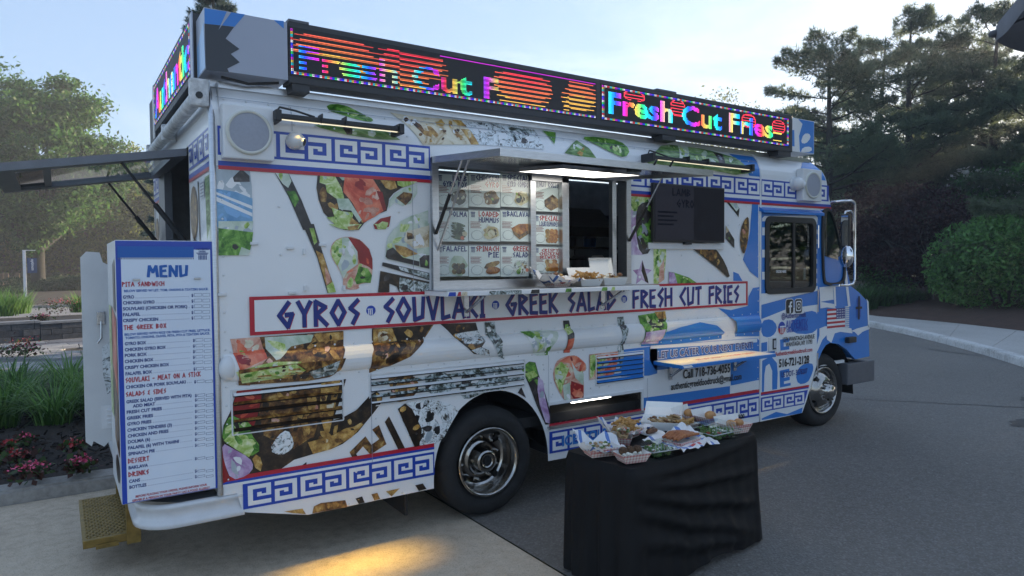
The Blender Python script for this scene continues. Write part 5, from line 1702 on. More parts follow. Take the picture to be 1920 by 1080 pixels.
# kitchen seen through the open half
mb = MB()
mb.prism([(2.5, 0.85, 2.04), (2.5, 1.05, 2.22), (2.5, 2.2, 2.22), (2.5, 2.2, 1.95), (2.5, 0.85, 1.95)], (1.1, 0, 0), STEEL)
mb.build('range_hood', truck)
mb = MB(); mb.bbox(1.4, 4.2, 1.15, TW - 0.06, 0.62, 1.50, INT, 0.01); mb.box(1.4, 4.2, 1.10, 1.15, 1.43, 1.47, STEEL); mb.build('cooking_line', truck)
mb = MB()
for z in (1.62, 1.85): mb.box(3.25, 4.3, 1.2, 1.6, z, z + 0.02, STEEL)
for x in (3.26, 4.28): mb.box(x, x + 0.02, 1.2, 1.22, 1.50, 2.2, STEEL)
mb.build('kitchen_shelf', truck)
for i, (x, z, m_) in enumerate(((3.35, 1.64, 'white_paint'), (3.55, 1.64, 'grey_plastic'), (3.8, 1.64, 'white_paint'), (3.45, 1.87, 'grey_plastic'), (3.7, 1.87, 'blue_wrap'))):
    mb = MB(); mb.lathe([(0, 0), (0.06, 0), (0.065, 0.13), (0.05, 0.15), (0, 0.15)], (x, 1.32, z), (0, 0, 1), MATS[m_], 14); mb.build('storage_tub', truck)
mb = MB()
mb.bbox(2.72, 3.05, 1.0, 1.4, 1.505, 1.80, INT, 0.01); mb.box(2.75, 3.02, 0.985, 1.0, 1.54, 1.77, STEEL)
mb.build('warming_box', truck)
mb = MB(); mb.cyl((3.02, 0.9, 0.62), (3.02, 0.9, 2.1), 0.012, STEEL, n=8); mb.cyl((3.02, 0.9, 1.75), (3.3, 0.9, 1.75), 0.01, STEEL, n=8); mb.build('rail_post', truck)
mb = MB(); mb.bbox(WX0 - 0.1, WX1 + 0.1, 0.09, 0.55, 1.40, 1.47, STEEL, 0.006); mb.build('inner_counter', truck)

# ------------------------------------------------------------------ lifted awning over the window
AH = Vector((0, -0.015, 2.382)); AO = Vector((0, -0.82, 2.318))          # hinge line and outer edge
AX0, AX1 = WX0 - 0.02, WX1 + 0.015
def aw(x, t, d=0.0):
    p = AH.lerp(AO, t); return Vector((x, p.y, p.z - d))
mb = MB()
MIRR = mat('polished_underside', (0.42, 0.43, 0.45), rough=0.16, metal=1.0, vary=0.06, scale=3)
vs = [aw(AX0, 0), aw(AX1, 0), aw(AX1, 1), aw(AX0, 1), aw(AX0, 0, 0.02), aw(AX1, 0, 0.02), aw(AX1, 1, 0.02), aw(AX0, 1, 0.02)]
mb.add(vs, [(3, 2, 1, 0)], WHITE)
mb.add(vs, [(4, 5, 6, 7)], MIRR)
for t0, t1, xa, xb in ((0.965, 1.0, AX0, AX1), (0, 0.965, AX0, AX0 + 0.03), (0, 0.965, AX1 - 0.03, AX1)):
    q = [aw(xa, t0, -0.004), aw(xb, t0, -0.004), aw(xb, t1, -0.004), aw(xa, t1, -0.004), aw(xa, t0, 0.036), aw(xb, t0, 0.036), aw(xb, t1, 0.036), aw(xa, t1, 0.036)]
    mb.add(q, [(3, 2, 1, 0), (4, 5, 6, 7), (0, 1, 5, 4), (2, 3, 7, 6), (1, 2, 6, 5), (3, 0, 4, 7)], ALU)
awn = mb.build('awning_hatch', truck)
mb = MB()
mb.tube([aw(2.42, 1.0, 0.0) + Vector((0, -0.0, 0.0)), aw(2.42, 1.0, 0) + Vector((0, -0.03, 0.035)), aw(2.56, 1.0, 0) + Vector((0, -0.03, 0.035)), aw(2.56, 1.0, 0.0)], 0.007, BLACKM, n=6)
mb.build('handle', awn)
# flat lamp under the awning
def on_awning(px_, py_, d):
    n_ = (AO - AH).cross(Vector((1, 0, 0))).normalized()
    p0 = aw(0, 0, d); r = ray(px_, py_)
    return CAMP + r * ((p0 - CAMP).dot(n_) / r.dot(n_))
lp = [on_awning(*PX('E', x, y), 0.062) for x, y in ((722, 240), (1022, 206), (1414, 247), (1106, 272))]
lx0, lx1 = (lp[0].x + lp[1].x) / 2, (lp[2].x + lp[3].x) / 2
LAMP = mat('lamp_panel', (0.8, 0.8, 0.8), emit=(1.0, 0.95, 0.86), estr=1.1)
tA, tB = 0.16, 0.74
xa, xb = 1.86, 2.50
mb = MB()
q = [aw(xa, tA, 0.03), aw(xb, tA, 0.03), aw(xb, tB, 0.03), aw(xa, tB, 0.03), aw(xa, tA, 0.055), aw(xb, tA, 0.055), aw(xb, tB, 0.055), aw(xa, tB, 0.055)]
mb.add(q, [(3, 2, 1, 0), (0, 1, 5, 4), (2, 3, 7, 6), (1, 2, 6, 5), (3, 0, 4, 7)], ALU)
mb.add(q, [(4, 5, 6, 7)], LAMP)
mb.build('lamp_panel', awn)
print('LAMP quad', [tuple(round(c, 2) for c in p) for p in lp])
for (k0, p0, k1, p1, yb) in (('E', (125, 640), 'E', (232, 190), -0.46), ('E', (1372, 690), 'E', (1502, 275), -0.46)):
    a = YP(*PX(k0, *p0), -0.02); b = YP(*PX(k1, *p1), -0.02)
    xx = AX0 + 0.02 if p0[0] < 600 else AX1 - 0.02
    t = 0.45
    a = Vector((xx, -0.035, a.z)); b = aw(xx, t, 0.03)
    mb = MB(); mb.cyl(a, a.lerp(b, 0.55), 0.011, BLACKM, n=8); mb.cyl(a.lerp(b, 0.55), b, 0.006, CHROME, n=8)
    mb.build('gas_strut', awn)
mb = MB(); mb.cyl((AX0 + 0.035, -0.03, 1.80), aw(AX0 + 0.035, 0.52, 0.03), 0.008, ALU, n=6); mb.build('prop_rod', awn)
mb = MB(); mb.box(2.30, 2.38, -0.75, -0.70, 2.28, 2.32, BLACKM); mb.build('lamp_clip', awn)

# ------------------------------------------------------------------ counter shelf under the window
SHZ = 1.547
SX0, SX1, SY = 1.215, 2.96, -0.34
mb = MB()
mb.bbox(SX0, SX1, SY, -0.032, SHZ - 0.03, SHZ, WHITE, 0.004)
mb.box(SX0 - 0.002, SX1 + 0.002, SY + 0.01, -0.04, SHZ, SHZ + 0.002, ALU)
shelf = mb.build('counter_shelf', truck)
for (u0, u1, m_) in ((0.0, 0.03, NAVY), (0.035, 0.05, RED), (0.05, 0.075, PITA), (0.16, 0.30, HERB), (0.34, 0.38, OLIVE), (0.50, 0.53, LETT_D), (0.68, 0.71, LETT_D), (0.73, 0.75, LETT)):
    xa, xb = SX0 + (SX1 - SX0) * u0, SX0 + (SX1 - SX0) * u1
    mb = MB(); mb.poly([(xa, SY - 0.002, SHZ - 0.027), (xb, SY - 0.002, SHZ - 0.027), (xb, SY - 0.002, SHZ - 0.003), (xa + 0.01, SY - 0.002, SHZ - 0.003)], m_); mb.build('edge_print', shelf)
def bracket(x, z, y, parent, L=0.22, Hh=0.2):
    mb = MB()
    mb.box(x - 0.018, x + 0.018, -0.014, -0.012 + 0.006, z - Hh, z, STEEL)
    mb.box(x - 0.018, x + 0.018, -L, -0.014, z - 0.006, z, STEEL)
    mb.cyl((x, -L * 0.85, z - 0.006), (x, -0.012, z - Hh * 0.8), 0.010, STEEL, n=6)
    mb.build('bracket', parent)
for (k, x, y) in (('D', 268, 260), ('D', 1188, 230)):
    bracket(YP(*PX(k, x, y), -0.01).x, SHZ - 0.03, 0, shelf, 0.28, 0.15)
# lower shelf with lettered top
LSZ = 0.93
LS0, LS1 = 3.225, 4.37
mb = MB()
mb.bbox(LS0, LS1, -0.315, -0.012, LSZ - 0.028, LSZ, BLUE, 0.004)
mb.box(LS0 + 0.005, LS1 - 0.005, -0.31, -0.015, LSZ, LSZ + 0.002, WHITE)
ls = mb.build('side_shelf', truck)
mb = MB()
put_text(mb, 'LET US CATER YOUR NEXT EVENT!', (LS0 + 0.3, -0.20, LSZ + 0.003), (1, 0, 0), (0, 1, 0), 0.05, RED, width=0.75, n=(0, 0, 1))
mb.poly([(LS0 + 0.02, -0.317, LSZ - 0.022), (LS0 + 0.12, -0.317, LSZ - 0.022), (LS0 + 0.1, -0.317, LSZ - 0.004), (LS0 + 0.005, -0.317, LSZ - 0.004)], WHITE)
mb.build('shelf_lettering', ls)
for (k, x, y) in (('G', 262, 680), ('G', 668, 630)):
    bracket(YP(*PX(k, x, y), -0.01).x, LSZ - 0.028, 0, ls, 0.2, 0.14)

# ------------------------------------------------------------------ screen, light bars, speakers, cameras
mb = MB()
t0, t1 = YP(*PX('F', 163, 222), -0.05), YP(*PX('F', 643, 628), -0.05)
mb.bbox(t0.x, t1.x, -0.05, -0.018, t1.z - 0.004, t0.z, BLACKM, 0.006)
mb.bbox(t0.x - 0.02, t1.x + 0.03, -0.018, -0.004, t1.z - 0.06, t1.z - 0.01, WHITE2, 0.004)
tv = mb.build('menu_screen', truck)
SCR = mat('screen_face', (0.012, 0.012, 0.016), rough=0.45, spec=0.12, emit=(0.020, 0.020, 0.030), estr=0.03)
SCR2 = mat('screen_light_part', (0.024, 0.024, 0.031), rough=0.45, spec=0.12, emit=(0.030, 0.030, 0.042), estr=0.05)
SCT = mat('screen_text', (0.004, 0.005, 0.014), rough=0.45, spec=0.12)
mb = MB()
mb.box(t0.x + 0.012, t1.x - 0.012, -0.0525, -0.0505, t1.z + 0.012, t0.z - 0.014, SCR)
tw = t1.x - t0.x
mb.box(t0.x + 0.014, t0.x + tw * 0.54, -0.0535, -0.0527, t1.z + 0.014, t0.z - 0.016, SCR2)
hh = t0.z - t1.z
put_text(mb, 'LAMB', (t0.x + tw * 0.25, -0.0545, t1.z + hh * 0.80), (1, 0, 0), (0, 0, 1), 0.055, SCT, width=0.20, greek=True, n=(0, -1, 0))
put_text(mb, 'GYRO', (t0.x + tw * 0.31, -0.0545, t1.z + hh * 0.60), (1, 0, 0), (0, 0, 1), 0.06, SCT, width=0.19, greek=True, n=(0, -1, 0))
for k in range(4):
    mb.box(t0.x + tw * 0.05, t0.x + tw * (0.31 - 0.05 * (k % 2)), -0.0545, -0.0537, t1.z + hh * (0.49 - 0.07 * k), t1.z + hh * (0.52 - 0.07 * k), SCT)
mb.build('screen_face', tv)
mb = MB(); mb.bbox((t0.x + t1.x) / 2 - 0.06, (t0.x + t1.x) / 2 + 0.02, -0.048, -0.02, t1.z - 0.022, t1.z - 0.004, BLACKM, 0.003); mb.build('sensor', tv)
WARM = (1.0, 0.64, 0.10)
STRIP = mat('lamp_strip', (0.9, 0.88, 0.8), emit=(1.0, 0.88, 0.58), estr=0.25)
def light_bar(x0, x1, z, energy):
    mb = MB()
    mb.bbox(x0, x1, -0.115, -0.062, z - 0.018, z + 0.010, BLACKM, 0.006)
    mb.bbox(x0 - 0.012, x0 + 0.02, -0.13, 0.0, z - 0.035, z + 0.026, BLACKM, 0.005)
    mb.bbox(x1 - 0.02, x1 + 0.012, -0.13, 0.0, z - 0.035, z + 0.026, BLACKM, 0.005)
    for f in (0.33, 0.52): mb.box(x0 + (x1 - x0) * f, x0 + (x1 - x0) * f + 0.006, -0.127, -0.053, z - 0.02, z + 0.03, BLACKM)
    b = mb.build('light_bar', truck)
    mb = MB(); mb.box(x0 + 0.02, x1 - 0.02, -0.100, -0.086, z - 0.022, z - 0.019, STRIP); mb.build('light_strip', b)
    mb = MB(); mb.tube([(x0 + 0.005, -0.06, z + 0.02), (x0 + 0.03, -0.05, z + 0.055), (x0 + 0.12, -0.03, z + 0.05), (x0 + 0.22, -0.06, z + 0.02)], 0.006, BLACKM, n=6); mb.build('lamp_cable', b)
    L = bpy.data.lights.new('light_bar_lamp', 'AREA')
    L.shape = 'RECTANGLE'; L.size = x1 - x0 - 0.04; L.size_y = 0.03; L.energy = energy; L.color = WARM; L.spread = R_(15)
    lo = bpy.data.objects.new('light_bar_lamp', L); link(lo, b)
    lo.location = ((x0 + x1) / 2, -0.098, z - 0.026)
    lo.rotation_euler = (R_(-2.5), 0, 0)
    return b
b1 = YP(*PX('I', 72, 885), -0.09); b1r = YP(*PX('I', 1000, 975), -0.09)
light_bar(b1.x, b1r.x, (b1.z + b1r.z) / 2 + 0.01, 0.40)
b2 = YP(*PX('H', 800, 668), -0.09); b2r = YP(*PX('H', 1378, 722), -0.09)
light_bar(b2.x, b2r.x, (b2.z + b2r.z) / 2 + 0.005, 0.32)
SPKG = mat('speaker_grille', (0.34, 0.36, 0.42), rough=0.55, vary=0.05, scale=60, bump=0.25, bscale=500)
SPKR = mat('speaker_ring', (0.62, 0.62, 0.56), rough=0.5)
def speaker(cx, cz, r, w, h, rx=1.0):
    mb = MB(); mb.bbox(cx - w / 2, cx + w / 2, -0.075, -0.002, cz - h / 2, cz + h / 2, WHITE2, 0.008)
    s_ = mb.build('loudspeaker', truck)
    mb = MB(); mb.lathe([(r, 0.0), (r, 0.012), (r * 0.93, 0.018), (r * 0.86, 0.012)], (cx, -0.075, cz), (0, -1, 0), SPKR, 40); mb.build('ring', s_)
    mb = MB(); mb.lathe([(r * 0.88, 0.010), (r * 0.5, 0.013), (0.0, 0.014)], (cx, -0.075, cz), (0, -1, 0), SPKG, 40); mb.build('grille', s_)
sc = YP(*PX('A', 350, 352), -0.08)
speaker(sc.x, sc.z, 0.118, 0.26, 0.285)
sc = YP(*PX('H', 1742, 824), -0.08)
speaker(sc.x, sc.z, 0.125, 0.30, 0.30)
def dome_cam(p, r, ang):
    mb = MB()
    mb.lathe([(r * 1.05, 0), (r * 1.05, 0.012), (r * 0.9, 0.03)], (p.x, -0.003, p.z), (0, -1, 0), WHITE2, 24)
    c = mb.build('security_camera', truck)
    mb = MB(); mb.ball((p.x, -0.04, p.z), r, WHITE2, (1, 1, 1), 3); mb.build('ball', c)
    d = Vector((math.cos(ang), -0.75, -0.35)).normalized()
    q = Vector((p.x, -0.04, p.z))
    mb = MB(); mb.cyl(q + d * r * 0.5, q + d * r * 1.08, r * 0.55, WHITE2, n=16); mb.cyl(q + d * r * 1.05, q + d * r * 1.11, r * 0.42, BLACKM, n=16); mb.build('lens', c)
dome_cam(YP(*PX('A', 700, 412), -0.04), 0.046, 0.0)
dome_cam(YP(*PX('H', 1650, 815), -0.04), 0.062, 0.3)

# ------------------------------------------------------------------ drinks bin
mb = MB()
mb.add([(IX0, 0, IZ1), (IX1, 0, IZ1), (IX1, 0.5, IZ1), (IX0, 0.5, IZ1), (IX0, 0, IZ0), (IX1, 0, IZ0), (IX1, 0.5, IZ0 - 0.1), (IX0, 0.5, IZ0 - 0.1), (IX0, 0.03, IZ0 - 0.16), (IX1, 0.03, IZ0 - 0.16)],
       [(0, 1, 2, 3), (3, 2, 6, 7), (0, 3, 7, 8, 4), (1, 5, 9, 6, 2), (8, 7, 6, 9)], STEEL)
mb.box(IX0 - 0.02, IX1 + 0.02, -0.022, 0.03, IZ0 - 0.012, IZ0 + 0.006, ALU)
mb.box(IX0 - 0.012, IX1 + 0.02, -0.012, 0.0, IZ1, IZ1 + 0.02, WHITE2)
mb.box(IX1, IX1 + 0.02, -0.012, 0.0, IZ0, IZ1, WHITE2)
mb.box((IX0 + IX1) / 2 - 0.01, (IX0 + IX1) / 2 + 0.01, 0.0, 0.5, IZ0 - 0.1, IZ0 + 0.004, STEEL)
bin_ = mb.build('drinks_bin', truck)
mb = MB(); mb.box(IX0 + 0.22, IX1 - 0.30, 0.015, 0.03, IZ1 - 0.014, IZ1 - 0.004, mat('bin_strip', (0.9, 0.9, 0.9), emit=(1.0, 0.93, 0.82), estr=5.0)); mb.build('lamp_strip', bin_)
ICEM = mat('ice', (0.55, 0.6, 0.62), rough=0.12, trans=0.6)
rnd = random.Random(3)
mb = MB()
for i in range(170):
    x, y = rnd.uniform(IX0 + 0.03, IX1 - 0.03), rnd.uniform(0.05, 0.45)
    M = Matrix.Translation((x, y, IZ0 - 0.045 + rnd.uniform(0, 0.035))) @ Matrix.Rotation(rnd.uniform(0, 3), 4, Vector((rnd.random(), rnd.random(), rnd.random() + 0.1)).normalized())
    mb.box(-0.016, 0.016, -0.016, 0.016, -0.012, 0.012, ICEM, M)
mb.build('ice_cubes', bin_, kind='stuff')
for i in range(16):
    x, y = IX0 + 0.07 + (IX1 - IX0 - 0.14) * (i % 8) / 7, 0.12 + 0.16 * (i // 8) + rnd.uniform(-.02, .02)
    m_ = [mat('green_can', '#234a22', rough=0.25, metal=0.4), mat('dark_bottle', '#120c0a', rough=0.1), mat('red_can', '#8a1518', rough=0.25, metal=0.4), mat('amber_bottle', '#5a2c0c', rough=0.1)][rnd.randrange(4)]
    mb = MB(); mb.lathe([(0, 0), (0.030, 0.002), (0.032, 0.07), (0.018, 0.10), (0.014, 0.12), (0, 0.121)], (x, y, IZ0 - 0.06), (0.2 * (rnd.random() - .5), -0.25, 1), m_, 12)
    o = mb.build('drink_bottle', bin_)

# ------------------------------------------------------------------ tail: menu cabinet, open door, bumper, step
MX0, MX1 = -0.455, -0.008
MZT, MZB = 1.842, 0.520
mb = MB()
mb.bbox(MX0, MX1, 0.0, 0.62, MZB, MZT, WHITE2, 0.006)
menu = mb.build('menu_cabinet', truck)
MEN = mat('menu_board', '#d9e3f0', rough=0.35, coat=0.25, vary=0.025, scale=3)
mb = MB()
mb.box(MX0 + 0.002, MX1 - 0.002, -0.004, -0.001, MZB + 0.004, MZT - 0.004, NAVY)
mb.box(MX0 + 0.024, MX1 - 0.012, -0.006, -0.004, MZB + 0.008, MZT - 0.046, MEN)
board = mb.build('menu_board', menu)
mb = MB()
MYP = -0.0068
def mp_(k, x, y): 
    p = YP(*PX(k, x, y), MYP); return p.x, p.z
def mrect(k, xa, ya, xb, yb, m_, d=0.0):
    x0, z0 = mp_(k, xa, yb); x1, z1 = mp_(k, xb, ya)
    mb.poly([(x0, MYP - d, z0), (x1, MYP - d, z0), (x1, MYP - d, z1), (x0, MYP - d, z1)], m_)
def mtext(k, s, xa, ya, xb, hpx, m_, greek=False, bold=0.03, th=0.2):
    x0, z0 = mp_(k, xa, ya); x1, _ = mp_(k, xb, ya); _, z1 = mp_(k, xa, ya - hpx)
    put_text(mb, s, (x0, MYP - 0.0006, z0), (1, 0, 0), (0, 0, 1), z1 - z0, m_, width=x1 - x0, greek=greek, bold=bold, th=th, n=(0, -1, 0))
MB1 = mat('menu_blue', '#1f5fae', rough=0.4)
MB2 = mat('menu_navy', '#1c3c80', rough=0.4)
MBR = mat('menu_red', '#b02237', rough=0.4)
MBL = mat('menu_box_line', '#5f6f92', rough=0.4)
mrect('K', 322, 130, 892, 212, MB1)
for i in range(48):
    mrect('K', 324 + 12 * i, 213, 330 + 12 * i, 225, MBL)
mtext('K', 'AUTHENTIC', 910, 154, 1004, 14, MB2); mtext('K', 'GREEK', 930, 172, 985, 12, MB2)
mrect('K', 912, 176, 1003, 181, MB2); mrect('K', 922, 184, 996, 190, MB2)
for i in range(6): mrect('K', 929 + 11 * i, 194, 935 + 11 * i, 228, MB2)
mtext('K', 'MENU', 552, 354, 842, 78, MB1, True, th=0.24)
def price(k, x, y, s=1.0):
    mtext(k, '$', x, y + 13 * s, x + 14 * s, 22 * s, MB2)
    for (a, b) in ((20, 76), (84, 138)):
        xa, xb, ya, yb = x + a * s, x + b * s, y - 14 * s, y + 12 * s
        mrect(k, xa, ya, xb, yb, MBL); mrect(k, xa + 2.4, ya + 2.4, xb - 2.4, yb - 2.4, MEN, 0.0005)
def item(k, s, xa, ya, xb, dy, px_, sc=1.0, h=24):
    mtext(k, s, xa, ya, xb, h * sc, MB2, bold=0.035)
    price(k, px_, dy, sc)
    x = xb + 14 * sc
    while x < px_ - 14 * sc:
        yy = ya + (dy - ya) * (x - xa) / (px_ - xa) - (0 if sc < 1 else -2)
        z0 = mp_(k, xa, ya)[1]
        x0, _ = mp_(k, x, ya)
        mb.poly([(x0 - 0.0012, MYP - 0.0006, z0), (x0 + 0.0012, MYP - 0.0006, z0), (x0 + 0.0012, MYP - 0.0006, z0 + 0.0026), (x0 - 0.0012, MYP - 0.0006, z0 + 0.0026)], MB2)
        x += 13.5 * sc
mtext('K', 'PITA SANDWICH', 358, 429, 670, 32, MBR, True)
mtext('K', 'BELOW SERVED W/ LET, TOM, ONIONS & TZATZIKI SAUCE.', 370, 471, 1003, 18, MB1)
for s, y, xb, dy in (('GYRO', 520, 446, 492), ('CHICKEN GYRO', 563, 600, 535), ('SOUVLAKI (CHICKEN OR PORK)', 608, 845, 577), ('FALAFEL', 652, 493, 620), ('CRISPY CHICKEN', 696, 627, 662)):
    item('K', s, 362, y, xb, dy, 876)
mtext('K', 'THE GREEK BOX', 370, 754, 685, 32, MBR, True)
mtext('K', 'BELOW SERVED WITH RICE OR FRESH CUT FRIES, LETTUCE,', 374, 798, 1018, 18, MB1)
mtext('K', 'TOMATO, ONIONS, OLIVES, FETA, PITA & TZATZIKI SAUCE.', 380, 824, 1014, 18, MB1)
for s, y, xb, dy in (('GYRO BOX', 870, 537, 830), ('CHICKEN GYRO BOX', 915, 685, 872), ('PORK BOX', 958, 542, 914), ('CHICKEN BOX', 1003, 592, 956), ('CRISPY CHICKEN BOX', 1050, 710, 998)):
    item('K', s, 376, y, xb, dy, 887)
q = 0.794
item('L', 'FALAFEL BOX', 303, 44, 462, 4, 708, q)
mtext('L', 'SOUVLAKI - MEAT ON A STICK', 304, 87, 750, 27, MBR, True)
item('L', 'CHICKEN OR PORK SOUVLAKI', 305, 124, 662, 80, 712, q)
mtext('L', 'SALADS & SIDES', 306, 171, 543, 26, MBR, True)
for s, xa, y, xb, dy in (('GREEK SALAD (SERVED WITH PITA)', 308, 211, 697, 162), ('ADD MEAT', 346, 236, 480, 188), ('FRESH CUT FRIES', 310, 273, 520, 221), ('GREEK FRIES', 311, 309, 468, 256), ('GYRO FRIES', 313, 344, 458, 289), ('CHICKEN TENDERS (3)', 314, 380, 580, 323), ('CHICKEN AND FRIES', 316, 415, 560, 356), ('DOLMA (6)', 317, 450, 450, 390), ('FALAFEL (6) WITH TAHINI', 318, 486, 622, 424), ('SPINACH PIE', 319, 522, 478, 458), ('BAKLAVA', 321, 604, 438, 537), ('CANS', 324, 685, 390, 612), ('BOTTLES', 326, 720, 428, 645)):
    item('L', s, xa, y, xb, dy, 716, q)
mtext('L', 'DESSERT', 320, 568, 443, 26, MBR, True)
mtext('L', 'DRINKS', 323, 648, 440, 26, MBR, True)
mtext('L', 'BEFORE PLACING YOUR ORDER, PLEASE INFORM YOUR', 363, 772, 790, 13, MBR)
mtext('L', 'SERVER IF A PERSON IN YOUR PARTY HAS A FOOD ALLERGY', 343, 797, 808, 13, MBR)
mb.build('menu_lettering', board)
for (k, x, y) in (('K', 463, 378), ('K', 920, 368)):
    cx, cz = mp_(k, x, y); mb = MB(); mb.bbox(cx - 0.016, cx + 0.016, -0.014, -0.006, cz - 0.005, cz + 0.005, ALU, 0.002); mb.build('clip', board)
# side of the cabinet: print strips on its narrow face
def cab_side_print(pts, m_):
    mb = MB(); mb.poly([(MX0 - 0.0025, y, z) for y, z in pts], m_); mb.build('food_print', menu)
cab_side_print([(0.02, 1.45), (0.3, 1.50), (0.34, 1.2), (0.02, 1.05)], TOM)
cab_side_print([(0.02, 1.04), (0.34, 1.19), (0.3, 0.8), (0.02, 0.75)], MEAT)
cab_side_print([(0.05, 1.75), (0.2, 1.72), (0.18, 1.5), (0.05, 1.48)], OLIVE)
cab_side_print([(0.36, 1.5), (0.55, 1.5), (0.55, 0.9), (0.36, 0.9)], LETT)
cab_side_print(oval(0.18, 0.66, 0.13, 0.07), MEAT_D)
# open cabinet door standing out behind
mb = MB()
z0, z1 = 0.62, 1.80
pts = [(-0.575, z0 + 0.03), (-0.545, z0), (-0.535, z0 + 0.03), (-0.48, z0 - 0.012), (-0.45, z0 + 0.02), (-0.42, z0 + 0.01), (-0.405, z1 - 0.09), (-0.46, z1 - 0.06), (-0.475, z1), (-0.545, z1 + 0.005), (-0.575, z1 - 0.03)]
mb.prism([(x, 0.97, z) for x, z in pts], (0, 0.045, 0), WHITE2)
odoor = mb.build('open_cabinet_door', truck)
mb = MB(); mb.poly([(-0.478, 0.968, 1.22), (-0.425, 0.968, 1.26), (-0.42, 0.968, 0.95), (-0.455, 0.968, 0.93), (-0.475, 0.968, 1.05)], FETA); mb.build('cheese_print', odoor)
mb = MB(); mb.bbox(-0.50, -0.455, 0.958, 0.969, 1.36, 1.44, STEEL, 0.004); mb.tube([(-0.478, 0.955, 1.38), (-0.48, 0.94, 1.28), (-0.50, 0.95, 1.25)], 0.006, STEEL, n=6); mb.build('latch', odoor)
mb = MB(); mb.box(-0.49, -0.42, 0.964, 0.969, 0.72, 0.86, WHITE); mb.build('vent_plate', odoor)
for k in range(4):
    mb = MB(); mb.bbox(-0.462, -0.425, 0.952, 0.965, 0.745 + 0.027 * k, 0.757 + 0.027 * k, WHITE, 0.003); mb.build('vent_slat', odoor)
# bumper: a bent channel round the tail
BUMP = mat('bumper_white', (0.62, 0.63, 0.65), rough=0.32, coat=0.3, vary=0.06, scale=10)
mb = MB()
path = [(0.125, 0.02)] + [(-0.20 + 0.0, 0.02)] + [(-0.20 - 0.17 * math.sin(a), 0.19 - 0.17 * math.cos(a)) for a in [math.pi / 2 * k / 6 for k in range(1, 7)]] + [(-0.37, 0.5), (-0.37, 2.2)]
prof_ = [(0.0, 0.475), (-0.018, 0.472), (-0.024, 0.455), (-0.008, 0.44), (-0.006, 0.395), (-0.026, 0.378), (-0.026, 0.352), (0.0, 0.345)]
vs, fs = [], []
for i, (x, y) in enumerate(path):
    a = path[max(i - 1, 0)]; b = path[min(i + 1, len(path) - 1)]
    t = Vector((b[0] - a[0], b[1] - a[1], 0)).normalized()
    nrm = Vector((-t.y, t.x, 0))
    for (d, z) in prof_:
        vs.append(Vector((x, y, z)) - nrm * d * -1.0 if False else Vector((x, y, z)) + nrm * (d if nrm.y > 0 or nrm.x > 0 else -d) )
np_ = len(prof_)
for i in range(len(path) - 1):
    for j in range(np_ - 1): fs.append((i * np_ + j, i * np_ + j + 1, (i + 1) * np_ + j + 1, (i + 1) * np_ + j))
mb.add(vs, fs, BUMP, True)
mb.add([(0.125, 0.02, 0.476), (-0.2, 0.02, 0.476), (-0.35, 0.15, 0.476), (-0.37, 0.3, 0.476), (-0.37, 2.2, 0.476), (0.0, 2.2, 0.476), (0.0, 0.1, 0.476), (0.125, 0.1, 0.476)], [(7, 6, 5, 4, 3, 2, 1, 0)], GREYM)
mb.build('rear_bumper', truck)
GOLD = mat('gold_tread', (0.25, 0.17, 0.05), rough=0.5, metal=0.6, vary=0.25, scale=20)
mb = MB()
TX0, TX1, TY0, TY1, TZ = -0.615, -0.345, 0.50, 1.32, 0.205
mb.bbox(TX0, TX1, TY0, TY1, TZ - 0.045, TZ, GOLD, 0.004)
mb.box(TX1 - 0.06, TX1 + 0.01, TY0 - 0.015, TY0 + 0.03, TZ - 0.06, TZ + 0.27, GOLD)
mb.box(TX1 - 0.06, TX1 + 0.01, TY1 - 0.03, TY1 + 0.015, TZ - 0.06, TZ + 0.27, GOLD)
mb.box(TX0 + 0.06, TX1 - 0.1, TY0 - 0.012, TY0 - 0.001, TZ - 0.055, TZ - 0.03, GOLD)
step = mb.build('boarding_step', truck)
mb = MB()
rnd = random.Random(8)
for i in range(16):
    for j in range(26):
        x = TX0 + 0.015 + (TX1 - TX0 - 0.03) * (i + 0.5) / 16
        y = TY0 + 0.02 + (TY1 - TY0 - 0.04) * (j + 0.5) / 26
        a = 0.6 if (i + j) % 2 else -0.6
        dx, dy = 0.010 * math.cos(a), 0.014 * math.sin(a)
        mb.add([(x - dx, y - dy, TZ + 0.001), (x + dy * 0.3, y - dx * 0.3, TZ + 0.001), (x + dx, y + dy, TZ + 0.001), (x - dy * 0.3, y + dx * 0.3, TZ + 0.001), (x, y, TZ + 0.005)], [(0, 1, 4), (1, 2, 4), (2, 3, 4), (3, 0, 4)], GOLD)
mb.build('tread_lugs', step, kind='stuff')

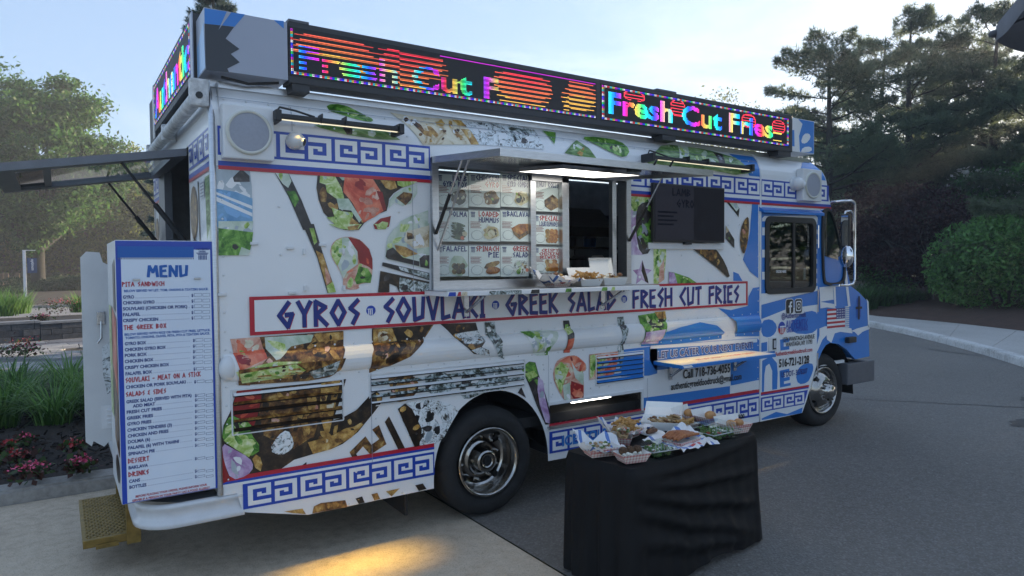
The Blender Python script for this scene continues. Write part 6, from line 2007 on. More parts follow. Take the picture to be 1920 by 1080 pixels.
# ------------------------------------------------------------------ ground
def gz(x, y):
    t = min(1.0, max(0.0, (x - 1.7) / 4.5)); return 0.07 * t * t * (3 - 2 * t)
def ground_mat(name, cols, s1, s2, bump, bs, rough=0.9, pos=None, speck=None):
    m = bpy.data.materials.new(name); MATS[name] = m
    m.use_nodes = True
    n, l = m.node_tree.nodes, m.node_tree.links
    b = n['Principled BSDF']; b.inputs['Roughness'].default_value = rough
    t = n.new('ShaderNodeTexCoord')
    a = n.new('ShaderNodeTexNoise'); a.inputs['Scale'].default_value = s1; a.inputs['Detail'].default_value = 8
    c = n.new('ShaderNodeTexNoise'); c.inputs['Scale'].default_value = s2; c.inputs['Detail'].default_value = 4
    l.new(t.outputs['Object'], a.inputs['Vector']); l.new(t.outputs['Object'], c.inputs['Vector'])
    mx = n.new('ShaderNodeMath'); mx.operation = 'MULTIPLY_ADD'; mx.inputs[1].default_value = 0.5
    h = n.new('ShaderNodeMath'); h.operation = 'MULTIPLY'; h.inputs[1].default_value = 0.5
    l.new(c.outputs['Fac'], h.inputs[0]); l.new(a.outputs['Fac'], mx.inputs[0]); l.new(h.outputs[0], mx.inputs[2])
    rp = n.new('ShaderNodeValToRGB'); e = rp.color_ramp.elements
    k = len(cols); pos = pos or [0.3 + 0.4 * i / (k - 1) for i in range(k)]
    while len(e) < k: e.new(0.5)
    for i in range(k): e[i].position = pos[i]
    for i in range(k): e[i].color = col(cols[i])
    l.new(mx.outputs[0], rp.inputs['Fac'])
    out = rp.outputs['Color']
    if speck:
        v = n.new('ShaderNodeTexVoronoi'); v.inputs['Scale'].default_value = speck[0]
        l.new(t.outputs['Object'], v.inputs['Vector'])
        sx = n.new('ShaderNodeSeparateColor'); l.new(v.outputs['Color'], sx.inputs['Color'])
        r2 = n.new('ShaderNodeValToRGB'); r2.color_ramp.elements[0].position = 0.62; r2.color_ramp.elements[1].position = 0.95
        r2.color_ramp.elements[0].color = (0, 0, 0, 1); r2.color_ramp.elements[1].color = (speck[2],) * 3 + (1,)
        l.new(sx.outputs[0], r2.inputs['Fac'])
        m2 = n.new('ShaderNodeMixRGB'); m2.inputs['Color2'].default_value = col(speck[1])
        l.new(r2.outputs['Color'], m2.inputs['Fac']); l.new(out, m2.inputs['Color1'])
        out = m2.outputs['Color']
    l.new(out, b.inputs['Base Color'])
    bp = n.new('ShaderNodeBump'); bp.inputs['Strength'].default_value = bump; bp.inputs['Distance'].default_value = 0.01
    g = n.new('ShaderNodeTexNoise'); g.inputs['Scale'].default_value = bs; g.inputs['Detail'].default_value = 3
    l.new(t.outputs['Object'], g.inputs['Vector']); l.new(g.outputs['Fac'], bp.inputs['Height']); l.new(bp.outputs['Normal'], b.inputs['Normal'])
    return m
ASPH = ground_mat('asphalt', [(0.10, 0.092, 0.082), (0.145, 0.134, 0.12), (0.18, 0.168, 0.15)], 0.45, 26, 1.0, 75, 0.85, speck=(95, (0.27, 0.26, 0.25), 0.5))
CONC = ground_mat('concrete', [(0.38, 0.30, 0.22), (0.55, 0.45, 0.335), (0.63, 0.53, 0.41)], 0.9, 14, 0.25, 120, 0.85, speck=(220, (0.12, 0.11, 0.10), 0.4))
CURBM = ground_mat('kerb_concrete', [(0.20, 0.185, 0.165), (0.30, 0.28, 0.255), (0.38, 0.36, 0.33)], 2.5, 30, 0.5, 60, 0.9)
WHITEK = ground_mat('painted_kerb', [(0.30, 0.29, 0.27), (0.55, 0.55, 0.54), (0.66, 0.66, 0.65)], 3.0, 25, 0.3, 60, 0.8)
WALK = ground_mat('sidewalk_concrete', [(0.32, 0.305, 0.285), (0.40, 0.385, 0.365), (0.46, 0.445, 0.425)], 0.8, 20, 0.2, 80, 0.9)
MULCH = ground_mat('mulch', [(0.008, 0.006, 0.005), (0.022, 0.016, 0.013), (0.045, 0.032, 0.026)], 5, 60, 1.0, 40, 0.95)
MULCHR = ground_mat('bark_mulch', [(0.035, 0.020, 0.014), (0.065, 0.036, 0.026), (0.095, 0.055, 0.04)], 4, 40, 1.0, 40, 0.95)
LAWN = ground_mat('lawn_grass', [(0.028, 0.045, 0.012), (0.05, 0.075, 0.02), (0.085, 0.10, 0.03)], 0.5, 30, 0.8, 40, 0.95)
PAVE = ground_mat('pavers', [(0.16, 0.16, 0.165), (0.23, 0.23, 0.235), (0.29, 0.29, 0.30)], 2.0, 12, 0.5, 30, 0.9)
mb = MB()
nseg = 64
mb.add([(0, 0, -0.06)] + [(190 * math.cos(2 * math.pi * k / nseg), 190 * math.sin(2 * math.pi * k / nseg), -0.06) for k in range(nseg)], [(0, k + 1, (k + 1) % nseg + 1) for k in range(nseg)], LAWN)
tag(mb.build('ground'), kind='structure')
# asphalt: one sheet rising gently towards the cab
mb = MB()
xs = [-40, 1.585] + [1.585 + 0.5 * i for i in range(1, 11)] + [8, 14, 20, 60]
ys = [-45, -12, -6, -3, -1, 0, 1, 2.2, 3, 8, 20]
vs = [(x, y, gz(x, y)) for y in ys for x in xs]
fs = []
nx = len(xs)
for j in range(len(ys) - 1):
    for i in range(nx - 1):
        if i == 0 and ys[j] >= -12: continue
        fs.append((j * nx + i, j * nx + i + 1, (j + 1) * nx + i + 1, (j + 1) * nx + i))
mb.add(vs, fs, ASPH)
tag(mb.build('asphalt_road'), kind='structure')
# apron: concrete bays with open joints
apron = empty('concrete_apron'); tag(apron, kind='structure')
mb = MB(); mb.box(-16, 1.57, -12, 2.2, -0.05, -0.018, MULCH); mb.build('joint_bed', apron)
for (x0, x1) in ((-16, -9), (-9, -4.2), (-4.2, -1.45), (-1.45, 1.58)):
    for (y0, y1) in ((-12, -7.5), (-7.5, -3.2), (-3.2, 2.2)):
        mb = MB(); mb.bbox(x0 + 0.004, x1 - 0.004, y0 + 0.004, y1 - 0.004, -0.04, 0.0, CONC, 0.006); mb.build('concrete_slab', apron)
# near kerb along the planting bed
kerb = empty('kerb', (0, 2.2, 0)); tag(kerb, kind='structure')
x = -14.0
rnd = random.Random(2)
while x < 8.5:
    L = 2.4
    mb = MB()
    bm = bmesh.new(); bmesh.ops.create_cube(bm, size=1)
    for v in bm.verts:
        v.co = Vector((x + L / 2 + v.co.x * (L - 0.012), 0.13 + v.co.y * 0.26, 0.02 + v.co.z * 0.15))
        if v.co.z > 0.05 and v.co.y < 0.1: v.co.y += 0.03
    bmesh.ops.bevel(bm, geom=[e for e in bm.edges], offset=0.018, segments=3, affect='EDGES')
    bmesh.ops.subdivide_edges(bm, edges=[e for e in bm.edges if e.calc_length() > 0.5], cuts=24)
    for v in bm.verts: v.co += Vector((0, rnd.uniform(-1, 1) * 0.005, rnd.uniform(-1, 1) * 0.004))
    mb.bm(bm, CURBM); mb.build('kerb_stone', kerb); x += L
mb = MB()
nxm, nym = 40, 24
vs = [(-14 + 22.8 * i / nxm, 2.44 + 7.0 * j / nym, 0.06 + 0.05 * math.sin(i * 1.7) * math.sin(j * 1.3) * (1 if 0 < j < nym else 0) + (0.06 if 2 < j < nym - 2 else 0)) for j in range(nym + 1) for i in range(nxm + 1)]
mb.add(vs, [(j * (nxm + 1) + i, j * (nxm + 1) + i + 1, (j + 1) * (nxm + 1) + i + 1, (j + 1) * (nxm + 1) + i) for j in range(nym) for i in range(nxm)], MULCH, True)
tag(mb.build('planting_bed'), kind='structure')
# loose bark on the bed
rng = np.random.default_rng(5)
n = 5200
base = np.stack([rng.uniform(-5, 1.0, n), rng.uniform(2.46, 5.2, n), rng.uniform(0.10, 0.16, n)], 1)
d1 = rng.normal(size=(n, 3)) * [1, 1, .35]; d1 /= np.linalg.norm(d1, axis=1)[:, None]
d2 = rng.normal(size=(n, 3)); d2 -= (d2 * d1).sum(1)[:, None] * d1; d2 /= np.linalg.norm(d2, axis=1)[:, None]
ln = rng.uniform(0.012, 0.04, n)[:, None]; wd = rng.uniform(0.004, 0.011, n)[:, None]
q = np.stack([base - d1 * ln - d2 * wd, base + d1 * ln - d2 * wd, base + d1 * ln + d2 * wd, base - d1 * ln + d2 * wd], 1)
CHIP = [mat('bark_chip_dark', (0.012, 0.009, 0.008), rough=0.9), mat('bark_chip_brown', (0.04, 0.026, 0.018), rough=0.9), mat('bark_chip_grey', (0.07, 0.06, 0.055), rough=0.9)]
o = fast_mesh('bark_mulch', q.reshape(-1, 3), n, 4, CHIP, rng.choice(3, n, p=[.6, .3, .1]))
tag(o, 'dark bark mulch covering the flower bed', 'mulch', kind='stuff')

# ------------------------------------------------------------------ foliage tools
def leafmat(name, c, tr=0.4, rough=0.55, vary=0.3):
    return mat(name, c, rough=rough, vary=vary, scale=0.7, transl=tr, spec=0.25)
def leaf_quads(pos, size, rng, up=0.3, aspect=0.5):
    n = len(pos)
    a = rng.normal(size=(n, 3)); a[:, 2] += 0.0; a /= np.linalg.norm(a, axis=1)[:, None]
    b = rng.normal(size=(n, 3)); b[:, 2] *= (1 - up)
    b -= (b * a).sum(1)[:, None] * a; b /= np.linalg.norm(b, axis=1)[:, None] + 1e-9
    s = (size * rng.uniform(0.6, 1.3, n))[:, None]
    return np.stack([pos - a * s, pos + b * s * aspect, pos + a * s, pos - b * s * aspect], 1)
def limb(mb, p0, p1, r0, r1, m, rng, sag=0.12, n=5, ns=6):
    p0, p1 = Vector(p0), Vector(p1)
    L = (p1 - p0).length
    off = Vector(rng.normal(size=3) * sag * L); off.z = abs(off.z) * 0.6
    path = [p0.lerp(p1, t) + off * math.sin(math.pi * t) * 0.6 + Vector(rng.normal(size=3)) * 0.012 * L * (0 < t < 1) for t in [k / n for k in range(n + 1)]]
    mb.tube(path, [r0 + (r1 - r0) * k / n for k in range(n + 1)], m, n=ns)
    return path
BARK = mat('grey_bark', (0.10, 0.09, 0.078), rough=0.9, vary=0.35, scale=6, bump=0.6, bscale=22, stretch=(1, 1, .25))
BARKD = mat('dark_bark', (0.045, 0.038, 0.032), rough=0.9, vary=0.35, scale=6, bump=0.6, bscale=22, stretch=(1, 1, .25))
BARKW = mat('warm_bark', (0.17, 0.12, 0.08), rough=0.9, vary=0.3, scale=6, bump=0.5, bscale=22)
def broadleaf(name, base, H, crown_c, crown_r, seed, mats, nclu=70, per=150, leaf=0.10, trunk_r=0.2, fork=0.25, bark=None, clu_r=0.7, label=None, group=None, nlimb=14, cat='tree', fill=0.62):
    rng = np.random.default_rng(seed)
    t = empty(name, base); tag(t, label, cat, group)
    bark = bark or BARK
    mb = MB()
    fz = H * fork
    top = Vector((rng.normal() * 0.1, rng.normal() * 0.1, fz))
    mb.tube([(0, 0, -0.1), (0, 0, 0.15), tuple(top * 0.5), tuple(top)], [trunk_r * 1.5, trunk_r * 1.1, trunk_r * 0.95, trunk_r * 0.9], bark, n=10)
    cc, crr = np.array(crown_c), np.array(crown_r)
    u = rng.normal(size=(nclu, 3)); u /= np.linalg.norm(u, axis=1)[:, None]
    rad = rng.uniform(fill ** 3, 1, nclu) ** (1 / 3)
    cl = cc + u * rad[:, None] * crr * rng.uniform(0.85, 1.1, (nclu, 1))
    cl = cl[cl[:, 2] > fz * 0.55]
    for k in range(min(nlimb, len(cl))):
        tgt = Vector(cl[k])
        path = limb(mb, top * rng.uniform(0.8, 1.0), tgt, trunk_r * rng.uniform(0.35, 0.6), trunk_r * 0.05, bark, rng)
        for _ in range(2):
            j = rng.integers(2, 5)
            tg2 = Vector(cl[rng.integers(0, len(cl))])
            if (tg2 - path[j]).length < max(crr) * 0.9:
                limb(mb, path[j], tg2, trunk_r * 0.18, trunk_r * 0.03, bark, rng, n=4, ns=5)
    mb.build('trunk', t)
    pos = []
    for c in cl:
        m = int(per * rng.uniform(0.5, 1.4))
        pos.append(c + rng.normal(size=(m, 3)) * np.array([clu_r, clu_r, clu_r * 0.6]) * rng.uniform(0.35, 0.65))
    pos = np.concatenate(pos)
    q = leaf_quads(pos, leaf, rng)
    fast_mesh('crown', q.reshape(-1, 3), len(pos), 4, mats, rng.integers(0, len(mats), len(pos)), parent=t)
    return t
def needles(pos, axis, length, rng, k=6, width=0.012, spread=0.9):
    """k thin blades springing from each point roughly along axis"""
    n = len(pos)
    P = np.repeat(pos, k, 0); A = np.repeat(axis, k, 0)
    d = A + rng.normal(size=(n * k, 3)) * spread
    d /= np.linalg.norm(d, axis=1)[:, None]
    w = rng.normal(size=(n * k, 3)); w -= (w * d).sum(1)[:, None] * d; w /= np.linalg.norm(w, axis=1)[:, None] + 1e-9
    L = (length * rng.uniform(0.7, 1.2, n * k))[:, None]
    return np.stack([P - w * width, P + w * width, P + d * L], 1)
def pine(name, base, H, seed, mats, label, group, lean=(0, 0), spread=3.2, low=0.35, nbr=22, tufts=230, trunk_r=0.2, bark=None, nl=0.17, droop=0.0, broken=False):
    rng = np.random.default_rng(seed)
    t = empty(name, base); tag(t, label, 'tree', group)
    bark = bark or BARKD
    mb = MB()
    tp = lambda f: Vector((lean[0] * f + 0.12 * math.sin(f * 7 + seed), lean[1] * f + 0.12 * math.cos(f * 6 + seed), H * f))
    mb.tube([tp(0) - Vector((0, 0, .1)), tp(0.02)] + [tp(k / 12) for k in range(1, 13)], [trunk_r * 1.5, trunk_r * 1.15] + [trunk_r * (1 - 0.9 * k / 12) for k in range(1, 13)], bark, n=9)
    P, A = [], []
    for b in range(nbr):
        f = low + (1 - low) * (b + rng.uniform(0, 0.9)) / nbr
        az = rng.uniform(0, 2 * math.pi)
        L = spread * (1.05 - 0.75 * ((f - low) / (1 - low)) ** 1.4) * rng.uniform(0.65, 1.15)
        p0 = tp(min(f, 0.99))
        d = Vector((math.cos(az), math.sin(az), 0.08 + 0.25 * f - droop))
        p1 = p0 + d * L
        path = limb(mb, p0, p1, trunk_r * 0.32 * (1.1 - f), 0.012, bark, rng, sag=0.06, n=6, ns=5)
        side_ = Vector((-math.sin(az), math.cos(az), 0))
        m = int(tufts * L / spread)
        tt = rng.uniform(0.25, 1.05, m) ** 0.8
        for k in range(m):
            i = min(5, int(tt[k] * 6)); pp = path[i].lerp(path[i + 1], min(1.0, tt[k] * 6 - i))
            wdt = L * 0.30 * math.sin(math.pi * min(1, tt[k] * 0.9 + 0.1)) + 0.1
            o_ = side_ * rng.uniform(-1, 1) * wdt + Vector((0, 0, rng.normal() * 0.09 + 0.03))
            P.append(pp + o_)
            ax = d * 0.5 + side_ * rng.uniform(-0.6, 0.6) + Vector((0, 0, 0.55)); A.append(ax)
        for _ in range(3):
            i = rng.integers(2, 6); q_ = path[i] + side_ * rng.uniform(-1, 1) * L * 0.3 + Vector((0, 0, 0.1))
            mb.tube([path[i - 1], q_], [0.02, 0.006], bark, n=4)
    if broken:
        mb.tube([tp(0.30), tp(0.45) + Vector((-0.5, 0.2, 0)), tp(0.52) + Vector((-0.95, 0.3, 0.1))], [trunk_r * 0.7, trunk_r * 0.6, trunk_r * 0.55], bark, n=8)
    mb.build('trunk', t)
    P, A = np.array([tuple(p) for p in P]), np.array([tuple(a) for a in A])
    q = needles(P, A, nl, rng, 8, 0.013)
    fast_mesh('crown', q.reshape(-1, 3), len(q), 3, mats, np.repeat(rng.integers(0, len(mats), len(P)), 8), parent=t)
    return t
def spruce(name, base, H, R, seed, mats, label, group=None, step=0.34, per=95, nl=0.11, low=0.04, nbr=10, width=0.012):
    rng = np.random.default_rng(seed)
    t = empty(name, base); tag(t, label, 'tree', group)
    mb = MB()
    mb.tube([(0, 0, -0.1), (0, 0, H * 0.5), (0, 0, H)], [R * 0.09, R * 0.055, 0.01], BARKD, n=8)
    P, A = [], []
    z = H * low
    while z < H * 0.985:
        f = 1 - z / H
        for b in range(nbr):
            az = rng.uniform(0, 2 * math.pi); L = R * (f ** 0.85) * rng.uniform(0.75, 1.15) + 0.05
            d = Vector((math.cos(az), math.sin(az), -0.12))
            m = int(per * (L / R) + 8)
            if L > 0.4: mb.tube([(0, 0, z), tuple(Vector((0, 0, z)) + d * L * 0.95 + Vector((0, 0, 0.12 * L)))], [0.02 + 0.02 * f, 0.005], BARKD, n=4)
            tt = rng.uniform(0.12, 1.0, m)
            sd = Vector((-math.sin(az), math.cos(az), 0))
            for k in range(m):
                s_ = rng.uniform(-1, 1) * 0.24 * L * (1.05 - tt[k])
                p = Vector((0, 0, z)) + d * L * tt[k] + sd * s_ + Vector((0, 0, 0.12 * L * tt[k] ** 2 + rng.normal() * 0.03))
                P.append(tuple(p)); A.append(tuple(d * 0.9 + sd * (s_ * 2) + Vector((0, 0, 0.25))))
        z += step * (0.5 + 0.6 * f)
    mb.build('trunk', t)
    P, A = np.array(P), np.array(A)
    q = needles(P, A, nl, rng, 6, width, 0.7)
    fast_mesh('crown', q.reshape(-1, 3), len(q), 3, mats, np.repeat(rng.integers(0, len(mats), len(P)), 6), parent=t)
    return t
def shrub(name, base, r, h, seed, mats, label, cat='shrub', group=None, n=5000, leaf=0.05, core=0.8, lumps=9, aspect=0.5, stem=None):
    rng = np.random.default_rng(seed)
    t = empty(name, base); tag(t, label, cat, group)
    mb = MB()
    for k in range(5):
        a = 2 * math.pi * k / 5
        limb(mb, (0.05 * math.cos(a), 0.05 * math.sin(a), -0.05), (r * 0.6 * math.cos(a), r * 0.6 * math.sin(a), h * 0.6), 0.04, 0.01, BARKD, rng)
    mb.build('stem', t)
    ctr = [(0, 0, h * 0.48, 0.94)] + [(r * 0.6 * math.cos(a), r * 0.6 * math.sin(a), h * z, s) for a, z, s in zip(rng.uniform(0, 6.28, lumps), rng.uniform(0.28, 0.78, lumps), rng.uniform(0.42, 0.62, lumps))]
    pos = []
    for (x, y, z, s) in ctr:
        m = int(n * s * s / sum(c[3] ** 2 for c in ctr))
        u = rng.normal(size=(m, 3)); u /= np.linalg.norm(u, axis=1)[:, None]
        rr = rng.uniform(core, 1.03, (m, 1))
        pos.append(np.array([x, y, z]) + u * rr * np.array([r * s, r * s, h * 0.5 * s]))
    pos = np.concatenate(pos); pos = pos[pos[:, 2] > 0.02]
    q = leaf_quads(pos, leaf, rng, aspect=aspect)
    fast_mesh('foliage', q.reshape(-1, 3), len(pos), 4, mats, rng.integers(0, len(mats), len(pos)), parent=t)
    return t
def ribbons(name, pts_fn, n, rng, mats, parent, seg=5):
    """arching blades"""
    V, Lp, mi = [], [], []
    for k in range(n):
        base, az, L, bend, w = pts_fn(k)
        dx, dy = math.cos(az), math.sin(az)
        o = len(V)
        for s_ in range(seg + 1):
            t_ = s_ / seg
            h = L * (t_ - bend * t_ * t_ * 0.75); r = L * (0.18 * t_ + 0.55 * bend * t_ * t_)
            ww = w * (1 - t_ ** 2 * 0.92)
            V.append((base[0] + dx * r - dy * ww, base[1] + dy * r + dx * ww, base[2] + h))
            V.append((base[0] + dx * r + dy * ww, base[1] + dy * r - dx * ww, base[2] + h))
        for s_ in range(seg):
            Lp += [o + 2 * s_, o + 2 * s_ + 1, o + 2 * s_ + 3, o + 2 * s_ + 2]
        mi += [rng.integers(0, len(mats))] * seg
    return fast_mesh(name, np.array(V), n * seg, 4, mats, mi, parent=parent, loops=Lp)
G1 = [leafmat('maple_leaf_a', (0.045, 0.11, 0.028), 0.45), leafmat('maple_leaf_b', (0.07, 0.145, 0.036), 0.45), leafmat('maple_leaf_c', (0.032, 0.078, 0.022), 0.45)]
G2 = [leafmat('sunny_leaf_a', (0.17, 0.20, 0.035), 0.6), leafmat('sunny_leaf_b', (0.13, 0.165, 0.032), 0.6), leafmat('sunny_leaf_c', (0.075, 0.10, 0.025), 0.55)]  # sunlight put into these leaf colours, yellower and lighter
G3 = [leafmat('dark_leaf_a', (0.018, 0.030, 0.014), 0.25), leafmat('dark_leaf_b', (0.026, 0.042, 0.018), 0.25)]
PN = [leafmat('pine_needle_a', (0.115, 0.15, 0.09), 0.55), leafmat('pine_needle_b', (0.09, 0.12, 0.072), 0.55), leafmat('pine_needle_c', (0.14, 0.17, 0.10), 0.55)]
SPN = [leafmat('blue_needle_a', (0.10, 0.145, 0.13), 0.2), leafmat('blue_needle_b', (0.14, 0.185, 0.165), 0.2), leafmat('blue_needle_c', (0.07, 0.105, 0.095), 0.2)]
HEM = [leafmat('hemlock_a', (0.035, 0.060, 0.034), 0.3), leafmat('hemlock_b', (0.048, 0.075, 0.040), 0.3)]
MAPR = [leafmat('red_maple_a', (0.040, 0.014, 0.016), 0.35), leafmat('red_maple_b', (0.028, 0.012, 0.014), 0.35), leafmat('red_maple_c', (0.055, 0.022, 0.020), 0.35)]
BUSH = [leafmat('bush_leaf_a', (0.10, 0.22, 0.06), 0.3, 0.4), leafmat('bush_leaf_b', (0.12, 0.26, 0.07), 0.3, 0.4), leafmat('bush_leaf_c', (0.06, 0.135, 0.04), 0.3, 0.4)]
YEW = [leafmat('yew_a', (0.022, 0.045, 0.018), 0.15), leafmat('yew_b', (0.034, 0.062, 0.024), 0.15)]

# ------------------------------------------------------------------ left: bed, plaza, road, trees
DL = [leafmat('daylily_a', (0.11, 0.21, 0.05), 0.35, 0.4), leafmat('daylily_b', (0.15, 0.27, 0.075), 0.35, 0.4), leafmat('daylily_c', (0.055, 0.125, 0.03), 0.35, 0.4)]
rng = np.random.default_rng(11)
spots = [(-0.28, 4.6), (-0.75, 4.35), (-1.2, 4.75), (-0.55, 5.3), (-1.05, 5.55), (-1.6, 5.0), (-0.1, 5.6), (-1.55, 5.9), (-0.6, 6.2), (-0.15, 6.7), (-2.1, 5.4), (-1.2, 6.6), (0.4, 5.0), (-2.6, 4.8)]
dl_lab = [
  'arching green daylily clump nearest the open cabinet door', 'broad daylily clump spilling over the front of the flower bed', 'daylily clump at the left picture edge of the front row', 'daylily clump just behind the front row by the cabinet door', 'daylily clump in the middle of the bed', 'daylily clump at the left edge behind the front row', 'daylily clump half hidden by the cabinet door', 'daylily clump at the left picture edge near the plaza', 'rearmost but one daylily clump left of the cabinet door', 'rearmost daylily clump next to the cabinet door', 'daylily clump outside the left picture edge', 'daylily clump on the plaza side of the bed', 'daylily clump hidden behind the menu cabinet', 'outermost daylily clump beyond the left picture edge']
def daylily(i, x, y):
    t = empty('daylily_clump', (x, y, 0.1))
    tag(t, dl_lab[i], 'plant', 'daylily clumps in the flower bed')
    def fn(k):
        a = rng.uniform(0, 6.28); r = rng.uniform(0, 0.16)
        return ((r * math.cos(a), r * math.sin(a), 0), a + rng.normal() * 0.5, rng.uniform(0.55, 0.98), rng.uniform(0.35, 1.05), rng.uniform(0.006, 0.012))
    ribbons('leaf_blades', fn, 190, rng, DL, t)['kind'] = 'stuff'
for i, (x, y) in enumerate(spots): daylily(i, x, y)
# bedding begonias
PINK = mat('pink_petal', (0.75, 0.10, 0.22), rough=0.5, vary=0.2, scale=40)
DRED = mat('red_petal', (0.35, 0.015, 0.02), rough=0.5, vary=0.2, scale=40)
WPET = mat('white_petal', (0.75, 0.73, 0.70), rough=0.5)
BEGL = [leafmat('bronze_leaf', (0.06, 0.025, 0.018), 0.2), leafmat('begonia_leaf', (0.05, 0.085, 0.025), 0.3)]
def begonia(x, y, r, pet, label, n=60, leafm=0, z=0.12):
    rg = np.random.default_rng(int(abs(x * 991 + y * 77)))
    t = empty('bedding_flower', (x, y, z)); tag(t, label, 'flower', 'flowers bedded in the mulch')
    pos = rg.normal(size=(int(n * 2.5), 3)) * np.array([r, r, r * 0.5]) * 0.55 + [0, 0, r * 0.6]
    q = leaf_quads(pos, 0.028, rg, 0.7, 0.8)
    fast_mesh('foliage', q.reshape(-1, 3), len(pos), 4, BEGL if leafm == 0 else [BEGL[1]], rg.integers(0, 2, len(pos)) if leafm == 0 else None, parent=t)
    pos = rg.normal(size=(int(n * 1.6), 3)) * np.array([r, r, r * 0.35]) * 0.42 + [0, 0, r * 0.95]
    q = leaf_quads(pos, 0.013, rg, 0.8, 0.9)
    fast_mesh('petals', q.reshape(-1, 3), len(pos), 4, [pet], parent=t)['kind'] = 'stuff'
for (px_, py_, r, pet, lab, n_) in ((55, 895, 0.11, PINK, 'pink begonia plant front and left in the mulch', 60), (152, 880, 0.10, PINK, 'pink begonia plant beside the gold step', 55), (33, 866, 0.10, DRED, 'dark red begonia just behind the front pink one', 45), (12, 845, 0.09, DRED, 'dark red begonia at the left picture edge', 40), (48, 828, 0.08, PINK, 'small pale pink begonia with green leaves by the daylilies', 25), (140, 845, 0.10, DRED, 'bronze leaved begonia under the daylily blades', 30)):
    p = ZP(px_, py_, 0.14); begonia(p.x, p.y, r, pet, lab, n_)
# plaza of pavers and low planter walls
mb = MB(); mb.add([(-18, 9.4, -0.012), (14, 9.4, -0.012), (14, 22.5, -0.012), (-18, 22.5, -0.012)], [(0, 1, 2, 3)], MULCH); plaza = mb.build('plaza'); tag(plaza, kind='structure')
PV = [ground_mat('paver_%s' % k, [tuple(c * 0.8 for c in cc_), cc_, tuple(c * 1.15 for c in cc_)], 3, 20, 0.4, 40, 0.9) for k, cc_ in (('grey', (0.19, 0.19, 0.20)), ('pale', (0.28, 0.275, 0.27)), ('dark', (0.11, 0.11, 0.12)))]
ctr = ZP(150, 655, 0.0)
k_ = 0
pv_mesh = []
for ringi in range(12):
    r0, r1 = 0.35 + ringi * 0.42, 0.35 + (ringi + 1) * 0.42 - 0.02
    nn = max(8, int(2 * math.pi * r1 / 0.85))
    for j in range(nn):
        a0, a1 = 2 * math.pi * j / nn + 0.01 / r1, 2 * math.pi * (j + 1) / nn - 0.012 / r1
        cxm = ctr.x + (r0 + r1) / 2 * math.cos((a0 + a1) / 2); cym = ctr.y + (r0 + r1) / 2 * math.sin((a0 + a1) / 2)
        if not (-4.2 < cxm < 1.6 and 9.6 < cym < 17): continue
        mb = MB()
        pts = [(ctr.x + r * math.cos(a), ctr.y + r * math.sin(a), 0.012) for r, a in ((r0, a0), (r1, a0), (r1, (a0 + a1) / 2), (r1, a1), (r0, a1))]
        mb.prism(pts, (0, 0, -0.03), PV[2] if ringi in (3, 7) else PV[(j + ringi) % 2])
        mb.build('paver', plaza); k_ += 1
BLOCK = [mat('wall_block_a', (0.075, 0.078, 0.085), rough=0.9, vary=0.3, scale=9, bump=0.4, bscale=30), mat('wall_block_b', (0.10, 0.10, 0.105), rough=0.9, vary=0.3, scale=9, bump=0.4, bscale=30), mat('wall_block_c', (0.055, 0.058, 0.066), rough=0.9, vary=0.3, scale=9, bump=0.4, bscale=30)]
CAPM = mat('wall_cap', (0.24, 0.24, 0.245), rough=0.85, vary=0.2, scale=6)
def block_wall(p0, p1, h, courses, label, bl=0.45, th=0.3):
    p0, p1 = Vector(p0), Vector(p1)
    d = (p1 - p0); L = d.length; d.normalize()
    t = empty('planter_wall', p0, math.atan2(d.y, d.x)); tag(t, label, 'wall')
    ch = (h - 0.06) / courses
    rg = random.Random(int(L * 100))
    mb = MB(); mb.box(0.01, L - 0.01, 0.02, th - 0.02, 0, h - 0.06, MULCH); mb.build('wall_core', t)
    for c in range(courses):
        x = -bl * 0.5 * (c % 2)
        while x < L:
            a, b = max(0, x), min(L, x + bl)
            if b - a > 0.05:
                mb = MB(); mb.bbox(a + 0.005, b - 0.005, rg.uniform(-0.008, 0.004), 0.1, c * ch + 0.003, (c + 1) * ch - 0.003, BLOCK[rg.randrange(3)], 0.008); mb.build('wall_block', t)
            x += bl
    x = 0
    while x < L:
        mb = MB(); mb.bbox(x + 0.003, min(L, x + 0.9) - 0.003, -0.03, th, h - 0.06, h, CAPM, 0.008); mb.build('cap_stone', t); x += 0.9
w0, w1, w2 = ZP(-120, 655, 0), ZP(76, 640, 0), ZP(230, 628, 0)
block_wall(w0, w1, 0.50, 3, 'dark grey block planter wall facing the paved plaza')
block_wall(w1 + Vector((0.0, 0.0, 0)), w2, 0.46, 3, 'darker block planter wall section running behind the open cabinet door')
mb = MB(); mb.add([(w0.x, w0.y + 0.3, 0.40), (w1.x, w1.y + 0.3, 0.40), (w2.x, w2.y + 0.3, 0.38), (w2.x + 1, w2.y + 3.6, 0.38), (w0.x, w0.y + 3.6, 0.40)], [(0, 1, 2, 3, 4)], MULCH); tag(mb.build('raised_bed'), kind='structure')
def grass_clump(x, y, z, n, h, label, mats, group='ornamental grasses'):
    rg = np.random.default_rng(int(abs(x * 313 + y * 171)))
    t = empty('ornamental_grass', (x, y, z)); tag(t, label, 'plant', group)
    def fn(k):
        a = rg.uniform(0, 6.28); r = rg.uniform(0, 0.35 * h)
        return ((r * math.cos(a), r * math.sin(a), 0), a + rg.normal() * 0.4, h * rg.uniform(0.7, 1.1), rg.uniform(0.2, 0.8), 0.008 + 0.004 * h)
    ribbons('leaf_blades', fn, n, rg, mats, t)['kind'] = 'stuff'
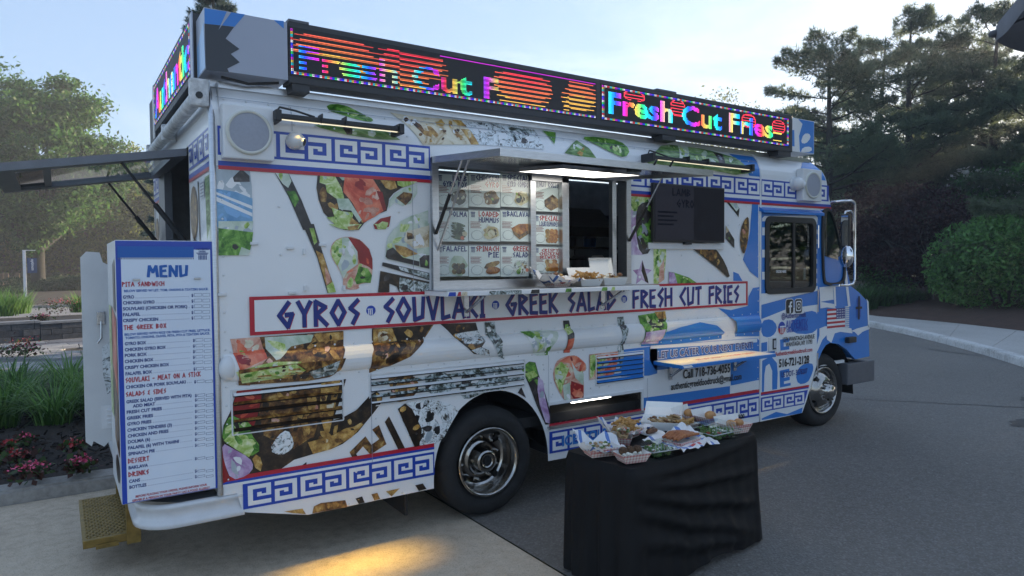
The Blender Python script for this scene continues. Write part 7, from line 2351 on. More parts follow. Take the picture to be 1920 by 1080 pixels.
for px_, dd, h, lab in ((5, 19.5, 1.0, 'feathery green grass at the left edge of the raised planter'), (32, 20.5, 0.95, 'feathery green grass beside the white flowers of the raised planter'), (-25, 19.8, 1.0, 'feathery grass beyond the left end of the planter'), (150, 21, 0.8, 'tuft of grass in the planter by the open cabinet door')):
    p = GP(px_, dd); grass_clump(p.x, p.y, 0.38, 260, h, lab, DL)
for px_, dd, z, r, pet, lab in ((80, 17.2, 0.4, 0.16, PINK, 'pink flowers on the planter wall corner'), (68, 17.3, 0.4, 0.15, WPET, 'white flowers on the planter wall corner'), (100, 20.0, 0.4, 0.35, DRED, 'red tinged low shrub roses in the raised planter'), (125, 20.4, 0.4, 0.38, PINK, 'pink shrub roses behind the planter wall'), (12, 13.2, 0.02, 0.2, WPET, 'white bedding flowers at the foot of the planter wall'), (36, 13.0, 0.02, 0.3, DRED, 'bronze leaved bedding plant at the foot of the planter wall'), (52, 13.1, 0.02, 0.22, PINK, 'pale pink bedding plant before the planter wall')):
    p = GP(px_, dd); begonia(p.x, p.y, r, pet, lab, 50, z=z)
# far road, kerb and bed
mb = MB(); mb.add([(-60, 22.6, 0.0), (40, 22.6, 0.0), (40, 33.5, 0.0), (-60, 33.5 - 2, 0.0)], [(0, 1, 2, 3)], ground_mat('worn_asphalt', [(0.12, 0.12, 0.125), (0.17, 0.17, 0.175), (0.20, 0.20, 0.205)], 0.4, 8, 0.2, 60, 0.9)); tag(mb.build('far_road'), kind='structure')
mb = MB(); mb.prism([(-60, 31.5, 0), (40, 33.5, 0), (40, 33.5, 0.13), (-60, 31.5, 0.13)], (0, 0.35, 0), CURBM); tag(mb.build('far_kerb'), kind='structure')
mb = MB(); mb.add([(-60, 31.85, 0.10), (40, 33.85, 0.10), (40, 46, 0.4), (-60, 46, 0.4)], [(0, 1, 2, 3)], MULCH); tag(mb.build('far_bed'), kind='structure')
mb = MB(); mb.add([(-110, 46, 0.38), (110, 46, 0.38), (110, 150, 1.5), (-110, 150, 1.5)], [(0, 1, 2, 3)], LAWN); tag(mb.build('far_lawn'), kind='structure')
p = GP(72, 44)
broadleaf('shade_tree', p, 13.5, (0, 0, 8.6), (5.2, 5.2, 5.4), 21, G1, nclu=165, per=330, leaf=0.15, trunk_r=0.42, fork=0.24, clu_r=1.0, label='large vase shaped shade tree behind the banner post', nlimb=26, bark=mat('shaded_bark', (0.022, 0.020, 0.016), rough=0.9, vary=0.35, scale=6, bump=0.6, bscale=22))  # bark colour darkened to counter the sun on this trunk
p = GP(-60, 52)
broadleaf('shade_tree', p, 15, (0, 0, 9.0), (5.5, 5.5, 6.2), 22, G1, nclu=140, per=300, leaf=0.15, trunk_r=0.4, clu_r=1.0, label='tall shade tree at the far left picture edge', nlimb=18)
for (px_, dd, H, r, seed, mm, lab) in ((215, 56, 11.5, 4.6, 23, G2, 'sunlit yellow green tree seen under the lifted rear hatch'), (120, 60, 10, 4.0, 24, G2, 'sunlit tree behind the big shade tree'), (20, 58, 9.5, 4.2, 25, G2, 'sunlit low tree left of the banner post'), (285, 58, 10.5, 4.4, 26, G2, 'sunlit tree half hidden by the tail of the truck')):
    p = GP(px_, dd)
    broadleaf('small_tree', p, H, (0, 0, H * 0.58), (r, r, H * 0.42), seed, mm, nclu=150, per=210, leaf=0.15, trunk_r=0.22, fork=0.12, clu_r=1.0, label=lab, group='trees across the far road', bark=BARKW)
for i, (px_, dd, H) in enumerate(((95, 62, 7.5), (160, 64, 9), (205, 63, 9), (40, 63, 7.5), (-20, 64, 9), (250, 66, 10), (310, 64, 9), (-80, 62, 10))):
    p = GP(px_, dd)
    spruce('evergreen_tree', p, H, 3.0, 40 + i, HEM, ['dark evergreen behind the sunlit trunks', 'dark evergreen right of the sunlit trunks', 'dark evergreen below the lifted hatch', 'dark evergreen left of the shade tree', 'dark evergreen near the left edge', 'dark evergreen beside the tail of the truck', 'dark evergreen behind the tail of the truck', 'dark evergreen beyond the left picture edge'][i], 'dark evergreens far left', step=0.8, per=110, nl=0.5, nbr=10, width=0.08)
for px_, dd, H in ((124, 62, 6), (139, 61, 6)):
    p = GP(px_, dd)
    t = empty('bare_trunk', p); tag(t, 'slim sunlit trunk, %s of the pair behind the yew hedge' % ('left' if px_ == 124 else 'right'), 'tree', 'pair of sunlit trunks')
    mb = MB(); mb.tube([(0, 0, 0), (0.1, 0, H * 0.4), (0, 0.1, H)], [0.42, 0.34, 0.2], BARKW, n=9); mb.build('trunk', t)
    rg = np.random.default_rng(int(px_)); pos = rg.normal(size=(900, 3)) * [1.3, 1.3, 0.7] + [0, 0, H]
    q = leaf_quads(pos, 0.16, rg); fast_mesh('crown', q.reshape(-1, 3), len(pos), 4, G1, rg.integers(0, 3, len(pos)), parent=t)
for px_, dd, r, h, lab in ((28, 43, 0.95, 1.15, 'clipped round yew left of the banner post'), (100, 42, 1.1, 1.15, 'wide clipped yew right of the shade tree trunk'), (135, 43.5, 1.3, 1.25, 'clipped yew nearest the open cabinet door'), (10, 38, 0.9, 0.6, 'low spreading shrub at the left picture edge'), (165, 43, 1.2, 1.3, 'clipped yew behind the menu cabinet')):
    p = GP(px_, dd); shrub('yew_shrub', (p.x, p.y, 0.15), r, h, int(px_ + 9), YEW, lab, group='clipped yews along the far bed', n=2600, leaf=0.075, core=0.75)
# banner on a white post
p = ZP(48, 566, 0.0)
t = empty('banner_post', (p.x, p.y, 0)); tag(t, 'white post carrying a small blue banner by the far kerb', 'sign')
PM = mat('post_white', (0.75, 0.75, 0.75), rough=0.5)
sc_ = (p - CAMP).dot(CF) / FL
mb = MB(); mb.box(-0.07, 0.07, -0.07, 0.07, 0, 97 * sc_, PM); mb.box(0.05, 0.5, -0.03, 0.03, 96 * sc_, 97.2 * sc_, PM); mb.build('post', t)
mb = MB(); mb.box(0.12, 0.12 + 15 * sc_, -0.012, 0.012, 54 * sc_, 82 * sc_, mat('banner_blue', '#23406b', rough=0.7, vary=0.1)); bn = mb.build('banner', t)
mb = MB(); put_text(mb, 'optimum', (0.12 + 6.5 * sc_, -0.016, 80 * sc_), (0, 0, -1), (1, 0, 0), 4.6 * sc_, PM, width=21 * sc_, bold=0.03, n=(0, -1, 0)); mb.build('banner_lettering', bn)
for px_, lab in ((2, 'wooden bollard at the left picture edge'), (12, 'second wooden bollard from the left picture edge'), (33, 'third wooden bollard, just left of the banner post')):
    p = GP(px_, 47); mb = MB(); mb.bbox(-0.14, 0.14, -0.14, 0.14, 0, 1.15, BARKW, 0.02); o = mb.build('bollard', loc=(p.x, p.y, 0.3)); tag(o, lab, 'bollard', 'wooden bollards far left')
p = GP(412, 14.5)
spruce('blue_spruce', p, 8.2, 1.9, 61, SPN, 'blue spruce rising behind the tail of the truck', step=0.30, per=150, nl=0.10, nbr=11, width=0.010)

# ------------------------------------------------------------------ right: kerb, walk, bed, pines
GZR = 0.07
kt = [ZP(x, y, GZR + 0.13) for x, y in ((1640, 605), (1700, 616), (1780, 634), (1850, 652), (1920, 672), (1990, 695))]
kt = [kt[0] + (kt[0] - kt[1]).normalized() * 16] + kt + [Vector((9.2, -1.6, kt[0].z)), Vector((8.4, -3.2, kt[0].z)), Vector((8.0, -6, kt[0].z)), Vector((8.0, -14, kt[0].z))]
wb = [ZP(x, y, GZR + 0.13) for x, y in ((1640, 592), (1700, 597), (1780, 604), (1850, 612), (1920, 620), (1990, 628))]
wb = [wb[0] + (kt[0] - kt[2]).normalized() * 16] + wb + [Vector((15.5, -0.5, wb[0].z)), Vector((14.2, -3.2, wb[0].z)), Vector((13.5, -6, wb[0].z)), Vector((13.5, -14, wb[0].z))]
def resample(pl, n):
    d = [0]
    for a, b in zip(pl[:-1], pl[1:]): d.append(d[-1] + (b - a).length)
    out = []
    for k in range(n + 1):
        s_ = d[-1] * k / n
        i = max(0, min(len(pl) - 2, next((j for j in range(len(d) - 1) if d[j + 1] >= s_), len(pl) - 2)))
        out.append(pl[i].lerp(pl[i + 1], (s_ - d[i]) / max(1e-6, d[i + 1] - d[i])))
    return out
NK = 44
kr, wr = resample(kt, NK), resample(wb, NK)
rk = empty('painted_kerb', (0, 0, 0)); tag(rk, kind='structure')
rg = random.Random(5)
for i in range(NK):
    a, b = kr[i], kr[i + 1]
    d = (b - a).normalized(); nrm = Vector((d.y, -d.x, 0))
    if nrm.dot(wr[i] - a) < 0: nrm = -nrm
    mb = MB()
    g = 0.003
    jt = lambda: rg.uniform(-0.006, 0.006)
    top = [a + d * g, b - d * g, b - d * g + nrm * 0.17, a + d * g + nrm * 0.17]
    lo = [p_ - nrm * 0.025 * (k < 2) + Vector((0, 0, -0.16)) for k, p_ in enumerate(top)]
    mid = [top[0] - nrm * 0.015 + Vector((0, 0, -0.03 + jt())), top[1] - nrm * 0.015 + Vector((0, 0, -0.03 + jt()))]
    mb.add([tuple(p_) for p_ in top + lo + mid], [(0, 1, 2, 3), (8, 9, 1, 0), (4, 5, 9, 8), (0, 3, 7, 4, 8), (1, 9, 5, 6, 2)], WHITEK)
    mb.build('kerb_stone', rk)
walk = empty('sidewalk'); tag(walk, kind='structure')
for i in range(0, NK, 2):
    q = []
    for j in (i, i + 1, i + 2):
        d = (kr[min(j + 1, NK)] - kr[max(j - 1, 0)]).normalized(); nrm = Vector((d.y, -d.x, 0))
        if nrm.dot(wr[j] - kr[j]) < 0: nrm = -nrm
        q.append((kr[j] + nrm * 0.18, wr[j]))
    sh = (q[2][0] - q[0][0]).normalized() * 0.008
    pts = [q[0][0] + sh, q[1][0], q[2][0] - sh, q[2][1] - sh, q[1][1], q[0][1] + sh]
    mb = MB(); mb.prism([tuple(p_ + Vector((0, 0, -0.006))) for p_ in pts], (0, 0, -0.12), WALK); mb.build('sidewalk_slab', walk)
mb = MB()
far = [p_ + Vector((26 + 0.2 * i, 12, 0)) for i, p_ in enumerate(wr)]
bed = []
for i in range(NK + 1):
    for k in range(9):
        f_ = k / 8
        p_ = wr[i].lerp(far[i], f_ ** 1.5)
        bed.append((p_.x, p_.y, wr[i].z - 0.02 + 0.30 * min(1, f_ * 5) + 0.03 * math.sin(i * 2.1 + k * 1.7) * (k > 0)))
mb.add(bed, [(i * 9 + k, i * 9 + k + 1, (i + 1) * 9 + k + 1, (i + 1) * 9 + k) for i in range(NK) for k in range(8)], MULCHR, True)
tag(mb.build('bark_bed'), kind='structure')
def at_px(px_, dd, z=0.35): 
    p_ = GP(px_, dd); return (p_.x, p_.y, z)
shrub('round_bush', at_px(1885, 18.6, 0.15), 1.72, 2.95, 71, BUSH, 'big clipped round green bush beside the sidewalk', n=17000, leaf=0.066, core=0.86, lumps=16, aspect=0.45)
broadleaf('japanese_maple', at_px(1745, 22, 0.3), 4.0, (-0.5, 0.3, 2.2), (2.4, 2.2, 1.5), 72, MAPR, nclu=95, per=210, leaf=0.06, trunk_r=0.10, fork=0.2, clu_r=0.55, label='dark red Japanese maple left of the round bush', cat='tree', bark=BARK, nlimb=12)
broadleaf('japanese_maple', at_px(1655, 25, 0.3), 4.0, (0, 0.3, 2.4), (2.3, 2.2, 1.7), 73, MAPR, nclu=90, per=210, leaf=0.065, trunk_r=0.12, fork=0.2, clu_r=0.6, label='dark red Japanese maple behind the truck mirror', cat='tree', bark=BARKD, nlimb=12)
for i, (px_, dd, h, lab) in enumerate(((1625, 20.5, 0.85, 'tuft of long grass just beyond the truck nose'), (1655, 20.8, 0.9, 'long grass clump at the front of the bark bed'), (1690, 21.0, 0.85, 'long grass clump left of the red maple trunk'), (1600, 22, 0.9, 'grass clump behind the truck nose'), (1715, 21.6, 0.7, 'small grass clump by the red maple trunk'))):
    p_ = at_px(px_, dd, 0.3); grass_clump(p_[0], p_[1], p_[2], 420, h, lab, [YEW[1], DL[2], BUSH[2]], 'grasses in the bark bed')
shrub('leafy_shrub', at_px(1665, 23, 0.3), 0.9, 1.5, 74, [BUSH[0], YEW[1]], 'loose green shrub with pale blossoms behind the grasses', n=2600, leaf=0.06, core=0.5)
p_ = at_px(1668, 22.4, 1.65)
rg2 = np.random.default_rng(9)
# pines
pl = (('left', 1538, 25.5, 9.3, 81, 3.5, 0.36), ('middle', 1690, 27.5, 10.9, 82, 3.8, 0.30), ('right', 1850, 26.0, 10.8, 83, 3.7, 0.30), ('far', 1640, 33, 12.0, 84, 3.6, 0.28), ('edge', 1985, 25, 11.5, 85, 3.8, 0.25), ('back', 1775, 34, 12.3, 86, 3.6, 0.25), ('outer', 2160, 17.5, 9, 87, 3.2, 0.2), ('outer2', 2300, 20, 10, 88, 3.4, 0.2), ('outer3', 2150, 27, 12, 90, 3.6, 0.2), ('gap', 1915, 33, 13.2, 89, 3.6, 0.2))  # outer pines are added out of view to keep low sun off the road
plab = dict(left='pine nearest the truck nose with a branch reaching left', middle='tall pine with a snapped limb in the middle of the grove', right='tall pine rising behind the round bush', far='slender pine seen between the front two', edge='pine cut by the right picture edge', back='taller pine at the back of the grove', outer='added pine beyond the right picture edge, blocking the sun', outer2='outermost added pine past the right picture edge, blocking the sun', outer3='added back pine outside the right picture edge, blocking the sun', gap='back pine filling the gap at the right edge')
for (k, px_, dd, H, seed, sp_, low) in pl:
    pine('pine_tree', at_px(px_, dd, 0.3), H, seed, PN, plab[k], 'pines right of the truck', lean=(0.3, -0.2), spread=sp_ * 1.28, low=low * 0.55, nbr=46, tufts=400, trunk_r=0.16 + 0.004 * dd, nl=0.20, broken=(k == 'middle'))
for i, (px_, dd, H) in enumerate(((1560, 36, 7.5), (1610, 38, 8.5), (1665, 37, 8), (1725, 36, 8.5), (1790, 38, 9), (1850, 36, 8.5), (1920, 38, 9), (1990, 37, 9), (2080, 37, 9), (2200, 38, 9), (1505, 40, 6.5), (1440, 42, 6.5), (1370, 44, 6))):
    spruce('hemlock', at_px(px_, dd, 0.3), H, 2.4, 90 + i, HEM, ['dark hemlock just right of the cab roof', 'dark hemlock behind the truck mirror', 'dark hemlock left of the snapped pine limb', 'dark hemlock right of the snapped pine limb', 'dark hemlock above the left of the round bush', 'dark hemlock above the round bush', 'dark hemlock at the right picture edge', 'dark hemlock beyond the right picture edge', 'dark hemlock well outside on the right', 'outermost dark hemlock on the right', 'dark hemlock hidden behind the cab', 'dark hemlock hidden behind the screen side of the truck', 'dark hemlock hidden behind the middle of the truck'][i], 'dark hemlocks behind the pines', step=0.55, per=110, nl=0.28, nbr=11, width=0.035)
broadleaf('flowering_dogwood', at_px(1895, 24, 0.3), 5.2, (0, 0, 3.7), (2.0, 1.8, 1.0), 75, [BUSH[0], BUSH[2]], nclu=40, per=110, leaf=0.07, trunk_r=0.09, clu_r=0.5, label='white flowering dogwood above the round bush', bark=BARKD)
rg2 = np.random.default_rng(19)
c_ = at_px(1895, 24, 0.3)
t = [o for o in bpy.data.objects if o.name.startswith('flowering_dogwood')][0]
pos = np.concatenate([rg2.normal(size=(14, 3)) * [0.28, 0.28, 0.06] + [x_, y_, 4.2 + rg2.uniform(-0.4, 0.5)] for x_, y_ in rg2.uniform(-1.6, 1.6, (26, 2))])
q = leaf_quads(pos, 0.07, rg2, 0.95, 0.9); fast_mesh('blossoms', q.reshape(-1, 3), len(pos), 4, [WPET], parent=t)
broadleaf('airy_tree', at_px(1365, 42, 0.3), 11.8, (0, 0, 8.2), (3.2, 3.2, 3.6), 76, [leafmat('airy_leaf', (0.10, 0.12, 0.055), 0.5)], nclu=60, per=90, leaf=0.10, trunk_r=0.16, clu_r=1.0, label='thin pale tree showing above the light sign', bark=BARK)
# stone bench far behind the mirror
t = empty('garden_bench', at_px(1612, 30, 0.35)); tag(t, 'pale stone bench in the shade behind the truck mirror', 'bench')
mb = MB(); mb.bbox(-0.6, 0.6, -0.2, 0.2, 0.42, 0.52, WALK, 0.02); mb.build('seat', t)
for s_ in (-1, 1):
    mb = MB(); mb.bbox(s_ * 0.45 - 0.08, s_ * 0.45 + 0.08, -0.17, 0.17, 0, 0.42, WALK, 0.02); mb.build('leg', t)
mb = MB(); mb.bbox(-0.6, 0.6, 0.16, 0.24, 0.6, 1.0, WALK, 0.02); mb.build('backrest', t)

# trees beyond the right picture edge, mirrored in the cab windows
for i, (x_, y_, H) in enumerate(((21, -6, 9), (23, -11, 10), (20, -15, 9), (25, -20, 11))):
    broadleaf('roadside_tree', (x_, y_, 0.1), H, (0, 0, H * 0.55), (3.6, 3.6, H * 0.42), 110 + i, G1, nclu=70, per=110, leaf=0.16, trunk_r=0.2, fork=0.15, clu_r=1.0, label=['first', 'second', 'third', 'fourth'][i] + ' roadside tree beyond the right picture edge', group='roadside trees right of the picture')

# tar seam, tyre-dark band, fallen leaves and grit on the asphalt
TAR = mat('tar', (0.012, 0.012, 0.013), rough=0.5)
def seam(pts, w, seed):
    rg = random.Random(seed); mb = MB(); vs = []
    path = resample([Vector((x, y, 0)) for x, y in pts], 40)
    for i, p_ in enumerate(path):
        d = (path[min(i + 1, 40)] - path[max(i - 1, 0)]).normalized(); nn = Vector((-d.y, d.x, 0))
        c_ = p_ + nn * rg.uniform(-0.02, 0.02); ww = w * rg.uniform(0.5, 1.2)
        for s_ in (-1, 1):
            q_ = c_ + nn * s_ * ww; vs.append((q_.x, q_.y, gz(q_.x, q_.y) + 0.004))
    mb.add(vs, [(2 * i, 2 * i + 1, 2 * i + 3, 2 * i + 2) for i in range(40)], TAR)
    tag(mb.build('road_seam'), kind='structure')
s0, s1_ = ZP(1600, 748, 0.07), ZP(1920, 765, 0.07)
seam([(s0.x - (s1_.x - s0.x), s0.y - (s1_.y - s0.y)), (s0.x, s0.y), (s1_.x, s1_.y), (2 * s1_.x - s0.x, 2 * s1_.y - s0.y)], 0.010, 1)
s0, s1_ = ZP(1740, 655, 0.07), ZP(1840, 668, 0.07)
seam([(s0.x, s0.y), (s1_.x, s1_.y)], 0.02, 2)
rgl = np.random.default_rng(77)
n = 420
pos = np.stack([rgl.uniform(1.7, 15, n), rgl.uniform(-6, 6, n), np.zeros(n)], 1)
pos[:, 2] = [gz(x, y) + 0.007 for x, y in pos[:, :2]]
q = leaf_quads(pos, 0.014, rgl, 0.0, 0.6); q[:, :, 2] = pos[:, None, 2] + rgl.uniform(0, 0.006, (n, 4))
o = fast_mesh('road_litter', q.reshape(-1, 3), n, 4, [mat('dry_leaf', (0.16, 0.11, 0.06), rough=0.8), mat('grit', (0.30, 0.29, 0.27), rough=0.8)], rgl.integers(0, 2, n))
tag(o, 'dry leaf bits and grit scattered over the asphalt', 'litter', kind='stuff')

# oil drips on the asphalt and a crack across the apron
STAIN = mat('oil_stain', (0.035, 0.034, 0.033), rough=0.55, vary=0.3, scale=20)
rgo = random.Random(15)
for (x_, y_, r_) in ((5.2, -2.6, 0.13), (7.4, -1.1, 0.2), (8.8, -0.6, 0.12), (3.9, -2.9, 0.08), (6.3, -3.2, 0.10), (9.6, -2.2, 0.16)):
    mb = MB(); pts = []
    for k in range(20):
        rr = r_ * rgo.uniform(0.6, 1.15); px2, py2 = x_ + rr * math.cos(k * math.pi / 10) * 1.4, y_ + rr * math.sin(k * math.pi / 10)
        pts.append((px2, py2, gz(px2, py2) + 0.004))
    mb.poly(pts, STAIN); tag(mb.build('oil_stain'), kind='structure')

# ------------------------------------------------------------------ table under a black cloth
TTZ = 0.68
TN, TR, TL = Vector((1.655, -1.41, 0)), Vector((2.78, -1.31, 0)), Vector((1.585, -0.955, 0))
tux = (TR - TN).normalized(); tvy = Vector((-tux.y, tux.x, 0))
TLx, TLy = 1.13, 0.47
table = empty('folding_table', TN + tux * TLx / 2 + tvy * TLy / 2, math.atan2(tux.y, tux.x))
tag(table, 'folding table hidden under a long black cloth', 'table')
GTAB = mat('table_plastic', (0.5, 0.5, 0.5), rough=0.6)
mb = MB(); mb.bbox(-TLx / 2 + 0.03, TLx / 2 - 0.03, -TLy / 2 + 0.03, TLy / 2 - 0.03, TTZ - 0.045, TTZ - 0.012, GTAB, 0.01); mb.build('tabletop', table)
for sx in (-1, 1):
    for sy in (-1, 1):
        mb = MB(); mb.cyl((sx * (TLx / 2 - 0.12), sy * (TLy / 2 - 0.08), 0.004), (sx * (TLx / 2 - 0.12), sy * (TLy / 2 - 0.08), TTZ - 0.045), 0.014, GREYM, n=8); mb.build('leg', table)
CLOTH = mat('black_cloth', (0.0042, 0.0042, 0.0052), rough=0.7, vary=0.25, scale=4, bump=0.12, bscale=900, spec=0.28)
def rr_loop(w, h, r, n):
    """points and outward normals round a rounded rectangle"""
    per = 2 * (w + h) - 8 * r + 2 * math.pi * r
    out = []
    for k in range(n):
        s_ = per * k / n
        segs = [(w - 2 * r, 'b'), (math.pi * r / 2, 'c0'), (h - 2 * r, 'r'), (math.pi * r / 2, 'c1'), (w - 2 * r, 't'), (math.pi * r / 2, 'c2'), (h - 2 * r, 'l'), (math.pi * r / 2, 'c3')]
        for L, nm in segs:
            if s_ <= L: break
            s_ -= L
        if nm == 'b': p, nn = (-w / 2 + r + s_, -h / 2), (0, -1)
        elif nm == 'r': p, nn = (w / 2, -h / 2 + r + s_), (1, 0)
        elif nm == 't': p, nn = (w / 2 - r - s_, h / 2), (0, 1)
        elif nm == 'l': p, nn = (-w / 2, h / 2 - r - s_), (-1, 0)
        else:
            i = int(nm[1]); a = -math.pi / 2 + i * math.pi / 2 + s_ / r
            c = ((w / 2 - r, -h / 2 + r), (w / 2 - r, h / 2 - r), (-w / 2 + r, h / 2 - r), (-w / 2 + r, -h / 2 + r))[i]
            nn = (math.cos(a), math.sin(a)); p = (c[0] + r * nn[0], c[1] + r * nn[1])
        out.append((p, nn))
    return out
NP, NR = 260, 30
lp_ = rr_loop(TLx + 0.012, TLy + 0.012, 0.035, NP)
vs, fs = [], []
for j in range(NR + 1):
    t_ = j / NR
    for k, (p, nn) in enumerate(lp_):
        # nearness to the four corners lets the cloth fall there in cones
        cd = min(math.hypot(abs(p[0]) - TLx / 2, abs(p[1]) - TLy / 2), 0.45) / 0.45
        corner = (1 - cd) ** 2
        ph = k / NP * 2 * math.pi
        front = 1.0 if nn[1] < -0.5 else 0.0
        left = 1.0 if nn[0] < -0.5 else 0.0
        fold = (0.016 * math.sin(ph * 17 + 1.3) + 0.013 * math.sin(ph * 29 + 0.4) + 0.010 * math.sin(ph * 11 + t_ * 2.0)) * (t_ ** 0.8) * (1 - 0.72 * front)
        u = (p[0] + TLx / 2) / TLx
        swag = 0.0
        if front:      # slack loops hung between the near corner and the far one
            for (d0, k_, am, wd) in ((0.07, 0.16, 0.020, 0.030), (0.11, 0.42, 0.030, 0.040), (0.17, 0.66, 0.034, 0.050), (0.30, 0.80, 0.030, 0.055), (0.55, 0.62, 0.026, 0.060)):
                c_ = d0 + k_ * u - 0.22 * u * u
                dd_ = (t_ - c_) / wd
                swag += am * (math.exp(-dd_ * dd_) - 0.45 * math.exp(-((dd_ - 1.6) ** 2))) * min(1, u * 4) ** 0.7 * min(1, (1 - u) * 5)
        off = 0.004 + 0.012 * t_ + 0.012 * corner * t_ ** 1.2 + fold + swag * (t_ < 0.98)
        if left: off += 0.0
        hem = 0.012 + 0.03 * abs(math.sin(ph * 3 + 0.7)) * (1 - corner) + (0.02 * (u if front else 0))
        z = TTZ - 0.003 - (TTZ - 0.003 - hem) * t_
        rnd_ = 0.012 * (1 - min(1, t_ * NR / 2)) if t_ < 0.1 else 0
        vs.append((p[0] + nn[0] * (off - rnd_), p[1] + nn[1] * (off - rnd_), z))
for j in range(NR):
    for k in range(NP):
        fs.append((j * NP + k, j * NP + (k + 1) % NP, (j + 1) * NP + (k + 1) % NP, (j + 1) * NP + k))
mb = MB()
mb.add(vs, fs, CLOTH, True)
o_ = len(mb.v)
ti = [i for i in range(NP)]
nxt, nyt = 22, 10
# top sheet with slight ripples, joined to the first ring
rings = 6
tv_, tf_ = [], []
rg = np.random.default_rng(3)
for j in range(rings + 1):
    f_ = 1 - j / rings
    for k in range(NP):
        x, y, z = vs[k]
        tv_.append((x * f_, y * (f_ if j else 1), TTZ - 0.003 + (0.004 * (j > 0)) + (0.002 * math.sin(x * f_ * 22 + y * 15) if j else 0)))
for j in range(rings):
    for k in range(NP):
        tf_.append((j * NP + k, (j + 1) * NP + k, (j + 1) * NP + (k + 1) % NP, j * NP + (k + 1) % NP))
mb.add(tv_, tf_, CLOTH, True)
cloth = mb.build('black_tablecloth', loc=table.location)
cloth.rotation_euler = table.rotation_euler
tag(cloth, 'long black cloth draped over the folding table', 'tablecloth')
CTZ = TTZ + 0.004

# ------------------------------------------------------------------ food
def plaid():
    m = bpy.data.materials.new('red_plaid_board'); m.use_nodes = True
    n, l = m.node_tree.nodes, m.node_tree.links
    b = n['Principled BSDF']; b.inputs['Roughness'].default_value = 0.6
    t = n.new('ShaderNodeTexCoord'); sp = n.new('ShaderNodeSeparateXYZ'); l.new(t.outputs['Object'], sp.inputs[0])
    acc = None
    for ax, fr in ((0, 55.0), (1, 55.0), (2, 70.0)):
        mu = n.new('ShaderNodeMath'); mu.operation = 'MULTIPLY'; mu.inputs[1].default_value = fr
        l.new(sp.outputs[ax], mu.inputs[0])
        frn = n.new('ShaderNodeMath'); frn.operation = 'FRACT'; l.new(mu.outputs[0], frn.inputs[0])
        gt = n.new('ShaderNodeMath'); gt.operation = 'GREATER_THAN'; gt.inputs[1].default_value = 0.62; l.new(frn.outputs[0], gt.inputs[0])
        if acc is None: acc = gt.outputs[0]
        else:
            ad = n.new('ShaderNodeMath'); ad.operation = 'ADD'; l.new(acc, ad.inputs[0]); l.new(gt.outputs[0], ad.inputs[1]); acc = ad.outputs[0]
    dv = n.new('ShaderNodeMath'); dv.operation = 'MULTIPLY'; dv.inputs[1].default_value = 0.4; l.new(acc, dv.inputs[0])
    rp = n.new('ShaderNodeValToRGB'); rp.color_ramp.elements[0].color = (0.72, 0.66, 0.60, 1); rp.color_ramp.elements[1].color = (0.48, 0.10, 0.10, 1)
    l.new(dv.outputs[0], rp.inputs['Fac']); l.new(rp.outputs['Color'], b.inputs['Base Color'])
    return m
PLAID = plaid()
BOARD = mat('white_board', (0.74, 0.73, 0.70), rough=0.6, vary=0.04, scale=20)
PAPER = mat('white_paper', (0.76, 0.77, 0.79), rough=0.6, vary=0.04, scale=14, transl=0.15)
PBLUE = mat('paper_blue_print', (0.10, 0.20, 0.50), rough=0.6)
PRED = mat('paper_red_print', (0.50, 0.08, 0.08), rough=0.6)
FOAM = mat('foam', (0.80, 0.80, 0.78), rough=0.55)
F_FRY = mat('fries', (0.40, 0.20, 0.055), rough=0.45, c2=(0.58, 0.36, 0.13), scale=30)
F_MEAT = mat('grilled_meat', (0.085, 0.035, 0.016), rough=0.45, c2=(0.28, 0.13, 0.06), scale=40)
F_CHK = mat('fried_chicken', (0.24, 0.065, 0.02), rough=0.45, c2=(0.42, 0.16, 0.05), scale=45, bump=0.5, bscale=120)
F_FAL = mat('falafel', (0.055, 0.026, 0.012), rough=0.7, c2=(0.14, 0.07, 0.03), scale=60, bump=0.8, bscale=150)
F_DON = mat('dough_ball', (0.34, 0.15, 0.05), rough=0.4, c2=(0.50, 0.27, 0.10), scale=25)
F_PITA = mat('grilled_pita', (0.50, 0.36, 0.19), rough=0.65, c2=(0.22, 0.12, 0.05), scale=26)
F_LET = mat('salad_green', (0.07, 0.14, 0.03), rough=0.45, c2=(0.22, 0.30, 0.10), scale=30, transl=0.2)
F_FETA = mat('feta_crumb', (0.70, 0.68, 0.60), rough=0.6)
F_TOM = mat('tomato_bit', (0.45, 0.05, 0.03), rough=0.3)
F_SAU = mat('sauce', (0.62, 0.60, 0.52), rough=0.35)
def tray_mesh(mb, w, d, h, m_out, m_in, fl=0.72, y0=0.0):
    o = [(-w / 2, -d / 2), (w / 2, -d / 2), (w / 2, d / 2), (-w / 2, d / 2)]
    lo = [(x * fl, y * fl, 0.002) for x, y in o]; hi = [(x, y, h) for x, y in o]
    li = [(x * fl * 0.97, y * fl * 0.97, 0.005) for x, y in o]; hi2 = [(x * 0.975, y * 0.975, h) for x, y in o]
    mb.add(lo + hi, [(3, 2, 1, 0)] + [(k, (k + 1) % 4, 4 + (k + 1) % 4, 4 + k) for k in range(4)], m_out)
    mb.add(li + hi2, [(0, 1, 2, 3)] + [(4 + k, 4 + (k + 1) % 4, (k + 1) % 4, k) for k in range(4)], m_in)
    mb.add(hi + hi2, [(k, (k + 1) % 4, 4 + (k + 1) % 4, 4 + k) for k in range(4)], m_out)
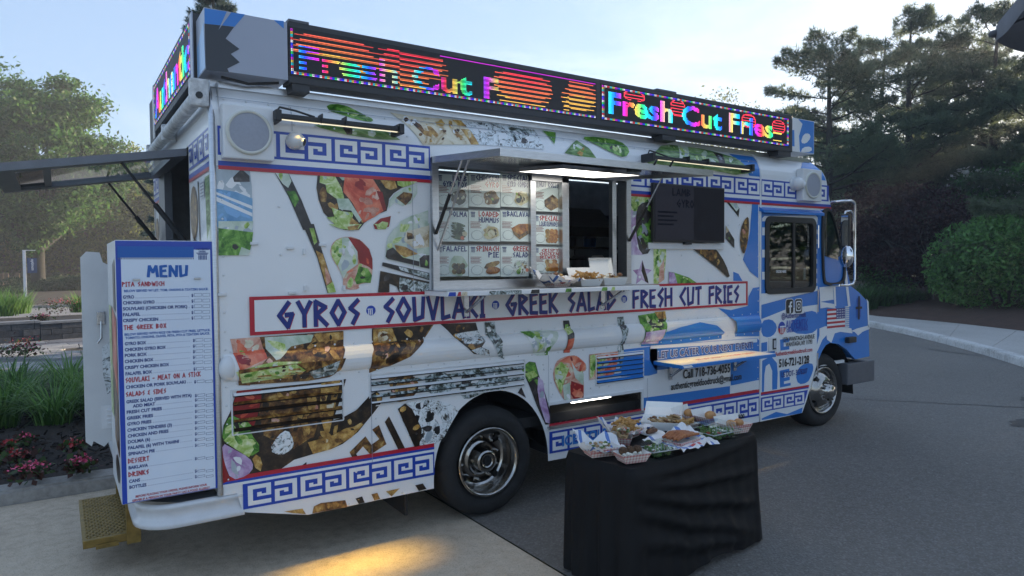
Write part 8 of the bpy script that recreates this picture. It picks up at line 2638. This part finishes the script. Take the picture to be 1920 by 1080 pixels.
def liner(name, parent, w, d, peaks, seed, base=0.02):
    """crumpled printed paper; peaks: heights of the four corners"""
    rg = np.random.default_rng(seed)
    n = 14
    V, F_, M_ = [], [], []
    for j in range(n + 1):
        for i in range(n + 1):
            u, v = i / n * 2 - 1, j / n * 2 - 1
            r = max(abs(u), abs(v))
            c = [(1 - u) * (1 - v), (1 + u) * (1 - v), (1 + u) * (1 + v), (1 - u) * (1 + v)]
            z = base + sum(ci / 4 * p for ci, p in zip(c, peaks)) * max(0, (r - 0.35) / 0.65) ** 1.2 * (0.4 + 0.6 * min(1, abs(u * v) * 2)) + 0.006 * rg.normal() * r
            V.append((u * w / 2 * (1 - 0.10 * r * r), v * d / 2 * (1 - 0.10 * r * r), z))
    mb = MB()
    for j in range(n):
        for i in range(n):
            m_ = PAPER
            if i in (2, 11) and j % 7 != 3: m_ = PBLUE
            elif j == 11 and 4 < i < 9: m_ = PBLUE
            elif j == 2 and i in (5, 6, 8): m_ = PRED
            elif (i + 3 * j) % 23 == 7: m_ = PBLUE
            F_.append(((j * (n + 1) + i, j * (n + 1) + i + 1, (j + 1) * (n + 1) + i + 1, (j + 1) * (n + 1) + i), m_))
    o = len(mb.v)
    mb.v.extend(V)
    for f_, m_ in F_:
        mb.f.append(list(f_)); mb.m.append(mb.mi(m_)); mb.sm.append(True)
    return mb.build(name, parent)
def sticks(name, parent, n, box_, L, th, m_, seed, z0, zr=0.035):
    rg = random.Random(seed); mb = MB()
    for k in range(n):
        M = Matrix.Translation((rg.uniform(-box_[0], box_[0]), rg.uniform(-box_[1], box_[1]), z0 + rg.uniform(0, zr))) @ Matrix.Rotation(rg.uniform(0, 6.3), 4, 'Z') @ Matrix.Rotation(rg.uniform(-0.45, 0.45), 4, 'Y')
        l_ = L * rg.uniform(0.6, 1.1)
        mb.box(-l_ / 2, l_ / 2, -th / 2, th / 2, -th / 2, th / 2, m_, M)
    return mb.build(name, parent, kind='stuff')
def bits(name, parent, n, box_, r, mats_, seed, z0, zr=0.03, sq=(1, 1, .6)):
    rg = random.Random(seed); mb = MB()
    for k in range(n):
        mb.ball((rg.uniform(-box_[0], box_[0]), rg.uniform(-box_[1], box_[1]), z0 + rg.uniform(0, zr)), r * rg.uniform(0.6, 1.3), mats_[rg.randrange(len(mats_))], sq, 1, 0.25, k)
    return mb.build(name, parent, kind='stuff')
def leaves_bit(name, parent, n, box_, s_, mats_, seed, z0, zr=0.03):
    rg = np.random.default_rng(seed)
    pos = np.stack([rg.uniform(-box_[0], box_[0], n), rg.uniform(-box_[1], box_[1], n), z0 + rg.uniform(0, zr, n)], 1)
    q = leaf_quads(pos, s_, rg, 0.4, 0.7)
    o = fast_mesh(name, q.reshape(-1, 3), n, 4, mats_, rg.integers(0, len(mats_), n), parent=parent); o['kind'] = 'stuff'
    return o
def thing_at(name, p, rz, label, cat, group=None):
    t = empty(name, p, rz); tag(t, label, cat, group); return t
def tpos(x, y, z=None):
    p = ZP(*PX('T', x, y), CTZ if z is None else z); return Vector((p.x, p.y, CTZ if z is None else z))
RZ = math.atan2(tux.y, tux.x)
GF = 'food set out on the black table'
# -- boats
def boat(p, rz, w, d, h, label, group=GF):
    t = thing_at('food_boat', p, rz, label, 'food tray', group)
    mb = MB(); tray_mesh(mb, w, d, h, PLAID, BOARD); mb.build('paper_boat', t)
    return t
t = boat(tpos(380, 520), RZ - 0.35, 0.19, 0.13, 0.05, 'plaid paper boat with tall crumpled liner at the left table corner')
liner('liner_paper', t, 0.27, 0.20, (0.06, 0.02, 0.07, 0.11), 1); bits('crumbled_feta_salad', t, 40, (0.06, 0.04), 0.011, [F_FETA, F_FETA, F_LET, F_PITA], 1, 0.035)
t = boat(tpos(680, 580), RZ - 0.3, 0.165, 0.115, 0.048, 'plaid paper boat holding three dark falafel balls at the front of the table')
for k in range(3):
    mb = MB(); mb.ball((-0.042 + 0.042 * k, 0.015, 0.055), 0.024, F_FAL, (1, 1, .9), 3, 0.05, k); mb.build('falafel', t)
bits('sauce', t, 14, (0.05, 0.02), 0.013, [F_SAU, F_SAU, F_LET], 5, 0.036, 0.008)
t = boat(tpos(600, 410), RZ + 0.7, 0.15, 0.10, 0.045, 'paper boat with an open gyro sandwich, second from the left')
mb = MB(); mb.tube([(-0.06, 0, 0.04), (-0.02, 0.0, 0.055), (0.05, 0.01, 0.06)], [0.02, 0.032, 0.038], F_PITA, n=10); mb.build('pita_wrap', t)
leaves_bit('shredded_lettuce', t, 60, (0.05, 0.03), 0.014, [F_LET, F_FETA], 3, 0.06, 0.03); bits('meat_bits', t, 14, (0.05, 0.02), 0.012, [F_MEAT, F_TOM], 4, 0.06)
t = boat(tpos(620, 350), RZ + 0.2, 0.20, 0.14, 0.05, 'paper boat of fries in a tall printed paper liner')
liner('liner_paper', t, 0.34, 0.24, (0.04, 0.04, 0.05, 0.11), 2); sticks('fries', t, 60, (0.065, 0.04), 0.085, 0.010, F_FRY, 6, 0.045, 0.05)
# -- open foam box with pita
t = thing_at('foam_box', tpos(965, 262), RZ - 0.95, 'open white foam clamshell with grilled pita wedges at the back of the table', 'food box', GF)
mb = MB(); tray_mesh(mb, 0.24, 0.21, 0.055, FOAM, FOAM, 0.86); mb.build('base', t)
mb = MB()
lw, ld = 0.235, 0.20
M = Matrix.Translation((0, 0.107, 0.055)) @ Matrix.Rotation(R_(14), 4, 'X')
o = [(-lw / 2, 0), (lw / 2, 0), (lw / 2, ld), (-lw / 2, ld)]
rim = [M @ Vector((x, y, 0)) for x, y in o]; top = [M @ Vector((x * 0.85, ld * 0.5 + (y - ld * 0.5) * 0.85, -0.035)) for x, y in o]
mb.add([tuple(v) for v in rim + top], [(4, 5, 6, 7)] + [(k, (k + 1) % 4, 4 + (k + 1) % 4, 4 + k) for k in range(4)], FOAM)
mb.build('lid', t)
for k in range(7):
    a = -0.5 + 0.35 * k
    mb = MB(); M = Matrix.Translation((-0.07 + 0.024 * k, -0.02 + 0.012 * (k % 3), 0.045 + 0.006 * k)) @ Matrix.Rotation(a, 4, 'Z') @ Matrix.Rotation(0.35, 4, 'Y')
    mb.prism([M @ Vector(v) for v in ((0, 0, 0), (0.09, -0.035, 0), (0.10, 0.0, 0), (0.09, 0.035, 0))], M.to_3x3() @ Vector((0, 0, 0.012)), F_PITA); mb.build('pita_wedge', t)
bits('grilled_bits', t, 26, (0.09, 0.07), 0.014, [F_MEAT, F_PITA], 9, 0.03)
t = thing_at('sauce_plate', tpos(870, 330), RZ, 'small white paper plate with a brown sausage in front of the foam box', 'plate', GF)
mb = MB(); mb.lathe([(0, 0.003), (0.055, 0.003), (0.078, 0.014), (0.076, 0.016), (0.054, 0.006), (0, 0.006)], (0, 0, 0), (0, 0, 1), FOAM, 24); mb.build('plate', t)
mb = MB(); mb.tube([(-0.042, 0, 0.022), (-0.02, 0.002, 0.026), (0.02, 0.002, 0.026), (0.042, 0, 0.022)], [0.011, 0.017, 0.017, 0.011], F_MEAT, n=10); mb.build('sausage', t)
# -- strips on spread paper
t = thing_at('chicken_strips', tpos(1150, 440), RZ + 0.05, 'reddish fried strips on spread blue printed paper at the middle of the table', 'food tray', GF)
mb = MB(); tray_mesh(mb, 0.20, 0.13, 0.045, PLAID, BOARD); mb.build('paper_boat', t)
liner('liner_paper', t, 0.42, 0.28, (0.01, -0.02, 0.05, 0.02), 3, 0.03)
rg = random.Random(12)
for k in range(7):
    mb = MB(); y0 = -0.04 + 0.014 * k
    mb.tube([(-0.10 + rg.uniform(-.01, .02), y0, 0.062), (-0.04, y0 + rg.uniform(-.01, .01), 0.072 + 0.004 * (k % 3)), (0.03, y0 + rg.uniform(-.01, .01), 0.068), (0.10, y0 + rg.uniform(-.01, .02), 0.062)], [0.008, 0.013, 0.012, 0.007], F_CHK, n=7); mb.build('fried_strip', t)
t = thing_at('dip_cup', tpos(1300, 365), 0, 'pale dip smear beside the fried strips', 'dip', GF)
mb = MB(); mb.lathe([(0, 0.002), (0.026, 0.002), (0.034, 0.032), (0.032, 0.032), (0.026, 0.02), (0, 0.024)], (0, 0, 0.0), (0, 0, 1), F_SAU, 18); mb.build('cup', t)
# -- clear clamshells
def clamshell(p, rz, w, d, h, label, seed):
    t = thing_at('clear_clamshell', p, rz, label, 'food box', GF)
    mb = MB(); tray_mesh(mb, w, d, h * 0.5, CLEAR, CLEAR, 0.86); mb.build('base', t)
    mb = MB()
    o = [(-w / 2, -d / 2), (w / 2, -d / 2), (w / 2, d / 2), (-w / 2, d / 2)]
    lo = [(x * 1.03, y * 1.03, h * 0.52) for x, y in o]; hi = [(x * 0.8, y * 0.8, h) for x, y in o]
    mb.add(lo + hi, [(4, 5, 6, 7)] + [(k, (k + 1) % 4, 4 + (k + 1) % 4, 4 + k) for k in range(4)], CLEAR)
    mb.tube(lo, 0.0035, mat('clear_rim', (0.55, 0.58, 0.58), rough=0.15, alpha=0.7), n=5, closed=True)
    for k in range(7):
        x = -w * 0.36 + w * 0.72 * k / 6
        mb.tube([(x, -d * 0.46, h * 0.6), (x * 0.9, -d * 0.40, h * 0.99)], 0.0018, MATS['clear_rim'], n=4)
    mb.build('lid', t)
    leaves_bit('salad_leaves', t, 300, (w * 0.36, d * 0.36), 0.012, [F_LET, F_LET, BUSH[1]], seed, 0.012, h * 0.5)
    bits('salad_toppings', t, 26, (w * 0.34, d * 0.34), 0.010, [F_FETA, F_FETA, F_TOM], seed, h * 0.42, h * 0.2)
    return t
clamshell(tpos(930, 525), RZ - 0.25, 0.155, 0.12, 0.075, 'small clear clamshell of green salad at the front of the table', 21)
clamshell(tpos(1470, 350), RZ - 0.1, 0.24, 0.19, 0.085, 'large clear clamshell of green salad at the right of the table', 22)
for (x, y, rz, lab, m_, n_) in ((1655, 305, RZ - 0.2, 'plaid paper boat with two golden dough balls at the right table edge', F_DON, 2), (1425, 228, RZ - 0.05, 'paper boat with a single pastry at the back right of the table', F_DON, 1), (1225, 205, RZ + 0.1, 'paper boat with a round bun behind the foam box lid', F_DON, 1)):
    t = boat(tpos(x, y), rz, 0.175, 0.12, 0.055, lab)
    mb = MB(); mb.add([(-0.095, 0.06, 0.05), (0.095, 0.06, 0.05), (0.10, 0.075, 0.092), (-0.10, 0.075, 0.092)], [(0, 1, 2, 3)], BOARD); mb.build('back_flap', t)
    for k in range(n_):
        mb = MB(); mb.ball((-0.03 + 0.062 * k if n_ > 1 else 0, 0.0, 0.055), 0.030 if n_ > 1 else 0.036, m_, (1, 1, 0.8), 3, 0.02, k); mb.build('dough_ball', t)
t = thing_at('loose_fries', tpos(1180, 275), RZ, 'small heap of fries on paper beside the foam box', 'fries', GF)
mb = MB(); tray_mesh(mb, 0.17, 0.11, 0.035, PLAID, BOARD); mb.build('paper_boat', t)
sticks('fries', t, 30, (0.06, 0.03), 0.07, 0.010, F_FRY, 16, 0.03, 0.03)
# -- on the serving counter
CZ = SHZ + 0.0025
def cpos(ex, y): return YP(*PX('E', ex, 960), y).x
GC = 'food on the serving counter'
t = thing_at('food_boat', (cpos(965, -0.24), -0.22, CZ), 0.1, 'paper boat in crumpled liner at the left of the counter food', 'food tray', GC)
mb = MB(); tray_mesh(mb, 0.18, 0.13, 0.05, PLAID, BOARD); mb.build('paper_boat', t)
liner('liner_paper', t, 0.36, 0.26, (0.07, 0.03, 0.06, 0.12), 7); bits('grilled_meat', t, 22, (0.05, 0.04), 0.016, [F_MEAT, F_FRY, F_FETA], 31, 0.05, 0.04)
t = thing_at('food_boat', (cpos(1150, -0.2), -0.20, CZ), -0.1, 'open food box of fries in the middle of the counter', 'food tray', GC)
mb = MB(); tray_mesh(mb, 0.19, 0.14, 0.05, FOAM, FOAM, 0.8); mb.build('base', t)
mb = MB(); mb.add([(-0.095, 0.07, 0.05), (0.095, 0.07, 0.05), (0.10, 0.10, 0.13), (-0.10, 0.10, 0.13)], [(0, 1, 2, 3)], FOAM); mb.build('lid', t)
sticks('fries', t, 60, (0.07, 0.045), 0.08, 0.010, F_FRY, 33, 0.045, 0.05)
t = thing_at('foam_box', (cpos(1305, -0.18), -0.18, CZ), -0.15, 'open white foam clamshell with meat and fries at the right of the counter', 'food box', GC)
mb = MB(); tray_mesh(mb, 0.20, 0.17, 0.055, FOAM, FOAM, 0.84); mb.build('base', t)
mb = MB()
M = Matrix.Translation((0, 0.086, 0.055)) @ Matrix.Rotation(R_(75), 4, 'X')
o = [(-0.098, 0), (0.098, 0), (0.098, 0.15), (-0.098, 0.15)]
rim = [M @ Vector((x, y, 0)) for x, y in o]; top = [M @ Vector((x * 0.85, 0.075 + (y - 0.075) * 0.85, -0.03)) for x, y in o]
mb.add([tuple(v) for v in rim + top], [(4, 5, 6, 7)] + [(k, (k + 1) % 4, 4 + (k + 1) % 4, 4 + k) for k in range(4)], FOAM); mb.build('lid', t)
bits('grilled_meat', t, 26, (0.07, 0.05), 0.018, [F_MEAT, F_FRY, F_PITA, F_FETA], 35, 0.05, 0.03)

# ------------------------------------------------------------------ corner of a grey parasol hanging into the picture
UMB = mat('grey_canvas', (0.14, 0.145, 0.16), rough=0.85, vary=0.12, scale=5, transl=0.1)
_hc = CAMP + ray(2232, 30) * 4.5
_lat = Vector((CR.x, CR.y, 0)).normalized()
tip = Vector((_hc.x, _hc.y, 0)) - _lat * 1.06; tip.z = (CAMP + ray(1848, -22) * 4.5).z
hub = Vector((_hc.x, _hc.y, tip.z + 0.42))
pole_x = hub.x
t = empty('parasol', (hub.x, hub.y, gz(hub.x, hub.y))); tag(t, 'grey canvas parasol whose rib tip hangs in at the top right corner', 'parasol')
loc = Vector((hub.x, hub.y, gz(hub.x, hub.y)))
mb = MB()
r0 = math.hypot(tip.x - hub.x, tip.y - hub.y); a0 = math.atan2(tip.y - hub.y, tip.x - hub.x)
zt, zh = tip.z - loc.z, hub.z - loc.z
nr = 8
vs, fs = [(0, 0, zh)], []
seg = 6
for k in range(nr * seg):
    a = a0 + 2 * math.pi * k / (nr * seg)
    m_ = (k % seg) / seg
    sag = math.sin(math.pi * m_)
    rr = r0 * (1 - 0.06 * sag)
    for f_ in (0.35, 0.7, 1.0):
        vs.append((rr * f_ * math.cos(a), rr * f_ * math.sin(a), zh + (zt - zh) * f_ - 0.05 * math.sin(math.pi * f_) - 0.04 * sag * f_ + 0.12 * (f_ == 1.0) * sag * 0.3))
    vs.append((rr * 1.0 * math.cos(a), rr * 1.0 * math.sin(a), zt - 0.04 * sag - 0.11))
nk = nr * seg
for k in range(nk):
    j = (k + 1) % nk
    fs.append((0, 1 + 4 * k, 1 + 4 * j))
    for q_ in range(3): fs.append((1 + 4 * k + q_, 2 + 4 * k + q_, 2 + 4 * j + q_, 1 + 4 * j + q_))
mb.add(vs, fs, UMB, True); mb.build('canopy', t)
mb = MB(); mb.cyl((0, 0, 0), (0, 0, zh + 0.1), 0.025, ALU, n=12); mb.build('pole', t)
mb = MB(); mb.lathe([(0, 0), (0.28, 0), (0.28, 0.05), (0.06, 0.08), (0.05, 0.3), (0, 0.3)], (0, 0, 0.0), (0, 0, 1), GREYM, 24); mb.build('base', t)
for k in range(nr):
    a = a0 + 2 * math.pi * k / nr
    mb = MB(); mb.tube([(0, 0, zh - 0.03), (0.6 * r0 * math.cos(a), 0.6 * r0 * math.sin(a), zh + (zt - zh) * 0.6 - 0.08), (r0 * math.cos(a), r0 * math.sin(a), zt - 0.03)], 0.010, GREYM, n=6)
    mb.ball((r0 * 1.01 * math.cos(a), r0 * 1.01 * math.sin(a), zt - 0.05), 0.035, UMB, (1.2, 1.2, 0.8), 2); mb.build('rib', t)

# ------------------------------------------------------------------ haze volume, added to lift dark shadows as lens glare does
hz = bpy.data.materials.new('haze_air'); hz.use_nodes = True
hn = hz.node_tree.nodes; hn.remove(hn['Principled BSDF'])
pv = hn.new('ShaderNodeVolumePrincipled')
pv.inputs['Color'].default_value = (0.86, 0.91, 0.97, 1)
pv.inputs['Density'].default_value = 0.0021
pv.inputs['Anisotropy'].default_value = 0.35
hz.node_tree.links.new(pv.outputs['Volume'], hn['Material Output'].inputs['Volume'])
mb = MB(); mb.box(-195, 195, -195, 195, -1.1, 19.5, hz)
tag(mb.build('haze'), kind='stuff')
